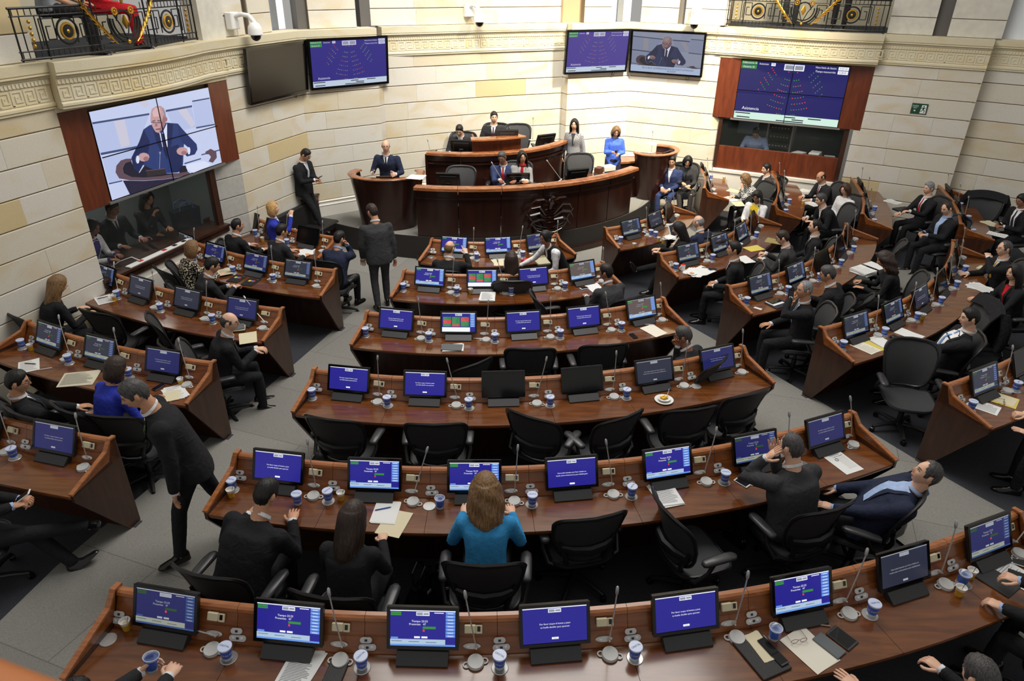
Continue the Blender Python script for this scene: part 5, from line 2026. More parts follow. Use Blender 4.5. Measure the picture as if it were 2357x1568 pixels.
def head_geo(fem):
    if fem in _HEAD: return _HEAD[fem]
    mb = MB()
    vs, fs = grid_sphere(lambda a, e: head_r(a, e, fem))
    mb.add(vs, fs, 0)
    bvh = BVHTree.FromPolygons([Vector(v) for v in vs], fs)

    def sy(x, z):
        h = bvh.ray_cast(Vector((x, .3, z)), Vector((0, -1, 0)))
        return h[0].y if h[0] else .08
    for s in (-1, 1):
        e = .031 * s
        mb.ball((e, sy(e, .012) + .0005, .012), (.0135, .006, .0062), 10, 6, None, 2)
        mb.ball((e, sy(e, .012) + .0045, .012), (.0058, .0035, .0056), 8, 6, None, 3)
        mb.tube([(e + .016 * t * 1.0, sy(e + .016 * t, .021) + .001, .0205 - .003 * t * t) for t in (-1, -.4, .2, 1)], [.002, .0026, .0026, .002], 5, 3)
        mb.tube([(s * (.015 + .033 * t), sy(s * (.015 + .033 * t), .033) + .0015, .0315 + .006 * sin(t * 2.4)) for t in (0, .3, .65, 1)], [.003, .0042, .004, .002] if not fem else [.002, .003, .0028, .0015], 6, 1)
        mb.ball((.0745 * s, -.008, .003), (.010, .019, .031), 8, 8, rotz(-s * .35), 0)
        mb.ball((.0775 * s, -.004, .003), (.006, .010, .018), 6, 6, rotz(-s * .35), 0)
    mb.tube([(x, sy(x, -.0525) + .001, -.0525 - .0012 * (1 - abs(x) / .024)) for x in (-.024, -.012, 0, .012, .024)], [.0012, .0034, .003, .0034, .0012], 6, 4)
    mb.tube([(x, sy(x, -.061) + .001, -.0605) for x in (-.019, -.009, 0, .009, .019)], [.0012, .004, .0044, .004, .0012], 6, 4)
    _HEAD[fem] = (mb.v, mb.f, mb.m)
    return _HEAD[fem]


def hairline(az, kind):
    a = abs(az)
    pts = [(0, .068), (.5, .066), (.85, .045), (1.05, .02), (1.25, -.012), (1.42, -.01), (1.5, .03), (1.8, .03), (2.0, -.03), (2.3, -.07), (3.2, -.078)]
    if kind in ('receding', 'thin'):
        pts = [(0, .098), (.35, .10), (.7, .088), (.95, .05), (1.1, .02), (1.25, -.012), (1.42, -.01), (1.5, .03), (1.8, .03), (2.0, -.03), (2.3, -.07), (3.2, -.078)]
    if kind in ('bob', 'long', 'wavy', 'bun', 'pony'):
        pts = [(0, .08), (.25, .078), (.6, .05), (.85, .0), (1.1, -.05), (1.5, -.06), (2.0, -.07), (3.2, -.08)]
    for (a0, z0), (a1, z1) in zip(pts[:-1], pts[1:]):
        if a <= a1: return z0 + (z1 - z0) * (a - a0) / (a1 - a0)
    return pts[-1][1]


_HAIR = {}


def hair_mesh(kind, mname):
    k = (kind, mname)
    if k in _HAIR: return _HAIR[k]
    fem = kind in ('bob', 'long', 'wavy', 'bun', 'pony')

    def fn(az, el):
        p = head_r(az, el)
        n = Vector((sin(az) * cos(el), cos(az) * cos(el), sin(el)))
        zl = hairline(az, kind) + .004 * sin(az * 17) + .003 * sin(az * 31 + 1)
        m = ss(-.008, .014, p.z - zl)
        th = .012 + .008 * ss(.02, .1, p.z)
        if kind == 'short': th = .009 + .010 * ss(.02, .1, p.z) + .003 * max(0, cos(az)) * ss(.05, .09, p.z)
        if kind == 'receding': th = .007 + .005 * ss(.02, .1, p.z)
        if kind == 'thin': th = .006
        if kind == 'bald':
            m *= 1 - ss(.05, .066, p.z + .02 * cos(az)); m *= ss(1.0, 1.25, abs(az)); th = .0055
        if kind in ('long', 'wavy', 'bob'): th = (.006 + .02 * ss(-.04, .03, p.z)) + (.010 if kind == 'wavy' else 0) * ss(-.02, .05, p.z)
        th += .0022 * sin(az * 21 + el * 3) + .0016 * sin(az * 47 + 2)
        return p + n * (-.008 + m * (.008 + th))
    mb = MB()
    mb.add(*grid_sphere(fn))
    if kind == 'bun':
        mb.ball((0, -.115, .03), (.045, .04, .042), 14, 10)
    if kind == 'pony':
        mb.tube([(0, -.10, .02), (0, -.14, -.02), (0, -.14, -.12), (0, -.12, -.22), (0, -.11, -.3)], [.03, .034, .036, .028, .008], 12)
    if kind in ('bob', 'long', 'wavy'):
        Lh = {'bob': .15, 'long': .36, 'wavy': .32}[kind]
        rings = []
        nr = 14
        na = 26
        for j in range(nr + 1):
            t = j / nr
            z = .075 - (Lh + .075) * t
            fz = sqrt(max(.05, 1 - (max(0, z) / .15) ** 2))
            a0 = .95 + (.28 if kind != 'bob' else .1) * t
            oo, ii = [], []
            for i in range(na + 1):
                a = a0 + (2 * pi - 2 * a0) * i / na
                wob = 1 + (.03 * sin(a * 19) + .022 * sin(a * 37 + t * 6)) * (1 + t) + (.05 * sin(t * 15 + a * 4) if kind == 'wavy' else 0)
                flare = 1 + (.10 * sin(pi * min(1, t * 1.1)) if kind != 'wavy' else .22 * sin(pi * min(1, t * 1.05)))
                if kind == 'bob': flare = 1 + .16 * sin(pi * (.1 + t * .75))
                tip = 1 - .35 * ss(.8, 1, t)
                vol = .116 if kind == 'wavy' else .1005
                ox, oy = vol * flare * wob * tip * fz, (vol + .021) * wob * (1 - .12 * t) * tip * fz
                back = -.01 - .03 * t if kind != 'bob' else 0
                oo.append(Vector((ox * sin(a), oy * cos(a) + back, z - (.012 * sin(a * 9) if j == nr else 0))))
                ii.append(Vector(((ox - .024) * sin(a), (oy - .026) * cos(a) + back, z)))
            rings.append(oo + ii[::-1])
        mb.loft(rings)
    me = mb.mesh('hair', MAT[mname], True, 180)
    _HAIR[k] = me
    return me


_HAND = {}


def hand_geo(style):
    """right hand: wrist at 0, fingers +y, palm down, thumb towards -x"""
    if style in _HAND: return _HAND[style]
    mb = MB()
    rings = []
    for y, w_, h_, z in ((-.03, .024, .02, 0), (0, .026, .019, 0), (.025, .034, .018, 0), (.06, .041, .016, 0), (.088, .041, .012, .001), (.096, .036, .007, .001)):
        rings.append([Vector((w_ * cos(2 * pi * k / 12), y, z + h_ * sin(2 * pi * k / 12))) for k in range(12)])
    mb.loft([r[::-1] for r in rings])
    c = {'rest': (.18, .3, .22), 'flat': (.05, .08, .06), 'grip': (.75, .95, .6), 'curl': (.5, .6, .4), 'point': (.9, 1.0, .7)}[style]
    for q, (x, L_, r_, sp) in enumerate(((-.030, .074, .0092, .10), (-.0100, .083, .0094, .03), (.0105, .077, .009, -.03), (.030, .06, .0078, -.12))):
        cc = c if not (style == 'point' and q == 0) else (.02, .04, .03)
        p = Vector((x, .082, 0))
        a = 0
        pts = [p]
        rad = [r_]
        for s_, fr in enumerate((.45, .31, .24)):
            a += cc[s_]
            dr = Vector((-sin(sp) if s_ == 0 else -sin(sp), cos(a), -sin(a)))
            dr = Vector((-sin(sp) * (1 - .6 * abs(sin(a))), cos(sp) * cos(a), -sin(a))).normalized()
            for h in (.5, 1):
                pts.append(p + dr * L_ * fr * h)
                rad.append(r_ * (1 - .09 * (s_ + h)) * (1.05 if h == 1 and s_ < 2 else 1))
            p = pts[-1]
        rad[-1] *= .7
        pts.append(p + dr * .004); rad.append(r_ * .3)
        mb.tube(pts, rad, 8)
    a = .35 if style in ('grip', 'curl', 'point') else 0
    t0 = Vector((-.024, .018, -.004))
    t1 = t0 + Vector((-.030, .030, -.010))
    t2 = t1 + Vector((-.014 + .024 * a, .028, -.008 - .02 * a))
    t3 = t2 + Vector((-.004 + .05 * a, .024, -.006 - .02 * a))
    mb.tube([t0, (t0 + t1) / 2, t1, (t1 + t2) / 2, t2, (t2 + t3) / 2, t3, t3 + (t3 - t2).normalized() * .004], [.014, .0135, .0115, .0108, .0112, .0102, .007, .003], 8)
    _HAND[style] = (mb.v, mb.f)
    return _HAND[style]


def ik(S, T, a, b, pole):
    d = T - S
    L = min(d.length, (a + b) * .995)
    dr = d.normalized()
    ca = (a * a + L * L - b * b) / (2 * a * L)
    ca = max(-1, min(1, ca))
    pp = (pole - dr * pole.dot(dr)).normalized()
    E = S + dr * a * ca + pp * a * sqrt(1 - ca * ca)
    return E, S + dr * L


def basis(y, zhint):
    y = y.normalized()
    x = y.cross(zhint)
    if x.length < 1e-3: x = y.cross(Vector((1, 0, 0)))
    x.normalize()
    z = x.cross(y)
    return Matrix((x, y, z)).transposed()


def ell(c, X, Y, rx, ry, n=18, p=2.4):
    out = []
    for k in range(n):
        a = 2 * pi * k / n
        ca, sa = cos(a), sin(a)
        out.append(c + X * (math.copysign(abs(ca) ** (2 / p), ca) * rx) + Y * (math.copysign(abs(sa) ** (2 / p), sa) * ry))
    return out


SKINS = {'l': mat('skin_light', (222, 176, 148), .5, vary=.06, vscale=30), 'm': mat('skin_medium', (198, 146, 114), .5, vary=.06, vscale=30), 'd': mat('skin_tan', (160, 110, 84), .5, vary=.06, vscale=30)}
EYEW = mat('eye_white', (226, 220, 212), .3)
EYED = mat('eye_dark', (26, 18, 14), .25)
LIPS = mat('lips', (170, 96, 88), .45)
LIPSR = mat('lips_red', (176, 50, 52), .4)


def cloth(name, c, bump=.35, scale=120, rough=.85):
    m = mat(name, c, rough, spec=.25, bump=bump, bscale=scale, vary=.12, vscale=25)
    return m


def fold_bump(m):
    """broad soft creases on top of the weave"""
    nt = m.node_tree
    b = nt.nodes['Principled BSDF']
    tc = nt.nodes.new('ShaderNodeTexCoord')
    n = nt.nodes.new('ShaderNodeTexNoise')
    n.inputs['Scale'].default_value = 9
    n.inputs['Detail'].default_value = 2
    n.inputs['Distortion'].default_value = 1.2
    nt.links.new(tc.outputs['Object'], n.inputs['Vector'])
    bp = nt.nodes.new('ShaderNodeBump')
    bp.inputs['Strength'].default_value = .5
    bp.inputs['Distance'].default_value = .03
    nt.links.new(n.outputs['Fac'], bp.inputs['Height'])
    if b.inputs['Normal'].links:
        nt.links.new(b.inputs['Normal'].links[0].from_socket, bp.inputs['Normal'])
    nt.links.new(bp.outputs[0], b.inputs['Normal'])
    return m


def pattern(name, c0, c1, kind, scale):
    m = mat(name, c0, .85, spec=.2)
    nt = m.node_tree
    b = nt.nodes['Principled BSDF']
    tc = nt.nodes.new('ShaderNodeTexCoord')
    if kind == 'check':
        t = nt.nodes.new('ShaderNodeTexChecker')
        t.inputs['Scale'].default_value = scale
        t.inputs['Color1'].default_value = srgb(*c0); t.inputs['Color2'].default_value = srgb(*c1)
        nt.links.new(tc.outputs['Object'], t.inputs['Vector'])
        nt.links.new(t.outputs['Color'], b.inputs['Base Color'])
    else:
        t = nt.nodes.new('ShaderNodeTexVoronoi')
        t.inputs['Scale'].default_value = scale
        nt.links.new(tc.outputs['Object'], t.inputs['Vector'])
        r = nt.nodes.new('ShaderNodeValToRGB')
        r.color_ramp.interpolation = 'CONSTANT'
        r.color_ramp.elements[0].color = srgb(*c0)
        r.color_ramp.elements[1].position = .45; r.color_ramp.elements[1].color = srgb(*c1)
        nt.links.new(t.outputs['Distance'], r.inputs[0])
        nt.links.new(r.outputs[0], b.inputs['Base Color'])
    return m


CL = dict(
    black=fold_bump(cloth('black_suiting', (30, 30, 33))), char=fold_bump(cloth('charcoal_suiting', (58, 58, 60))), dark=fold_bump(cloth('dark_suiting', (40, 40, 43))),
    navy=fold_bump(cloth('navy_suiting', (38, 44, 66))), navy2=fold_bump(cloth('bright_navy_suiting', (50, 60, 98))), grey=fold_bump(cloth('grey_tweed', (150, 150, 148), .6)),
    blue=fold_bump(cloth('royal_blue_cloth', (46, 58, 170))), teal=fold_bump(cloth('turquoise_tweed', (58, 148, 206), .7, 200)), sky=fold_bump(cloth('bright_blue_blouse', (80, 116, 224))),
    white=fold_bump(cloth('white_cloth', (228, 228, 230))), lblue=cloth('pale_blue_shirting', (160, 182, 220)), purple=cloth('purple_cloth', (70, 60, 130)),
    leop=pattern('leopard_print', (206, 196, 170), (34, 30, 28), 'vor', 42), chk=pattern('black_white_check', (210, 210, 208), (34, 34, 36), 'check', 38),
    chk2=pattern('grey_check_tweed', (190, 190, 192), (70, 70, 76), 'check', 70), print=pattern('printed_trousers', (206, 196, 170), (90, 84, 70), 'vor', 60),
    gtee=cloth('grey_tshirt', (140, 144, 150)), red=cloth('red_cloth', (196, 34, 44)), brown=cloth('brown_suiting', (84, 78, 70)))
TIES = dict(red=cloth('red_tie', (178, 34, 40)), blue=cloth('blue_tie', (110, 146, 196)), dark=cloth('dark_tie', (34, 36, 50)), green=cloth('green_tie', (92, 130, 52)),
            wine=cloth('wine_tie', (70, 28, 40)), pale=cloth('pale_tie', (176, 182, 192)), yellow=cloth('yellow_tie', (206, 160, 50)), pink=cloth('pink_tie', (120, 50, 60)))
def hair_mat(name, c):
    """strands: noise drawn out along the fall of the hair"""
    m = mat(name, c, .42, spec=.4)
    nt = m.node_tree
    b = nt.nodes['Principled BSDF']
    tc = nt.nodes.new('ShaderNodeTexCoord')
    mp = nt.nodes.new('ShaderNodeMapping')
    mp.inputs['Scale'].default_value = (90, 90, 9)
    n = nt.nodes.new('ShaderNodeTexNoise')
    n.inputs['Scale'].default_value = 1.6
    n.inputs['Detail'].default_value = 4
    n.inputs['Distortion'].default_value = .5
    nt.links.new(tc.outputs['Object'], mp.inputs[0])
    nt.links.new(mp.outputs[0], n.inputs['Vector'])
    r = nt.nodes.new('ShaderNodeValToRGB')
    r.color_ramp.elements[0].position = .3
    r.color_ramp.elements[1].position = .72
    r.color_ramp.elements[0].color = srgb(*[x * .62 for x in c])
    r.color_ramp.elements[1].color = srgb(*[min(255, x * 1.35 + 6) for x in c])
    nt.links.new(n.outputs['Fac'], r.inputs[0])
    nt.links.new(r.outputs[0], b.inputs['Base Color'])
    bp = nt.nodes.new('ShaderNodeBump')
    bp.inputs['Strength'].default_value = .7
    bp.inputs['Distance'].default_value = .006
    nt.links.new(n.outputs['Fac'], bp.inputs['Height'])
    nt.links.new(bp.outputs[0], b.inputs['Normal'])
    return m


for k, c in dict(black=(22, 20, 20), brown=(62, 44, 32), dbrown=(44, 32, 26), grey=(120, 120, 122), dgrey=(64, 62, 62), blond=(176, 138, 84), lbrown=(112, 84, 54), white=(176, 176, 178)).items():
    m = hair_mat('hair_' + k, c)
SHOE = mat('black_leather', (20, 19, 19), .22)
TIGHTS = mat('dark_tights', (52, 46, 46), .6)
GLS = mat('spectacle_frame', (30, 28, 30), .3)


def glasses_mesh():
    mb = MB()
    for s in (-1, 1):
        mb.torus((s * .031, .100, .011), (.022, .017), .0018, 18, 5, rotx(pi / 2))
        mb.tube([(s * .053, .098, .014), (s * .07, .06, .012), (s * .078, .0, .01), (s * .076, -.02, -.005)], .0016, 5)
    mb.tube([(-.009, .103, .014), (0, .106, .016), (.009, .103, .014)], .0016, 5)
    return mb.mesh('spectacles', GLS)


GLASSES = glasses_mesh()


HANDS = {}


def person(label, head_px, floor, yaw, sit=True, lean=.12, curl=.1, side=0, twist=0, head=(0, 0, 0), R=None, L=None, hs=('rest', 'rest'), hn=(None, None),
           feet=None, fem=False, h=1.0, girth=1.0, top='black', shirt='white', tie=None, open_=0, bottom='black', hair=('short', 'black'), skin='m',
           glasses=False, seat_h=.47, vest=None, sleeve=1.0, skirt=False, pos=None, lips=False, cat='person', collar=True, bare=False, scarf=None, hdir=(None, None), poleR=None, poleL=None, shoes=True, chair=None, cyaw=0, cback=0, legs=True):
    """one figure: the body is one mesh, clothes and hair are its children"""
    Z = Vector((0, 0, 1))
    hz = (seat_h + .085) if sit else .925 * h
    H = Vector((0, -.03 if sit else 0, hz))
    u1 = Vector((sin(side) * .6, sin(lean), cos(lean))).normalized()
    u2 = Vector((sin(side), sin(lean + curl), cos(lean + curl))).normalized()
    W = H + u1 * .215 * h
    N = W + u2 * .30 * h
    sw = (.164 if fem else .2) * h
    Xc = Vector((cos(twist), sin(twist), 0))
    Xc = (Xc - u2 * Xc.dot(u2)).normalized()
    Fc = u2.cross(Xc) * -1
    if Fc.dot(Vector((-sin(twist), cos(twist), 0))) < 0: Fc = -Fc
    nk = (u2 * .55 + Z * .45 + Fc * .12).normalized()
    nt = N + nk * .075 * h
    Hm = (Matrix.Rotation(head[0], 3, 'Z') @ rotx(-head[1]) @ roty(head[2]))
    hc = nt + Hm @ Vector((0, .022, .108)) * h
    hs_ = (.97 if fem else 1.0) * (h * .5 + .5)
    SR, SL = N - u2 * .065 * h + Xc * sw, N - u2 * .065 * h - Xc * sw
    hd = .76 if sit else .80 * h
    R = Vector(R) if R else Vector((.2, .36, hd) if sit else (.26, .05, hd))
    L = Vector(L) if L else Vector((-.2, .36, hd) if sit else (-.26, .05, hd))
    la, lb = .285 * h, .25 * h
    ER, WR = ik(SR, R, la, lb, Vector(poleR) if poleR else Vector((.42, -.4, -.8)))
    EL, WL = ik(SL, L, la, lb, Vector(poleL) if poleL else Vector((-.42, -.4, -.8)))
    hipR, hipL = H + Vector((.088 * h, 0, -.01)), H + Vector((-.088 * h, 0, -.01))
    if feet is None:
        feet = ((.11, .40, .085), (-.11, .40, .085)) if sit else ((.1, 0, .085), (-.1, .02, .085))
    ft = [Vector(f) for f in feet]
    lt, ls = .425 * h, .425 * h
    kp = Vector((0, 1, .45)) if sit else Vector((0, 1, 0))
    KR, AR_ = ik(hipR, ft[0], lt, ls, kp + Vector((.15, 0, 0)))
    KL, AL_ = ik(hipL, ft[1], lt, ls, kp + Vector((-.15, 0, 0)))
    if pos is None:
        g = at(head_px[0], head_px[1], floor + hc.z)
        off = Matrix.Rotation(yaw, 3, 'Z') @ Vector((hc.x, hc.y, 0))
        pos = Vector((g.x - off.x, g.y - off.y, floor))
    else:
        pos = Vector(pos)
    # ---- body
    mb = MB()
    hv, hf, hm = head_geo(fem)
    vs = [hc + Hm @ (Vector(v) * hs_) for v in hv]
    b0 = len(mb.v)
    mb.v += [tuple(v) for v in vs]
    mb.f += [tuple(i + b0 for i in f) for f in hf]
    mb.m += hm
    nr = (.05 if fem else .058) * h
    mb.tube([N - u2 * .10, N - u2 * .02, nt, hc - Hm @ Vector((0, .015, .03))], [nr * 1.5, nr * 1.15, nr, nr * .98], 14, 0)
    g = girth
    mb.loft([ell(H - Z * .06, Vector((1, 0, 0)), Vector((0, 1, 0)), .13, .09, 14), ell(H + u1 * .06, Vector((1, 0, 0)), Vector((0, 1, 0)), .14, .1, 14), ell(W, Xc, Fc, .125, .09, 14), ell(W + u2 * .16, Xc, Fc, .145, .1, 14), ell(N - u2 * .06, Xc, Fc, .15, .075, 14), ell(N, Xc, Fc, .06, .055, 14)], True, 0)
    for S_, E_, W_ in ((SR, ER, WR), (SL, EL, WL)):
        fd = (W_ - E_).normalized()
        mb.tube([S_ - Xc * 0, S_.lerp(E_, .5), E_, E_.lerp(W_, .35), W_ - fd * .01, W_ + fd * .01], [.05 * h, .043 * h, .036 * h, .036 * h, .026 * h, .025 * h], 10, 0)
    for hp, K_, A_ in ((hipR, KR, AR_), (hipL, KL, AL_)):
        mb.tube([hp, hp.lerp(K_, .5), K_, K_.lerp(A_, .35), A_, A_ - Z * .03], [.08, .068, .05, .05, .033, .035], 10, 0)
    for k, (E_, W_, sgn) in enumerate(((ER, WR, 1), (EL, WL, -1))):
        fd = Vector(hdir[k]) if hdir[k] else (W_ - E_).normalized()
        if not hdir[k] and W_.z < .9 and sit: fd = Vector((fd.x * .7, max(fd.y, .5), fd.z * .2))
        pn = Vector(hn[k]) if hn[k] else Vector((0, 0, 1))
        B = basis(fd, pn)
        v_, f_ = hand_geo(hs[k])
        sc = (.92 if fem else 1.02) * h
        vv = [W_ + B @ (Vector((p[0] * sgn, p[1], p[2])) * sc) for p in v_]
        mb.add(vv, f_ if sgn > 0 else [q[::-1] for q in f_], 0)
    hairm = MAT['hair_' + hair[1]]
    HANDS[label] = (pos + Matrix.Rotation(yaw, 3, 'Z') @ WR, pos + Matrix.Rotation(yaw, 3, 'Z') @ WL, yaw)
    body = mb.build('person', [SKINS[skin], hairm, EYEW, EYED, LIPSR if lips else LIPS], None, True, 60)
    body.location = pos
    body.rotation_euler = (0, 0, yaw)
    tag(body, label, cat)
    if hair[0] != 'none':
        ho = inst('hair', hair_mesh(hair[0], hairm.name), body)
        ho.matrix_local = Matrix.Translation(hc) @ Hm.to_4x4() @ Matrix.Scale(hs_, 4)
        if hair[0] in ('bob', 'long', 'wavy', 'bun', 'pony'):
            m_ = ho.modifiers.new('blend', 'REMESH')
            m_.mode = 'VOXEL'; m_.voxel_size = .007 if pos.length < 9 else .009; m_.use_smooth_shade = True
            m_ = ho.modifiers.new('soft', 'SMOOTH')
            m_.factor = .5; m_.iterations = 5
    if glasses:
        go = inst('spectacles', GLASSES, body)
        go.matrix_local = Matrix.Translation(hc) @ Hm.to_4x4() @ Matrix.Scale(hs_, 4)

    def soft(o, vox, it=5):
        m = o.modifiers.new('skin', 'REMESH')
        m.mode = 'VOXEL'
        m.voxel_size = vox
        m.use_smooth_shade = True
        s_ = o.modifiers.new('soft', 'SMOOTH')
        s_.factor = .5
        s_.iterations = it
        return o
    # ---- upper garment
    near = (pos - Vector((0, 0, 0))).length < 9
    vox = .016 if near else .02
    tb = MB()
    wx = .90 if fem else 1.08
    g *= 1.0 if fem else 1.06
    I = Vector((1, 0, 0)); J = Vector((0, 1, 0))
    hem = (H - Z * .03 + J * .02) if sit else (H - u1 * (.13 if not vest else .05))
    rr = [(hem, I, J, .188 * wx * g * h, .132 * g * h), (H + u1 * .03, I, J, .182 * wx * g * h, .132 * g * h), (H + u1 * .12, I.lerp(Xc, .4).normalized(), J.lerp(Fc, .4).normalized(), (.160 if fem else .178) * g * h, .125 * g * h),
          (W, Xc, Fc, (.152 if fem else .178) * g * h, .118 * g * h), (W + u2 * .10 * h, Xc, Fc, .182 * wx * g * h, (.13 if fem else .124) * g * h), (W + u2 * .18 * h, Xc, Fc, .196 * wx * h, (.13 if fem else .122) * g * h),
          (N - u2 * .075 * h, Xc, Fc, .188 * wx * h, .098 * h), (N - u2 * .03 * h, Xc, Fc, .135 * wx * h, .08 * h), (N + u2 * .012 * h, Xc, Fc, .066 * h, .06 * h)]
    tb.loft([ell(c_, x_, y_, a_, b_) for c_, x_, y_, a_, b_ in rr])
    raw = BVHTree.FromPolygons([Vector(v) for v in tb.v], tb.f)
    sl = MB()
    for S_, E_, W_, sg in ((SR, ER, WR, 1), (SL, EL, WL, -1)):
        fd = (W_ - E_).normalized()
        k = 1.0 if not fem else .88
        Wc = E_.lerp(W_, sleeve)
        sl.ball(S_ - u2 * .006, .074 * k * h, 12, 8)
        sl.tube([S_ - Xc * sg * .05 - u2 * .01, S_, S_.lerp(E_, .5), E_, E_.lerp(Wc, .5), Wc - fd * .012, Wc + fd * .012], [.066 * k * h, .072 * k * h, .063 * k * h, .057 * k * h, .051 * k * h, .045 * k * h, .043 * k * h], 12)
    if vest:
        vo = soft(tb.build('waistcoat', CL[vest], body), vox)
        sm = MB(); sm.v, sm.f, sm.m = list(sl.v), list(sl.f), list(sl.m)
        sm.loft([ell(c_, x_, y_, a_ * .97, b_ * .97) for c_, x_, y_, a_, b_ in rr[2:]])
        soft(sm.build('shirt', CL[top], body), vox)
    else:
        tb.add(sl.v, sl.f)
        soft(tb.build('blouse' if bare else ('jacket' if not fem or tie else 'jacket'), CL[top], body), vox)
    # ---- shirt front, tie, lapels laid on the chest

    def onchest(x, d, lift):
        o_ = N - u2 * d * h + Xc * x * h + Fc * .5
        hit = raw.ray_cast(o_, -Fc)
        if hit[0] is None: return None
        return hit[0] + Fc * lift

    def strip(name, m, wfun, d0, d1, lift, x0=lambda t: 0, n=9, nx=6):
        vs, fs = [], []
        for j in range(n + 1):
            t = j / n
            d = d0 + (d1 - d0) * t
            w_ = wfun(t)
            for i in range(nx + 1):
                x = x0(t) + (i / nx * 2 - 1) * w_
                p = onchest(x, d, lift)
                if p is None: p = onchest(0, d, lift) or N
                vs.append(p)
        for j in range(n):
            for i in range(nx):
                q = j * (nx + 1) + i
                fs.append((q, q + 1, q + nx + 2, q + nx + 1))
        m_ = len(vs)
        vs += [v - Fc * .012 for v in vs]
        fs += [tuple(q + m_ for q in f[::-1]) for f in fs]
        mb = MB(); mb.add(vs, fs)
        return mb.build(name, m, body, True, 60)
    if shirt and not bare:
        w0 = .045 + open_ * .05
        strip('shirt_front', CL.get(shirt), lambda t: (w0 * (1 - t) + .006 + open_ * .07 * t) if not vest else .03 * (1 - t) + .004, -.0, (.27 + open_ * .16), .007)
    if tie:
        strip('necktie', TIES[tie], lambda t: .012 + .018 * ss(0, .8, t) - .02 * ss(.93, 1, t), .005, .27 + open_ * .16, .013, n=12, nx=3)
    if not bare and not vest and shirt:
        for s in (-1, 1):
            strip('lapel', CL[top], lambda t: .004 + .017 * sin(pi * min(1, t * .9 + .12)), .01, .25 + open_ * .1, .012, lambda t, s=s: s * (.05 + open_ * .05 + .012 - t * .043 + open_ * .03 * t), n=8, nx=2)
    if shirt and collar and not bare:
        cb = MB()
        ring = []
        for k in range(25):
            a = 2 * pi * k / 24
            p = N + u2 * (.040 - .02 * sin(a)) * h + Xc * cos(a) * nr * 1.22 + Fc * sin(a) * nr * 1.18 + Fc * .006
            ring.append(p)
        cb.loft([[p - u2 * .018, p + u2 * .012, p + u2 * .013 + (p - N).normalized() * .004, p - u2 * .016 + (p - N).normalized() * .008] for p in ring], False)
        cb.build('collar', CL[shirt], body)
    if scarf:
        cb = MB()
        cb.torus(N + u2 * .03 * h, (nr * 1.35, nr * 1.3), .022, 20, 8, basis(Fc, u2))
        cb.tube([N + Fc * .07, N + Fc * .10 - u2 * .08, N + Fc * .10 - u2 * .16], [.03, .035, .015], 8)
        cb.build('scarf', TIES[scarf] if scarf in TIES else CL[scarf], body)
    if shirt and not bare and sleeve == 1.0:
        for E_, W_ in ((ER, WR), (EL, WL)):
            fd = (W_ - E_).normalized()
            cb = MB(); cb.tube([W_ - fd * .01, W_ + fd * .026], [.036 * h, .034 * h], 12); cb.build('cuff', CL[shirt], body)
    # ---- lower garment
    if legs:
        lb_ = MB()
        if skirt:
            mid = (KR + KL) / 2
            dd = (mid - H).normalized()
            up_ = Vector((0, 0, 1)) if sit else Vector((0, 1, 0))
            lb_.loft([ell(H + Z * .05, I, J, .165 * g, .125 * g), ell(H - Z * .02, I, J, .18 * g, .14 * g), ell(H.lerp(mid, .5), I, I.cross(dd).normalized(), .175 * g, .10), ell(mid + dd * .02, I, I.cross(dd).normalized(), .16, .08)])
            soft(lb_.build('skirt', CL[bottom], body), vox * 1.1)
            for hp, K_, A_ in ((hipR, KR, AR_), (hipL, KL, AL_)):
                q = MB(); q.tube([hp.lerp(K_, .7), K_, K_.lerp(A_, .35), A_, A_ - Z * .03], [.062, .056, .055, .036, .037], 10); q.build('stocking', TIGHTS, body)
        else:
            lb_.loft([ell(H + Z * .10, I, J, .155 * wx * g, .115 * g), ell(H + Z * .02, I, J, .172 * wx * g, .13 * g), ell(H - Z * .075, I, J, .165 * wx * g, .12 * g), ell(H - Z * .11, I, J, .1, .08)])
            for hp, K_, A_ in ((hipR, KR, AR_), (hipL, KL, AL_)):
                sd = (A_ - K_).normalized()
                lb_.tube([hp + Z * .02, hp.lerp(K_, .25), hp.lerp(K_, .6), K_, K_.lerp(A_, .4), A_ - sd * .06, A_ + sd * .015], [.092 * g, .09 * g, .078, .067, .064, .055, .056], 12)
            soft(lb_.build('trousers', CL[bottom], body), vox * 1.1)
        if shoes:
            for K_, A_, s in ((KR, AR_, 1), (KL, AL_, -1)):
                q = MB()
                sd = (A_ - K_).normalized()
                fw = Vector((s * .15, 1, 0)).normalized()
                if abs(sd.z) < .85:            # raised foot points along the shin
                    fw = (fw - sd * fw.dot(sd)).normalized()
                dn = sd if abs(sd.z) < .85 else Vector((0, 0, -1))
                xr = fw.cross(dn).normalized()
                rings = []
                for y, w_, b_, t_ in ((-.075, .022, .08, .01), (-.055, .034, .083, -.02), (.0, .036, .083, -.035), (.07, .042, .083, .025), (.13, .045, .083, .042), (.175, .034, .083, .052), (.195, .012, .083, .07)):
                    c_ = A_ + fw * y
                    rings.append([c_ + xr * w_ + dn * b_, c_ + xr * w_ * .95 + dn * (b_ * .5 + t_ * .5), c_ + xr * w_ * .45 + dn * t_, c_ - xr * w_ * .45 + dn * t_, c_ - xr * w_ * .95 + dn * (b_ * .5 + t_ * .5), c_ - xr * w_ + dn * b_])
                q.loft(rings)
                q.build('shoe', SHOE, body, True, 70)
    if chair is not None or (sit and chair is None):
        if chair != 0:
            cp = pos + Matrix.Rotation(yaw + cyaw, 3, 'Z') @ Vector((0, -.03 + cback, 0))
            chair_at(cp, yaw + cyaw, 'black mesh office chair under ' + label_short(label))
    return body


def label_short(s):
    w_ = s.split()
    return ' '.join(w_[:9])
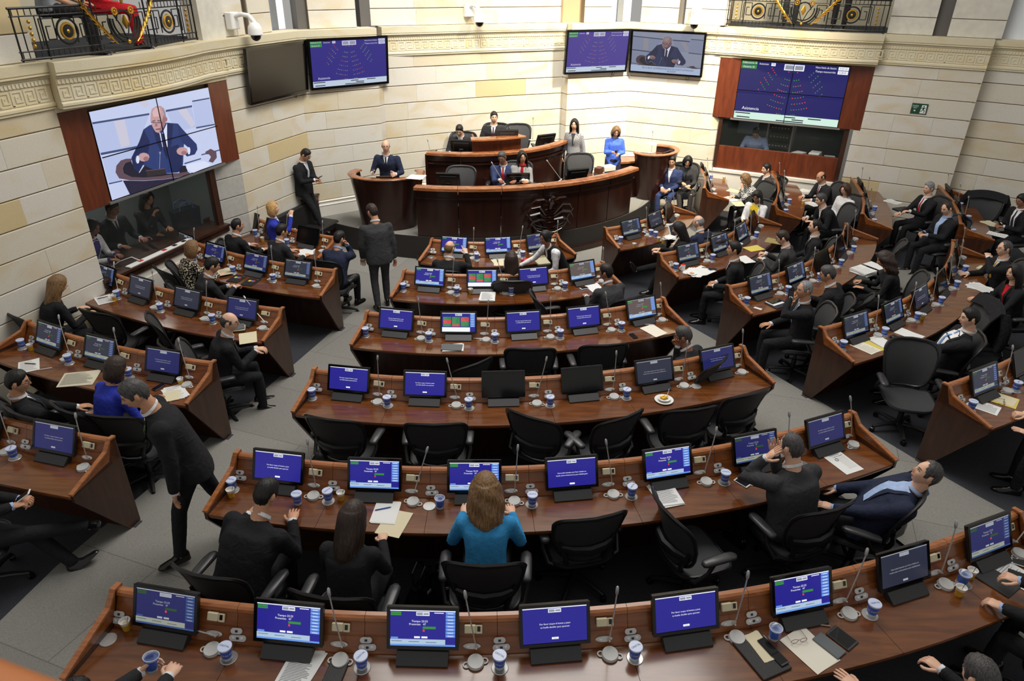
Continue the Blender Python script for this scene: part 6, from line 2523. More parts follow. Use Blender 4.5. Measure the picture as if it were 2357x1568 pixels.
# ================================================================ everyone in the hall
D = radians
CL['yellowtop'] = cloth('yellow_top', (226, 196, 40))
LAP = dict(R=(.1, .26, .66), L=(-.08, .28, .66), hs=('curl', 'curl'))
DESK = dict(R=(.2, .40, .775), L=(-.2, .40, .775))
WRITE = dict(R=(.12, .44, .775), L=(-.16, .42, .775), hs=('grip', 'rest'))
PHONE = dict(R=(.06, .30, .78), L=(-.06, .31, .77), hs=('grip', 'grip'))

# --- podium
person('bald man in dark suit speaking at the left lectern', (888, 337), DAIS, D(172), sit=False, lean=.10, head=(.28, .05, 0), R=(.22, .36, 1.12), L=(-.24, .36, 1.12), hs=('flat', 'flat'), hn=((.9, 0, .3), (-.9, 0, .3)),
       top='navy', tie='dark', bottom='navy', hair=('bald', 'grey'), skin='l', h=.98, glasses=True)
person('bearded man in dark suit looking down at upper podium', (1058, 300), .80, D(176), lean=.2, head=(-.1, .55, 0), **DESK, top='dark', tie='pale', hair=('short', 'black'), skin='l')
person('man in dark suit with wine tie at the chairman desk', (1137, 271), .98, D(172), lean=.02, head=(.3, .0, 0), R=(.2, .3, .8), L=(-.2, .3, .8), top='dark', tie='wine', hair=('short', 'black'), skin='l')
person('man in navy suit with red tie writing at podium', (1156, 363), .56, D(176), lean=.12, head=(-.25, .35, .05), R=(.04, .42, .86), L=(-.25, .35, .84), hs=('grip', 'rest'), top='navy2', tie='red', hair=('short', 'dgrey'), skin='d', glasses=True)
person('woman in grey tweed jacket and red scarf at podium', (1202, 362), .56, D(185), fem=True, lean=.05, side=-.12, head=(.15, .1, .12), R=(-.05, .36, .86), L=(-.12, .36, .85), top='grey', shirt='white', hair=('long', 'black'), skin='m', glasses=True, lips=True, scarf='red', collar=False)
person('woman in grey check jacket standing by upper podium', (1322, 287), .62, D(160), fem=True, sit=False, lean=.04, head=(.12, .08, 0), top='chk2', shirt='char', bottom='char', hair=('long', 'black'), skin='l', h=.94, lips=True, collar=False)
person('woman in bright blue blouse looking at her phone', (1418, 303), DAIS, D(178), fem=True, sit=False, lean=.05, head=(.05, .5, 0), R=(.05, .27, 1.1), L=(-.09, .25, 1.06), hs=('grip', 'grip'), top='sky', shirt=None, bare=True, bottom='navy', hair=('bob', 'lbrown'), skin='l', h=.95, lips=True, girth=1.08)
person('man in blue suit half hidden behind right lectern', (1547, 372), .1, D(150), lean=.1, head=(.2, .2, 0), **LAP, top='navy2', bottom='navy2', hair=('short', 'black'))
person('woman in dark jacket reading papers beside right lectern', (1583, 371), .15, D(168), fem=True, lean=.12, head=(.0, .55, 0), R=(.06, .34, .78), L=(-.1, .36, .74), hs=('grip', 'rest'), top='char', shirt='dark', bottom='black', skirt=True, hair=('bob', 'black'), skin='l', feet=((.02, .5, .085), (-.16, .42, .085)), collar=False)
# --- left of the podium
person('man in black suit leaning on table looking at phone', (703, 357), .28, D(-112), sit=False, lean=.02, head=(.1, .55, 0), R=(.08, .33, 1.12), L=(-.02, .34, 1.10), hs=('grip', 'grip'), top='black', tie='pale', hair=('short', 'black'), skin='m', glasses=True, feet=((.06, .42, .085), (-.14, .02, .085)), h=.98)
person('blond woman in royal blue jacket on black bench', (628, 480), .05, D(-75), fem=True, lean=-.1, head=(-.2, -.05, 0), R=(.1, .26, 1.12), L=(-.02, .28, .82), hs=('curl', 'rest'), top='blue', shirt='white', hair=('bob', 'blond'), skin='l', chair=0, lips=True)
person('man in charcoal suit standing with his back turned', (857, 488), .04, D(22), sit=False, lean=.06, head=(.45, .3, 0), R=(.26, .02, .84), L=(-.24, .14, .86), top='char', bottom='char', hair=('short', 'dbrown'), skin='m', glasses=True, feet=((.1, .1, .085), (-.1, -.12, .085)), h=1.0)
person('man in black suit, leftmost at fifth left-block row', (546, 520), .0, D(-38), lean=.15, head=(-.3, .15, 0), **DESK, top='black', hair=('receding', 'black'), skin='m')
person('man in dark suit, second at fifth left-block row', (648, 533), .0, D(-40), lean=.22, head=(-.1, .2, 0), **DESK, top='dark', hair=('short', 'black'), skin='m')
person('man in dark suit, hand on face, fifth left-block row', (781, 550), .0, D(-18), lean=.25, head=(-.3, .2, 0), R=(.1, .26, 1.1), L=(-.2, .42, .78), hs=('curl', 'rest'), top='navy', shirt='lblue', hair=('short', 'black'), skin='m')
person('woman in leopard print blouse at fourth left-block row', (442, 572), .085, D(-40), fem=True, lean=.2, head=(-.3, .2, 0), **DESK, top='leop', shirt=None, bare=True, hair=('bob', 'lbrown'), skin='l')
person('man in dark suit reading a page, fourth left-block row', (488, 612), .085, D(-52), lean=.3, head=(-.1, .35, 0), R=(.1, .45, .84), L=(-.1, .42, .80), hs=('grip', 'grip'), top='dark', hair=('short', 'black'), skin='m')
person('woman in black with long hair, third left-block row', (134, 655), .17, D(-38), fem=True, lean=.3, head=(-.15, .3, 0), **WRITE, top='black', shirt=None, bare=True, hair=('long', 'lbrown'), skin='l', h=1.05)
person('bald man in black suit turned right, third left-block row', (528, 742), .17, D(-62), lean=.28, head=(-.35, .15, 0), R=(.02, .42, .78), L=(-.04, .44, .80), hs=('curl', 'curl'), top='black', hair=('bald', 'dgrey'), skin='l', glasses=True, h=1.03, girth=1.05)
person('man in black suit reclining at left edge', (40, 880), .255, D(-48), lean=-.32, head=(-.35, .15, 0), R=(.14, .3, .72), L=(-.12, .28, .70), top='black', tie='dark', hair=('short', 'black'), skin='m', glasses=True)
person('woman in royal blue with brown bob, second left-block row', (266, 848), .255, D(-30), fem=True, lean=.28, head=(-.3, .3, 0), **DESK, top='blue', shirt=None, bare=True, hair=('bob', 'dbrown'), skin='m')
person('man with green tie striding down the left aisle', (312, 908), .37, D(118), sit=False, lean=.24, head=(.05, .35, 0), R=(.24, .1, .82), L=(-.26, .16, .78), top='black', tie='green', hair=('short', 'dgrey'), skin='m', feet=((.1, -.36, .1), (-.1, .26, .085)), h=1.09, girth=1.05)
person('man with crossed legs holding a phone at lower left', None, .34, D(-70), pos=(-4.42, 4.3, .34), lean=-.2, head=(-.2, .4, 0), R=(.02, .34, .80), L=(-.1, .36, .78), hs=('grip', 'grip'), top='black', hair=('short', 'black'), feet=((-.1, .86, .36), (.02, .62, .085)), shirt='lblue')
# --- central-left block
person('bald man in black suit touching his screen, sixth row', (1035, 572), .0, D(-8), lean=.2, head=(-.35, .05, 0), R=(.2, .46, 1.02), L=(-.22, .38, .77), hs=('point', 'rest'), top='black', hair=('bald', 'lbrown'), skin='l', glasses=True, h=.98)
person('woman with long brown hair on phone, sixth row', (1177, 597), .0, D(2), fem=True, lean=.15, head=(.15, .12, 0), R=(.2, .38, .78), L=(-.1, .28, 1.02), hs=('rest', 'grip'), top='black', shirt=None, bare=True, hair=('long', 'dbrown'), skin='l', poleL=(-.9, -.1, -.5), cback=.1)
person('waitress in white shirt and black waistcoat serving coffee', (1256, 548), .0, D(120), fem=True, sit=False, lean=.42, curl=.2, head=(.15, .2, 0), R=(.38, .5, .92), L=(-.05, .42, .88), hs=('rest', 'grip'), top='white', shirt='white', vest='black', bottom='black', hair=('bun', 'black'), skin='d', h=.95, collar=True, hdir=((.5, .6, -.1), None))
person('man in charcoal suit at right end of fifth row', (1395, 628), .085, D(32), lean=.3, head=(.5, .1, 0), R=(.2, .42, .78), L=(-.16, .42, .78), top='char', hair=('short', 'black'), skin='d', glasses=True)
person('man with hand on chin at right end of fourth row', (1573, 775), .17, D(50), lean=.35, head=(.35, .2, 0), R=(.12, .34, .95), L=(-.04, .28, 1.06), hs=('rest', 'curl'), top='dark', hair=('short', 'dgrey'), skin='d', glasses=True, cback=.14)
person('man in black suit bent forward at second row left', (612, 1140), .34, D(-16), side=.12, lean=.42, curl=.25, head=(-.15, .5, 0), R=(.16, .5, .79), L=(-.22, .46, .79), top='black', hair=('short', 'black'), skin='m', h=1.04, girth=1.1)
person('dark-haired woman in black jacket writing at second row', (812, 1192), .34, D(-8), fem=True, lean=.22, head=(-.15, .35, 0), **WRITE, top='black', shirt=None, bare=True, hair=('long', 'dbrown'), skin='l', h=1.02)
person('woman in turquoise jacket with long wavy hair, second row', (1118, 1128), .34, D(0), fem=True, lean=.22, head=(.1, .25, 0), R=(.2, .42, .80), L=(-.2, .42, .80), top='teal', shirt=None, bare=True, hair=('wavy', 'lbrown'), skin='l', h=1.04)
person('man in charcoal suit with hands at his face', (1822, 1030), .34, D(22), lean=.18, head=(.2, .15, 0), R=(-.02, .30, 1.10), L=(-.16, .26, 1.12), hs=('flat', 'flat'), hn=((.6, .6, 0), (-.8, .5, 0)), top='char', hair=('receding', 'dgrey'), skin='l', h=1.06, girth=1.1)
person('man reclining with face turned up, right of second row', (2133, 1092), .34, D(64), lean=-.5, curl=-.15, head=(.1, -.35, 0), R=(.16, .3, .66), L=(-.12, .32, .66), top='navy', shirt='lblue', hair=('receding', 'dgrey'), skin='l', open_=.5, h=1.05, girth=1.15)
person('person holding a water cup at the bottom edge', None, .425, D(-12), pos=(-2.27, 2.33, .43), lean=-.12, head=(0, .3, 0), R=(.13, .50, .86), L=(-.03, .48, .87), hs=('curl', 'curl'), hn=((.3, 0, .9), (-.9, 0, .3)), top='dark', hair=('short', 'black'), skin='l')
person('grey-haired man in black suit, nearest row at right', (2258, 1562), .425, D(22), lean=.1, head=(-.1, .3, 0), R=(.25, .42, .8), L=(-.36, .56, .785), hs=('curl', 'flat'), top='black', hair=('short', 'dgrey'), skin='l', h=1.0)
person('man with wristwatch at far right of nearest row', None, .425, D(40), pos=(3.86, 3.2, .43), lean=-.1, head=(.0, .2, 0), R=(.1, .46, .86), L=(-.2, .5, .79), hs=('curl', 'curl'), top='black', shirt='lblue', hair=('short', 'black'), skin='l')
# --- right block
person('woman in black with green collar, fifth right-block row', (1562, 527), .0, D(78), fem=True, lean=.15, head=(.1, .35, 0), R=(.1, .42, .80), L=(-.08, .44, .80), hs=('rest', 'grip'), top='black', shirt=None, bare=True, hair=('long', 'black'), skin='l', feet=((.25, .78, .32), (-.05, .5, .085)))
person('bald man in navy suit seen from behind, right block', (1608, 512), .0, D(40), lean=.2, head=(.2, .2, 0), **DESK, top='navy', hair=('bald', 'grey'), skin='l')
person('man with black hair in profile, dark suit, right block', (1690, 575), .085, D(72), lean=.08, head=(.1, .0, 0), **LAP, top='black', hair=('short', 'black'), skin='m', h=1.02)
person('man in grey-brown suit reading a folder, right block', (1802, 548), .085, D(60), lean=.18, head=(.2, .4, 0), R=(.12, .4, .86), L=(-.12, .38, .84), hs=('grip', 'grip'), top='char', hair=('short', 'dbrown'), skin='l', glasses=True)
person('man in dark suit looking left beyond the folder reader', (1876, 522), .085, D(75), lean=.0, head=(.05, .05, 0), **LAP, top='black', hair=('receding', 'black'), skin='l', tie='dark')
person('grey-haired man with blue tie talking on his phone', (1852, 668), .17, D(80), lean=.0, head=(.25, .05, 0), R=(.1, .34, .70), L=(-.02, .2, 1.14), hs=('rest', 'grip'), top='black', tie='blue', hair=('receding', 'grey'), skin='m', poleL=(-.8, .2, -.7), h=1.03)
person('man with dark hair and spectacles, right-block third row', (1906, 632), .17, D(52), lean=.28, head=(.25, .3, 0), **WRITE, top='black', hair=('short', 'dgrey'), skin='m', glasses=True, h=1.04)
person('woman with long brown hair writing, right block', (2036, 598), .17, D(70), fem=True, lean=.28, head=(.15, .4, 0), **WRITE, top='black', shirt=None, bare=True, hair=('wavy', 'dbrown'), skin='m')
person('man in white shirt and blue tie lounging, right block', (2232, 733), .255, D(72), lean=-.3, curl=-.05, head=(.15, .08, 0), R=(.14, .22, .70), L=(-.26, .52, .86), hs=('rest', 'grip'), top='black', tie='blue', open_=1.0, hair=('short', 'black'), skin='l', h=1.06, girth=1.15)
person('black-haired woman with wristwatch at right edge', (2335, 628), .255, D(88), fem=True, lean=.15, head=(.1, .1, 0), R=(.15, .4, .78), L=(-.14, .46, .80), hs=('rest', 'curl'), top='black', shirt='red', hair=('long', 'black'), skin='l', collar=False)
person('man with yellow tie resting chin on hand', (2312, 573), .255, D(80), lean=.05, head=(.1, .05, 0), R=(.1, .4, .78), L=(-.05, .26, 1.10), hs=('rest', 'curl'), top='black', tie='yellow', hair=('receding', 'dgrey'), skin='l', glasses=True, poleL=(-.9, .1, -.5))
person('person in black writing with a pen at right edge', None, .34, D(62), pos=(5.62, 5.62, .34), lean=.25, head=(.1, .35, 0), R=(.14, .5, .80), L=(-.22, .48, .79), hs=('grip', 'flat'), top='black', hair=('short', 'black'), skin='l')
# --- far-right block
person('woman in black and white check jacket holding her head', (1716, 412), .0, D(108), fem=True, lean=.35, head=(.0, .5, 0), R=(.14, .4, .78), L=(-.04, .34, 1.0), hs=('rest', 'curl'), top='chk', shirt=None, bare=True, hair=('bob', 'lbrown'), skin='l')
person('man in charcoal suit beside the check jacket woman', (1764, 390), .0, D(95), lean=.05, head=(.1, .1, 0), **DESK, top='char', hair=('short', 'black'), skin='l', tie='pale')
person('woman in white jacket and yellow top with phone', (1742, 452), .0, D(140), fem=True, lean=.02, head=(.1, .5, 0), R=(.07, .32, .76), L=(-.06, .33, .76), hs=('grip', 'grip'), top='white', shirt='yellowtop', open_=.9, bottom='print', hair=('long', 'black'), skin='d', collar=False)
person('bald bearded man in dark suit writing, far right', (1890, 408), .085, D(100), lean=.25, head=(.0, .35, 0), **WRITE, top='dark', tie='pink', hair=('bald', 'black'), skin='m')
person('man in dark suit bent over papers, far right', (1890, 460), .085, D(92), lean=.4, curl=.2, head=(.0, .3, 0), **WRITE, top='black', hair=('short', 'dgrey'), skin='l')
person('woman in white jacket with brown bob, far right', (1946, 436), .085, D(112), fem=True, lean=.02, head=(.1, .3, 0), **LAP, top='white', shirt=None, bare=True, hair=('bob', 'brown'), skin='l', glasses=True)
person('grey-haired man in black suit with red tie', (2138, 434), .17, D(95), lean=.0, head=(.1, .05, 0), R=(.08, .42, .74), L=(-.2, .42, .86), hs=('curl', 'curl'), top='black', tie='red', hair=('short', 'grey'), skin='l', open_=.3)
person('man in black suit reading his phone, far right', (2180, 480), .17, D(98), lean=-.05, head=(.1, .35, 0), **PHONE, top='black', shirt='lblue', open_=.4, hair=('receding', 'dbrown'), skin='l', girth=1.2)
person('man in dark suit with phone at far right edge', (2352, 462), .255, D(98), lean=.05, head=(.1, .3, 0), **PHONE, top='black', shirt='white', tie='dark', open_=.5, hair=('short', 'black'), skin='d', glasses=True)
# --- behind glass and on the balconies
q = wpt(E1, E2, .42, -.72, .45)
person('woman in white cardigan behind the left booth glass', None, .45, D(-100), pos=q, fem=True, lean=.3, head=(.0, .4, 0), R=(.1, .45, .78), L=(-.12, .4, .78), top='white', shirt='purple', open_=.7, hair=('long', 'dbrown'), skin='d', seat_h=.5, collar=False, legs=False, chair=0)
q = wpt(E1, E2, 1.05, -.85, .5)
person('man in suit behind the left booth glass', None, .5, D(-112), pos=q, lean=.15, head=(.2, .3, 0), top='black', tie='dark', hair=('short', 'black'), skin='d', seat_h=.5, legs=False, chair=0)
q = wpt(E1, E2, 1.7, -.8, .5)
person('woman with long black hair behind the left booth glass', None, .5, D(-118), pos=q, fem=True, lean=.2, head=(.1, .3, 0), R=(.05, .3, 1.0), L=(-.1, .4, .78), hs=('curl', 'rest'), top='dark', shirt=None, bare=True, hair=('long', 'black'), skin='m', seat_h=.5, legs=False, chair=0)
q = wpt(E9, E10, .95, -.75, .62)
person('person in blue shirt bending behind right booth glass', None, .62, D(155), pos=q, lean=.4, head=(.0, .8, 0), top='lblue', shirt=None, bare=True, hair=('short', 'black'), skin='m', seat_h=.5, legs=False, chair=0)
q = wpt(E1, E2, .62, -.34, 3.99)
person('person in grey printed T-shirt on the left balcony', None, 3.99, D(-72), pos=q, chair=0, R=(.3, .3, .62), L=(-.25, .3, .62), top='gtee', shirt=None, bare=True, sleeve=.25, bottom='dark', hair=('short', 'black'), skin='m')
q = wpt(E1, E2, 1.45, -.42, 3.99)
person('person in red shirt on the left balcony', None, 3.99, D(-72), pos=q, chair=0, R=(.2, .2, .7), L=(-.2, .2, .7), top='red', shirt=None, bare=True, bottom='red', hair=('short', 'black'), skin='m')
q = wpt(E9, E10, 1.2, -.75, 3.99)
person('person in dark clothes on the right balcony', None, 3.99, D(155), pos=q, sit=False, top='brown', shirt=None, bare=True, bottom='dark', hair=('short', 'black'), skin='m')
q = wpt(E9, E10, 2.2, -.6, 3.99)
person('person in black coat on the right balcony', None, 3.99, D(160), pos=q, sit=False, top='black', shirt=None, bare=True, bottom='black', hair=('short', 'black'), skin='m')
# ================================================================ empty chairs
def empty_chair(px, py, floor, yaw, label):
    """placed by the middle of its backrest top, whose height is known"""
    a = radians(yaw)
    g = at(px, py, floor + 1.04)
    off = Matrix.Rotation(a, 3, 'Z') @ Vector((0, -.35, 0))
    chair_at(Vector((g.x - off.x, g.y - off.y, floor)), a, label)


for px, py, fl, yw, lb in (
        (757, 968, .255, -12, 'empty black mesh chair, first behind third central row'),
        (1000, 980, .255, 2, 'empty black mesh chair, second behind third central row'),
        (1218, 962, .255, -28, 'empty black mesh chair turned right behind third central row'),
        (1440, 962, .255, 32, 'empty black mesh chair turned left behind third central row'),
        (1600, 945, .255, 14, 'empty black mesh chair, fifth behind third central row'),
        (1735, 908, .255, 26, 'empty black mesh chair at right end of third central row'),
        (1095, 840, .17, 40, 'empty black mesh chair turned aside behind fourth central row'),
        (1222, 806, .17, 2, 'empty black mesh chair in middle of fourth central row'),
        (1395, 797, .17, 8, 'empty black mesh chair right of middle, fourth central row'),
        (1226, 682, .085, -75, 'empty chair seen edge-on between fourth and fifth rows'),
        (1370, 1195, .34, 14, 'empty black mesh chair right of the turquoise jacket woman'),
        (1528, 1170, .34, -70, 'empty black mesh chair turned sideways, second central row'),
        (245, 962, .255, -6, 'empty black mesh chair behind the striding man'),
        (385, 610, .17, -60, 'empty black mesh chair by the booth, left block'),
        (345, 560, .085, -55, 'empty black mesh chair under the booth sill'),
        (340, 735, .17, -55, 'empty black mesh chair at middle of third left-block row'),
        (210, 720, .17, -20, 'empty black mesh chair beside long-haired woman, left block'),
        (500, 560, .0, -75, 'empty black mesh chair near fifth left-block row'),
        (2100, 783, .255, 168, 'large empty black mesh chair in front of lounging man'),
        (2085, 560, .17, 60, 'empty black mesh chair behind the writing woman'),
        (2048, 392, .17, 165, 'empty grey mesh chair holding a handbag, far right'),
        (2275, 445, .255, 150, 'empty black mesh chair by far-right wall'),
        (2290, 700, .255, 80, 'empty chair draped with black jacket, right block'),
        (1062, 384, .52, 178, 'empty grey mesh chair at left of the podium'),
        (1333, 355, .52, 190, 'empty grey mesh chair at right of the podium'),
        (1190, 287, .98, 188, 'empty grey mesh chair beside the chairman'),
        (1965, 690, .17, 70, 'empty black mesh chair behind right-block third row'),
        (30, 950, .34, -30, 'empty black mesh chair at lower left edge')):
    empty_chair(px, py, fl, yw, lb)
# ================================================================ things on the desks
def lines_mesh(w_, h_, n, seed=0, title=True):
    rnd = random.Random(seed)
    mb = MB()
    for k in range(n):
        y = h_ / 2 - .03 - (h_ - .06) * k / max(1, n - 1)
        x1 = rnd.uniform(.75, 1.0) * (w_ - .04) if rnd.random() > .12 else rnd.uniform(.2, .5) * (w_ - .04)
        x0 = -w_ / 2 + .02
        mb.add([(x0, y, 0), (x0 + x1, y, 0), (x0 + x1, y + .0028, 0), (x0, y + .0028, 0)], [(0, 1, 2, 3)])
    return mb.mesh('printed_text', INK, False)


_LM = {}


def sheets(px, py, z, rot, label, w_=.21, h_=.297, n=1, m=None, text=18, th=.0012, fan=.06, tilt=0, cat='paper', seed=1):
    """loose sheets lying on a surface, each a little askew"""
    p = at(px, py, z)
    root = empty('paper_sheets', p + Vector((0, 0, .001)), radians(rot), label=label, cat=cat)
    rnd = random.Random(seed + int(px))
    for k in range(n):
        mb = MB()
        zz = th * k + th / 2
        a = rnd.uniform(-fan, fan)
        dx, dy = rnd.uniform(-.008, .008), rnd.uniform(-.008, .008)
        # a sheet with a faint lift at one corner
        vs, fs = [], []
        N_ = 4
        for j in range(N_ + 1):
            for i in range(N_ + 1):
                x, y = (i / N_ - .5) * w_, (j / N_ - .5) * h_
                lift = .006 * max(0, (i / N_ - .6)) * max(0, (j / N_ - .5)) * 4
                v = Matrix.Rotation(a, 3, 'Z') @ Vector((x, y, lift))
                vs.append(v + Vector((dx, dy, zz)))
        nv = len(vs)
        vs += [v - Vector((0, 0, th * .9)) for v in vs]
        for j in range(N_):
            for i in range(N_):
                q = j * (N_ + 1) + i
                fs.append((q, q + 1, q + N_ + 2, q + N_ + 1))
                fs.append((nv + q, nv + q + N_ + 1, nv + q + N_ + 2, nv + q + 1))
        for i in range(N_):
            fs.append((i, nv + i, nv + i + 1, i + 1))
            q = N_ * (N_ + 1) + i
            fs.append((q, q + 1, nv + q + 1, nv + q))
            fs.append((i * (N_ + 1), (i + 1) * (N_ + 1), nv + (i + 1) * (N_ + 1), nv + i * (N_ + 1)))
            fs.append((i * (N_ + 1) + N_, nv + i * (N_ + 1) + N_, nv + (i + 1) * (N_ + 1) + N_, (i + 1) * (N_ + 1) + N_))
        mb.add(vs, fs)
        s_ = mb.build('sheet', m or PAPER, root, smooth=False)
        if text and k == n - 1:
            key = (w_, h_, text)
            if key not in _LM: _LM[key] = lines_mesh(w_, h_, text, 3)
            t = inst('printed_text', _LM[key], s_, (dx, dy, zz + .0009), (0, 0, a))
    return root


def slab_thing(name, px, py, z, rot, dims, m, label, cat, bev=.004, extra=None):
    p = at(px, py, z)
    root = empty(name, p, radians(rot), label=label, cat=cat)
    mb = MB(); mb.box((0, 0, dims[2] / 2 + .001), dims, None, None, bev); mb.build('body' if name not in ('phone', 'tablet') else 'case', m, root)
    if extra: extra(root, dims)
    return root


def scr(root, d):
    mb = MB(); mb.box((0, 0, d[2] + .0015), (d[0] * .88, d[1] * .82, .001)); mb.build('glass_screen', GLOSSB, root, smooth=False)


def phone(px, py, z, rot, label, m=None):
    return slab_thing('phone', px, py, z, rot, (.068, .138, .008), m or GLOSSB, label, 'phone', .004, scr)


def pen(px, py, z, rot, label, m):
    root = empty('pen', at(px, py, z) + Vector((0, 0, .006)), radians(rot), label=label, cat='pen')
    mb = MB(); mb.tube([(-.07, 0, 0), (-.06, 0, 0), (.055, 0, 0), (.068, 0, 0)], [.0015, .0048, .0048, .002], 8); mb.build('barrel', m, root)
    mb = MB(); mb.box((-.035, 0, .006), (.04, .003, .002)); mb.build('clip', CHROME, root, smooth=False)
    return root


def spectacles(px, py, z, rot, label, m):
    root = empty('spectacles', at(px, py, z) + Vector((0, 0, .003)), radians(rot), label=label, cat='spectacles')
    for s in (-1, 1):
        mb = MB(); mb.torus((s * .032, 0, .018), (.025, .017), .0018, 18, 5, rotx(pi / 2)); mb.build('lens_rim', m, root)
        mb = MB(); mb.tube([(s * .058, 0, .022), (s * .06, .06, .016), (s * .055, .12, .004), (s * .05, .14, .001)], .0018, 5); mb.build('temple', m, root)
    mb = MB(); mb.tube([(-.008, 0, .02), (0, .003, .024), (.008, 0, .02)], .0018, 5); mb.build('bridge', m, root)
    return root


def coffee(px, py, z, label):
    o = copy_tree(P_COF)
    o.location = at(px, py, z)
    o.scale = (1.2, 1.2, 1.2)
    tag(o, label, 'cup', 'yellow coffee cups')
    return o


ZD = {k: ROW[k]['z'] + .747 for k in ROW}
BLUEPEN = mat('blue_pen_plastic', (40, 80, 170), .3)
LEATHER = mat('black_leatherette', (24, 23, 23), .5, bump=.3, bscale=200)
GREYNB = mat('grey_notebook', (92, 96, 98), .6)
# nearest row
z = ZD['C1']
sheets(690, 1540, z, -14, 'fanned white printed pages at bottom, nearest row', n=4, fan=.12, text=24)
slab_thing('folder', 770, 1556, z, -8, (.12, .2, .012), LEATHER, 'black leather folder beside the fanned pages', 'folder')
slab_thing('folder', 1752, 1510, z, 24, (.23, .31, .014), LEATHER, 'black leather folder under envelope and phones', 'folder')
sheets(1752, 1488, z + .015, 22, 'cream envelope lying on the black folder', .11, .22, 2, MANILA, 0)
phone(1768, 1490, z + .019, 26, 'black phone on the cream envelope')
phone(1790, 1512, z + .018, 28, 'second black phone half under the first one', DARKG)
sheets(1862, 1495, z, 30, 'two plain cream sheets under wire spectacles', .215, .30, 2, mat('cream_paper', (226, 220, 204), .8), 0, fan=.05)
spectacles(1838, 1480, z + .003, 12, 'brown-rimmed spectacles on the cream sheets', mat('tortoise_rim', (110, 66, 34), .35))
slab_thing('notebook', 1908, 1488, z, 36, (.10, .19, .012), GREYNB, 'grey striped notebook near the open hand', 'notebook')
slab_thing('tablet', 1938, 1470, z, 36, (.12, .17, .008), DARKG, 'dark tablet behind the grey notebook', 'tablet', .004, scr)
pen(1888, 1440, z, -8, 'silver pen below the loudspeaker, nearest row', STEEL)
sheets(2325, 1318, z, 34, 'white pages with two phones at right edge', n=2, text=14)
phone(2350, 1298, z + .003, 62, 'white phone on pages at right edge', WHITE)
phone(2345, 1325, z + .003, 58, 'black phone on pages at right edge')
slab_thing('folder', 2290, 1335, z, 34, (.2, .28, .008), DARKG, 'dark folder under the pages at right edge', 'folder')
coffee(293, 1448, z, 'stacked white coffee cups at left end, nearest row')
coffee(2206, 1370, z, 'coffee cup with teabag tag, nearest row')
coffee(2232, 1330, z, 'coffee cup behind opened water cup, nearest row')
o = copy_tree(P_OPEN); o.location = at(2212, 1345, z); o.scale = (1.22,) * 3; tag(o, 'opened water cup between two coffee cups at right', 'cup', 'water cups')
# second row
z = ZD['C2']
sheets(905, 1205, z, -12, 'cream sheet under the white writing pad', n=1, m=MANILA, text=0)
sheets(888, 1180, z + .003, -4, 'white writing pad with blue pen, second row', n=3, text=0, fan=.01, w_=.2, h_=.26)
pen(882, 1172, z + .008, 18, 'blue pen on the white writing pad', BLUEPEN)
coffee(533, 1143, z, 'yellow coffee cup at left end of second row')
coffee(786, 1150, z, 'coffee cup beside seated woman, second row')
o = copy_tree(P_CUP); o.location = at(686, 1160, z); o.scale = (1.22,) * 3; tag(o, 'extra water cup right of the bent man, second row', 'cup', 'water cups')
sheets(1532, 1140, z, 14, 'stack of printed pages under turned chair, second row', n=5, text=22, th=.003)
phone(1708, 1112, z, 40, 'white phone beside the charcoal suit man', WHITE)
sheets(1742, 1105, z, -12, 'folded letter under the charcoal suit man', .11, .2, 2, PAPER, 10)
sheets(1940, 1064, z, 24, 'white page with round emblem, right end second row', n=1, text=0)
p = Pic(.0005); p.text('Manifestacion', 0, .11, .02, INK, 1); p.text('Camara Senado', .02, .085, .018, INK, 1)
for k in range(14): p.rect(-.02, .08, .06 - k * .012, .062 - k * .012, LGREY, 1)
q = at(1940, 1064, z)
em = inst('emblem_print', p.mesh('emblem_print'), None, q + Vector((0, 0, .0045)), (-pi / 2, 0, 0))
em.rotation_euler = (Matrix.Rotation(radians(24), 3, 'Z') @ rotx(-pi / 2)).to_euler()
em.parent = None
tgt = [o for o in bpy.data.objects if o.get('label', '') == 'white page with round emblem, right end second row'][0]
em.parent = tgt
em.location = (0, 0, .0035); em.rotation_euler = (-pi / 2, 0, 0)
mb = MB(); mb.torus((-.03, .045, .0035), .016, .002, 18, 5); mb.build('round_emblem', INK, tgt)
# third row: plate of fruit
z = ZD['C3']
pl = empty('fruit_plate', at(1528, 922, z), 0, label='white plate and bowl of cut yellow fruit, third row', cat='plate')
mb = MB(); mb.lathe([(.001, .001), (.06, .001), (.1, .012), (.102, .015), (.06, .006), (.001, .005)], 28); mb.build('plate', WHITE, pl)
mb = MB(); mb.lathe([(.001, .006), (.04, .008), (.068, .03), (.07, .034), (.06, .03), (.001, .022)], 24); mb.build('bowl', WHITE, pl)
FR = mat('yellow_fruit', (236, 190, 60), .45, vary=.2, vscale=40)
for k in range(14):
    mb = MB(); a = k * 2.4; r_ = .012 + .028 * (k % 5) / 5
    mb.box((r_ * cos(a), r_ * sin(a), .036 + .006 * (k % 3)), (.024, .02, .018), rotz(a) @ rotx(k), bev=.005); mb.build('fruit_piece', FR, pl)
mb = MB(); mb.tube([(.03, .02, .04), (.05, .05, .08), (.055, .06, .11)], [.004, .003, .004], 6); mb.build('plastic_fork', WHITE, pl)
sheets(1088, 918, z, 2, 'white card under the switched-off monitor, third row', .19, .12, 1, WHITE, 0)
sheets(1110, 775, ZD['C4'], 0, 'white card by the list monitor, fourth row', .22, .13, 1, WHITE, 0)
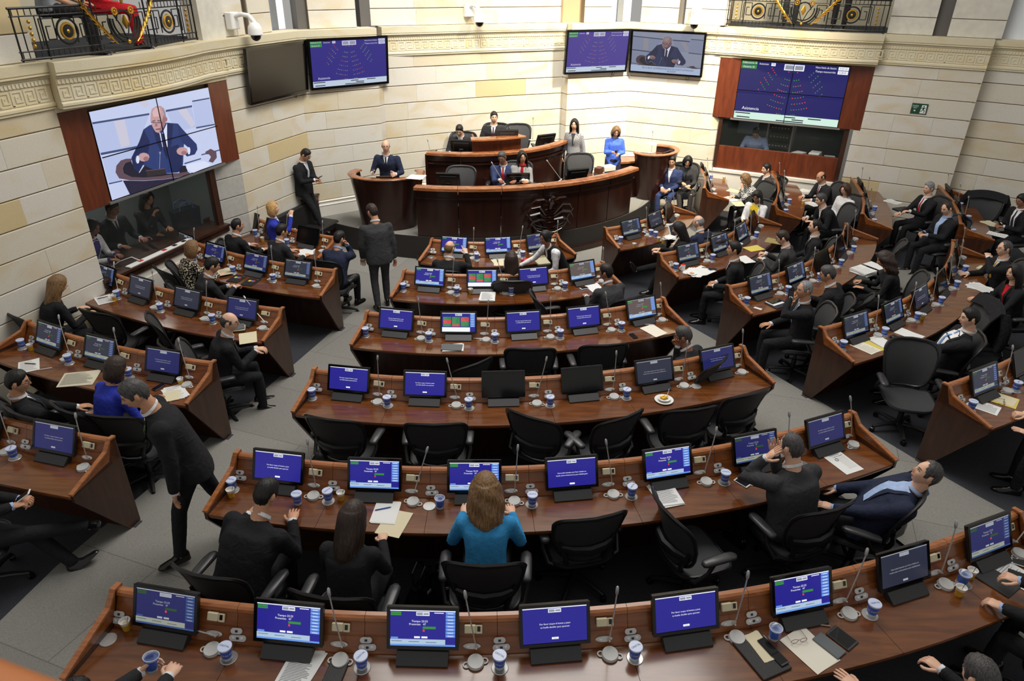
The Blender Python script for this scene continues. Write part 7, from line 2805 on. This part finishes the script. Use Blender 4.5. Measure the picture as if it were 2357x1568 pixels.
# fourth row
z = ZD['C4']
sheets(1042, 800, z, -2, 'white sheets under a grey tablet, fourth row', .26, .18, 2, PAPER, 0, fan=.2)
slab_thing('tablet', 1040, 800, z + .004, -3, (.26, .16, .008), GREYNB, 'closed grey tablet on sheets, fourth row', 'tablet')
phone(1458, 774, z, 20, 'black phone in middle right of fourth row')
sheets(1505, 762, z, 34, 'cream sheets with pen near man resting chin', n=3, m=mat('cream_paper', (226, 220, 204), .8), text=0)
pen(1495, 748, z + .005, 4, 'silver pen on cream sheets, fourth row', STEEL)
# fifth row
z = ZD['C5']
sheets(1122, 686, z, -2, 'thick pile of printed pages, fifth row', n=8, th=.004, text=20, fan=.05)
coffee(1083, 676, z, 'coffee cup beside the pile of pages, fifth row')
sheets(1368, 662, z, 22, 'white page before the charcoal suit man, fifth row', n=2, text=0)
phone(1345, 664, z, -62, 'white phone beside the page, fifth row', WHITE)
# sixth row
z = ZD['C6']
sheets(1150, 604, z, 12, 'cream papers before the woman on phone, sixth row', n=3, m=MANILA, text=0, fan=.2)
tr = empty('serving_tray', at(1262, 600, .86), radians(20), label='pale serving tray held by the waitress', cat='tray')
mb = MB(); mb.box((0, 0, 0), (.46, .32, .012), None, None, .006); mb.build('tray_base', mat('tray_plastic', (176, 168, 142), .45), tr)
for a, b, c_, d_ in ((0, .16, .46, .012), (0, -.16, .46, .012), (.23, 0, .012, .32), (-.23, 0, .012, .32)):
    mb = MB(); mb.box((a, b, .012), (c_, d_, .03), None, None, .004); mb.build('tray_rim', mat('tray_plastic', (176, 168, 142), .45), tr)
coffee(1268, 592, .875, 'coffee cup standing on the serving tray')
coffee(1222, 594, z, 'coffee cup left of the serving tray')
rc = slab_thing('spectacle_case', 1212, 601, z, 20, (.16, .07, .045), mat('red_case', (190, 30, 44), .4), 'red case beside the coffee cup, sixth row', 'case', .02)
# left block
z = ZD['LB']
sheets(68, 842, z, 30, 'white printed page with pen at left edge', n=1, text=16)
pen(70, 838, z + .003, -4, 'black pen on the white page, left edge', BLACK)
pen(105, 850, z, 22, 'white pen right of the page, left block', WHITE)
sheets(182, 872, z, 14, 'large open newspaper on second left-block row', .36, .30, 3, mat('newsprint', (206, 200, 178), .85), 26)
sheets(402, 905, z, 30, 'loose papers and magazine beside blue jacket woman', n=3, text=12, fan=.25)
sheets(395, 912, z + .004, 26, 'cream booklet on the loose papers, left block', .15, .2, 3, MANILA, 0)
phone(365, 892, z + .002, -24, 'black phone left of the cream booklet')
coffee(72, 806, z, 'yellow coffee cup near left wall, second left-block row')
coffee(417, 885, z, 'yellow coffee cup at right end, second left-block row')
z = ZD['LC']
sheets(222, 668, z, 14, 'manila folder before long-haired woman, left block', .3, .22, 2, MANILA, 0)
sheets(240, 690, z, 36, 'white printed sheets over the manila folder', n=3, text=14, fan=.2)
pen(237, 686, z + .005, 40, 'black pen on white sheets, third left-block row', BLACK)
coffee(264, 692, z, 'yellow coffee cup near white sheets, left block')
for k in range(3):
    slab_thing('book', 548, 760 - k * 3, z + .016 * k, 12 + 5 * k, (.2 - .02 * k, .15, .015), (LEATHER, MANILA, GREYNB)[k], ('black notebook at bottom of stack, third left-block row', 'cream notebook in middle of stack, third left-block row', 'grey notebook on top of stack, third left-block row')[k], 'notebook')
sheets(570, 778, z, 22, 'manila papers under clasped hands, left block', n=2, m=MANILA, text=0)
z = ZD['LD']
YEL, BLU, RED_ = mat('flag_yellow', (240, 206, 40), .6), mat('flag_blue', (66, 120, 200), .6), mat('flag_red', (214, 50, 50), .6)
for k, (px, py) in enumerate(((545, 642), (577, 650))):
    f = slab_thing('folder', px, py, z, -14, (.2, .27, .008), LEATHER, ('left', 'right')[k] + ' black folder with yellow, blue and red stripes', 'folder')
    for q, m_ in enumerate((YEL, BLU, RED_)):
        mb = MB(); mb.box((-.035 + q * .035, .03, .0098), (.035, .05, .001)); mb.build('flag_stripe', m_, f, smooth=False)
    mb = MB(); mb.box((.06, .1, .0098), (.03, .015, .001)); mb.build('gilt_stamp', GOLD, f, smooth=False)
sheets(517, 626, z + .03, 30, 'cream page held by reading man, fourth left-block row', .2, .26, 1, MANILA, 14)
z = ZD['LE']
sheets(706, 580, z, 10, 'white papers on fifth left-block row', n=4, text=0, fan=.3)
coffee(605, 556, z, 'yellow coffee cup on fifth left-block row')
# right block
z = ZD['R6']
coffee(1459, 570, z, 'tall coffee cup at left end, fifth right-block row')
coffee(1515, 556, z, 'left one of two coffee cups by tissues')
coffee(1526, 560, z, 'right one of two coffee cups by tissues')
o = copy_tree(P_CUP); o.location = at(1508, 547, z); o.scale = (1.22,) * 3; tag(o, 'second water cup side by side, fifth right-block row', 'cup', 'water cups')
sheets(1542, 548, z, 40, 'crumpled white tissues by two coffee cups', .2, .16, 4, PAPER, 0, th=.006, fan=.8)
tb = empty('tablet', at(1548, 530, z + .09), radians(40), label='white-framed tablet propped up, fifth right-block row', cat='tablet')
mb = MB(); mb.box((0, 0, 0), (.19, .012, .25), rotx(-.45), None, .006); mb.build('case', WHITE, tb)
mb = MB(); mb.box((0, -.0075, 0), (.15, .002, .2), rotx(-.45)); mb.build('glass_screen', mat('tablet_screen_dark', (50, 56, 66), .15), tb, smooth=False)
z = ZD['R5']
sheets(1600, 628, z, 30, 'pile of papers with biscuit plate, fourth right-block row', n=5, text=0, fan=.5, w_=.28)
sheets(1622, 622, z + .006, 40, 'white sheets over the pile, fourth right-block row', n=2, text=0)
mg = empty('mug', at(1571, 622, z), .5, label='white mug with red inside, fourth right-block row', cat='mug')
mb = MB(); mb.lathe([(.001, 0), (.036, 0), (.038, .09), (.036, .092)], 20); mb.build('mug_body', WHITE, mg)
mb = MB(); mb.lathe([(.036, .0925), (.034, .085), (.001, .08)], 20); mb.build('red_lining', mat('red_glaze', (214, 50, 30), .3), mg)
mb = MB(); mb.torus((-.045, 0, .045), .025, .006, 16, 6, rotx(pi / 2)); mb.build('mug_handle', WHITE, mg)
bp = empty('biscuit_plate', at(1592, 630, z + .008), 0, label='white plate with biscuits on the papers', cat='plate')
mb = MB(); mb.lathe([(.001, .001), (.05, .001), (.08, .01), (.05, .005), (.001, .004)], 24); mb.build('plate', WHITE, bp)
for k in range(4):
    mb = MB(); mb.box((.02 * cos(k * 1.6), .02 * sin(k * 1.6), .012), (.035, .02, .01), rotz(k), bev=.004); mb.build('biscuit', mat('biscuit', (222, 160, 104), .7), bp)
pen(1625, 617, z + .012, -14, 'black pen on white sheets, fourth right-block row', BLACK)
phone(1640, 620, z + .01, -70, 'blue-black phone on white sheets, right block', mat('blue_phone', (30, 40, 80), .3))
sheets(1735, 572, z, 24, 'yellow folder on fourth right-block row', .3, .22, 2, YELLOWP, 0)
sheets(1716, 598, z, 20, 'white sheet before black-haired man in profile', n=2, text=0)
sheets(1785, 556, z + .14, 60, 'open folder in the hands of its reader', .24, .32, 2, mat('olive_folder', (150, 136, 80), .7), 0)
z = ZD['R4']
slab_thing('folder', 1790, 700, z, 30, (.3, .24, .012), mat('navy_folder', (30, 36, 54), .6), 'navy folder under a tablet, third right-block row', 'folder')
sheets(1782, 696, z + .014, 32, 'white card between folder and tablet', .22, .16, 1, PAPER, 0)
slab_thing('tablet', 1782, 694, z + .018, 32, (.2, .11, .008), GLOSSB, 'black tablet on a white card, third right-block row', 'tablet', .004, scr)
sheets(1745, 710, z, -40, 'small white card at left end, third right-block row', .11, .05, 1, WHITE, 0)
sheets(1985, 628, z, 30, 'tall stack of documents before the writing woman', n=9, th=.007, text=10, fan=.12, w_=.26)
sheets(2015, 612, z + .002, 28, 'white sheets under the writing hand, right block', n=2, text=0)
z = ZD['R3']
sheets(1992, 800, z, 34, 'cream printed document at left end, second right-block row', n=1, m=mat('cream_paper', (226, 220, 204), .8), text=12)
sheets(1999, 797, z - .0008, 26, 'yellow folder under the cream document', .23, .31, 1, YELLOWP, 0)
sheets(2030, 788, z, 22, 'curled white sheets beside the cream document', n=2, text=0)
sheets(2092, 770, z, 40, 'white sheet under the lounging man hand', n=2, text=0)
bx = slab_thing('spectacle_case', 2057, 778, z, 30, (.08, .07, .03), BLACK, 'open black case beside white sheets, right block', 'case', .006)
coffee(2122, 735, z, 'coffee cup touching a water cup, right block')
sheets(2255, 662, z, 30, 'loose white papers before woman at right edge', n=4, text=8, fan=.4, w_=.24)
sheets(2268, 622, z, 40, 'cream notebook before man resting chin', .16, .22, 6, MANILA, 0, th=.004)
z = ZD['R2']
sheets(2262, 935, z, 50, 'white printed document at right edge', n=1, text=22)
sheets(2302, 918, z, 52, 'yellow folder with cream sheet and spectacles', .25, .32, 1, YELLOWP, 0)
sheets(2302, 916, z + .002, 48, 'cream sheet on yellow folder at right edge', .21, .29, 1, MANILA, 0)
spectacles(2310, 930, z + .004, 62, 'dark-rimmed spectacles on yellow folder, right edge', GLS)
pen(2318, 905, z + .004, -18, 'black pen held at right edge', BLACK)
# far-right block
for k, (px, py, key, rt, lb) in enumerate(((1680, 458, 'TE', 20, 'papers before check jacket woman'), (1690, 440, 'TE', 60, 'cream papers beside white bag, far right front row'), (1700, 470, 'TE', 10, 'cream pages near the white jacket woman'),
                                          (1870, 470, 'TD', 20, 'white pages before bent man, far right'), (1860, 440, 'TD', 70, 'white pages before bald bearded man'), (2055, 465, 'TC', 30, 'white sheets before red tie man'),
                                          (2280, 515, 'TB', 20, 'stack of pages before man with phone at far right'), (2295, 540, 'TB', 40, 'newspaper at far-right row end'))):
    sheets(px, py, ZD[key], rt, lb, n=3, text=8, fan=.3, m=MANILA if k in (1, 2, 6) else PAPER)
slab_thing('laptop_bag', 2078, 485, ZD['TC'], 20, (.34, .24, .04), LEATHER, 'black laptop case on third far-right row', 'bag', .012)
coffee(1848, 470, ZD['TD'], 'yellow coffee cup on second far-right row')
coffee(1666, 415, ZD['TE'], 'yellow coffee cup by far-right front wall')
# podium papers and screens
sheets(958, 408, 1.52, -12, 'white papers on the rim of left lectern', n=3, text=0, fan=.2, w_=.3)
sheets(1432, 356, 1.295, 10, 'large white sheets with green cover, side counter', n=3, text=0, w_=.5, h_=.34)
sheets(1430, 353, 1.302, 14, 'green booklet on large white sheets', .26, .2, 1, mat('green_cover', (150, 170, 90), .7), 0)
sheets(1500, 330, 1.5, 20, 'white papers on the rim of right lectern', n=2, text=0, w_=.2)
bk = slab_thing('box', 1398, 392, 1.2, 30, (.3, .2, .1), mat('white_card_box', (220, 216, 204), .7), 'white box of papers on podium at right', 'box', .006)
slab_thing('book', 1378, 398, 1.2, 60, (.2, .14, .12), mat('brown_book', (84, 46, 30), .5), 'brown upright box file on podium at right', 'box', .004)
PM = [(1032, 412, 1.23, 176, 'monitor on podium before the empty left chair'), (1192, 412, 1.23, 184, 'monitor on podium between navy suit and grey jacket'), (1328, 402, 1.23, 202, 'monitor on podium before the empty right chair'),
      (1062, 335, 1.56, 176, 'monitor on upper podium before bearded man'), (1255, 322, 1.56, 210, 'monitor at right of the upper podium'), (1167, 312, 1.81, 184, 'monitor on the chairman desk')]
for px, py, zz, yw, lb in PM:
    o = copy_tree(P_MON)
    g = at(px, py, zz + .2)
    o.location = (g.x, g.y, zz)
    o.rotation_euler = (0, 0, radians(yw))
    tag(o, 'black ' + lb, 'monitor', 'podium monitors')
for px, py, zz, yw, ln, lb in ((995, 375, 1.53, 180, -12, 'chrome gooseneck microphone before bearded man'), (1160, 425, 1.44, 180, -32, 'chrome gooseneck microphone before navy suit man'), (1290, 415, 1.44, 190, -38, 'chrome gooseneck microphone before empty right chair'), (886, 405, 1.37, 172, -6, 'gooseneck microphone on the speaker lectern'), (1224, 322, 1.8, 180, 0, 'gooseneck microphone right of the chairman desk'), (1497, 352, 1.5, 200, 0, 'gooseneck microphone on the right lectern')):
    o = copy_tree(P_MIC)
    o.location = at(px, py, zz)
    o.rotation_euler = (0, radians(ln), radians(yw - 180))
    tag(o, lb, 'microphone', 'podium microphones')
# phones and papers in hands
for lb, nm, dz in (('woman in bright blue blouse looking at her phone', 'black phone of the woman in blue blouse', .05), ('man in black suit leaning on table looking at phone', 'black phone of the leaning man', .05),
                   ('woman in white jacket and yellow top with phone', 'black phone of the woman in yellow top', .04), ('man in black suit reading his phone, far right', 'black phone of the far-right reader', .05),
                   ('man in dark suit with phone at far right edge', 'black phone at the far right edge', .05), ('man with crossed legs holding a phone at lower left', 'white phone held at lower left edge', .05)):
    a, b, yw = HANDS[lb]
    c = (a + b) / 2 + Matrix.Rotation(yw, 3, 'Z') @ Vector((0, .08, dz))
    root = empty('phone', c, yw, label=nm, cat='phone')
    mb = MB(); mb.box((0, 0, 0), (.07, .012, .14), rotx(-1.0), None, .004); mb.build('case', WHITE if 'white phone' in nm else GLOSSB, root)
    mb = MB(); mb.box((0, -.0045, .006), (.06, .004, .12), rotx(-1.0)); mb.build('glass_screen', GLOSSB, root, smooth=False)
a, b, yw = HANDS['grey-haired man with blue tie talking on his phone']
root = empty('phone', b + Vector((0, 0, .06)), yw, label='phone at the ear of grey-haired man', cat='phone')
mb = MB(); mb.box((0, 0, 0), (.012, .07, .14), roty(.2), None, .004); mb.build('case', GLOSSB, root)
mb = MB(); mb.box((-.0065, 0, 0), (.002, .055, .11), roty(.2)); mb.build('glass_screen', DARKG, root, smooth=False)
a, b, yw = HANDS['woman with long brown hair on phone, sixth row']
root = empty('phone', b + Matrix.Rotation(yw, 3, 'Z') @ Vector((.02, .06, .06)), yw, label='white phone at the ear of long-haired woman', cat='phone')
mb = MB(); mb.box((0, 0, 0), (.07, .012, .14), rotx(-.3), None, .004); mb.build('case', WHITE, root)
mb = MB(); mb.box((0, -.0065, 0), (.055, .002, .11), rotx(-.3)); mb.build('glass_screen', GLOSSB, root, smooth=False)
a, b, yw = HANDS['person holding a water cup at the bottom edge']
o = copy_tree(P_OPEN); o.location = at(350, 1545, 1.27); o.scale = (1.3,) * 3; o.rotation_euler = (-.15, .1, 0); tag(o, 'opened water cup held in hands at bottom edge', 'cup', 'water cups')
# bench, table, bags, coats
d_, n_, L_ = frame(E2, E3)
be = empty('bench', wpt(E2, E3, 1.15, .34, .05), atan2(d_.y, d_.x), label='black leather bench against left apse wall', cat='bench')
mb = MB(); mb.box((0, 0, .36), (1.5, .5, .16), None, None, .03); mb.build('seat_cushion', LEATHER, be)
mb = MB(); mb.box((0, .24, .62), (1.5, .12, .42), rotx(-.1), None, .03); mb.build('back_cushion', LEATHER, be)
mb = MB(); mb.box((0, 0, .14), (1.4, .42, .28), None, None, .01); mb.build('bench_base', W_POD, be)
tb_ = empty('side_table', at(705, 520, .3), radians(-20), label='dark red wood block table under the leaning man', cat='table')
mb = MB(); mb.box((0, 0, .30), (.42, .5, .6), None, None, .01); mb.build('table_body', W_RED, tb_)
mb = MB(); mb.box((0, 0, .62), (.46, .54, .04), None, None, .008); mb.build('table_top', W_POD, tb_)


def handbag(px, py, z, rot, label, m, w_=.34, h_=.26, d__=.14):
    root = empty('handbag', at(px, py, z), radians(rot), label=label, cat='bag')
    mb = MB()
    mb.loft([[(-w_ / 2, -d__ / 2, 0), (w_ / 2, -d__ / 2, 0), (w_ / 2, d__ / 2, 0), (-w_ / 2, d__ / 2, 0)], [(-w_ / 2 * 1.06, -d__ / 2, h_ * .5), (w_ / 2 * 1.06, -d__ / 2, h_ * .5), (w_ / 2 * 1.06, d__ / 2, h_ * .5), (-w_ / 2 * 1.06, d__ / 2, h_ * .5)], [(-w_ / 2 * .8, -d__ * .2, h_), (w_ / 2 * .8, -d__ * .2, h_), (w_ / 2 * .8, d__ * .2, h_), (-w_ / 2 * .8, d__ * .2, h_)]])
    mb.build('bag_body', m, root, ang=20)
    for s in (-1, 1):
        mb = MB(); mb.tube([(-w_ * .25, s * d__ * .2, h_ * .95), (-w_ * .22, s * d__ * .3, h_ * 1.4), (0, s * d__ * .3, h_ * 1.6), (w_ * .22, s * d__ * .3, h_ * 1.4), (w_ * .25, s * d__ * .2, h_ * .95)], .009, 6); mb.build('bag_handle', m, root)
    mb = MB(); mb.box((0, -d__ * .5, h_ * .7), (.05, .012, .03), None, None, .004); mb.build('clasp', CHROME, root)
    return root


PATENT = mat('black_patent', (16, 16, 17), .15)
handbag(1030, 1375, .34, 10, 'black handbag on floor left of turquoise jacket woman', PATENT)
handbag(975, 1395, .34, 60, 'black patent bag behind the writing woman chair', PATENT, .3, .3)
c_ = [o for o in bpy.data.objects if o.get('label', '') == 'empty grey mesh chair holding a handbag, far right'][0]
hb = handbag(2055, 440, .17, 20, 'pale grey and white handbag on far-right chair', mat('pale_bag', (206, 202, 188), .6), .42, .34, .2)
hb.location = (c_.location.x, c_.location.y, .17 + .475)
bgs = handbag(1650, 395, 0, 0, 'white paper bag on far-right front desk', mat('white_bag', (226, 222, 218), .7), .16, .2, .08)
bgs.location = at(1650, 405, ZD['TE'])


def coat_on_chair(label, chlabel):
    c = [o for o in bpy.data.objects if o.get('label', '') == chlabel][0]
    a = c.rotation_euler.z
    root = empty('coat', c.location, a, label=label, cat='coat')
    mb = MB()
    rings = []
    for k in range(9):
        t = k / 8 * 2 - 1
        x = t * .34
        top = 1.09 - .05 * t * t
        y0 = -.37 + .05 * t * t
        w_ = .03 + .012 * sin(k * 2.1)
        rings.append([Vector((x, y0 - .05 - w_, .50 + .06 * sin(k * 1.7))), Vector((x, y0 - .06 - w_, .8)), Vector((x, y0 - .03, top)), Vector((x, y0 + .03, top + .012)), Vector((x, y0 + .09 + w_, top - .12)), Vector((x, y0 + .10, top - .13)), Vector((x, y0 + .03, top - .02)), Vector((x, y0 - .04, .8)), Vector((x, y0 - .04, .52))])
    mb.loft(rings)
    mb.build('coat_back', CL['black'], root)
    for s in (-1, 1):
        mb = MB(); mb.tube([(s * .3, -.36, 1.02), (s * .37, -.40, .85), (s * .36, -.42, .66), (s * .35, -.40, .52)], [.055, .065, .055, .045], 10); mb.build('sleeve', CL['black'], root)
    return root


coat_on_chair('black jacket hung on chair behind lounging man', 'empty chair draped with black jacket, right block')
coat_on_chair('black coat hung on chair by far-right wall', 'empty black mesh chair by far-right wall')
# the masters of the copied things are not part of the scene


def drop(o):
    for ch in KIDS.get(o.name, []): drop(ch)
    bpy.data.objects.remove(o)


for o in PROTO: drop(o)
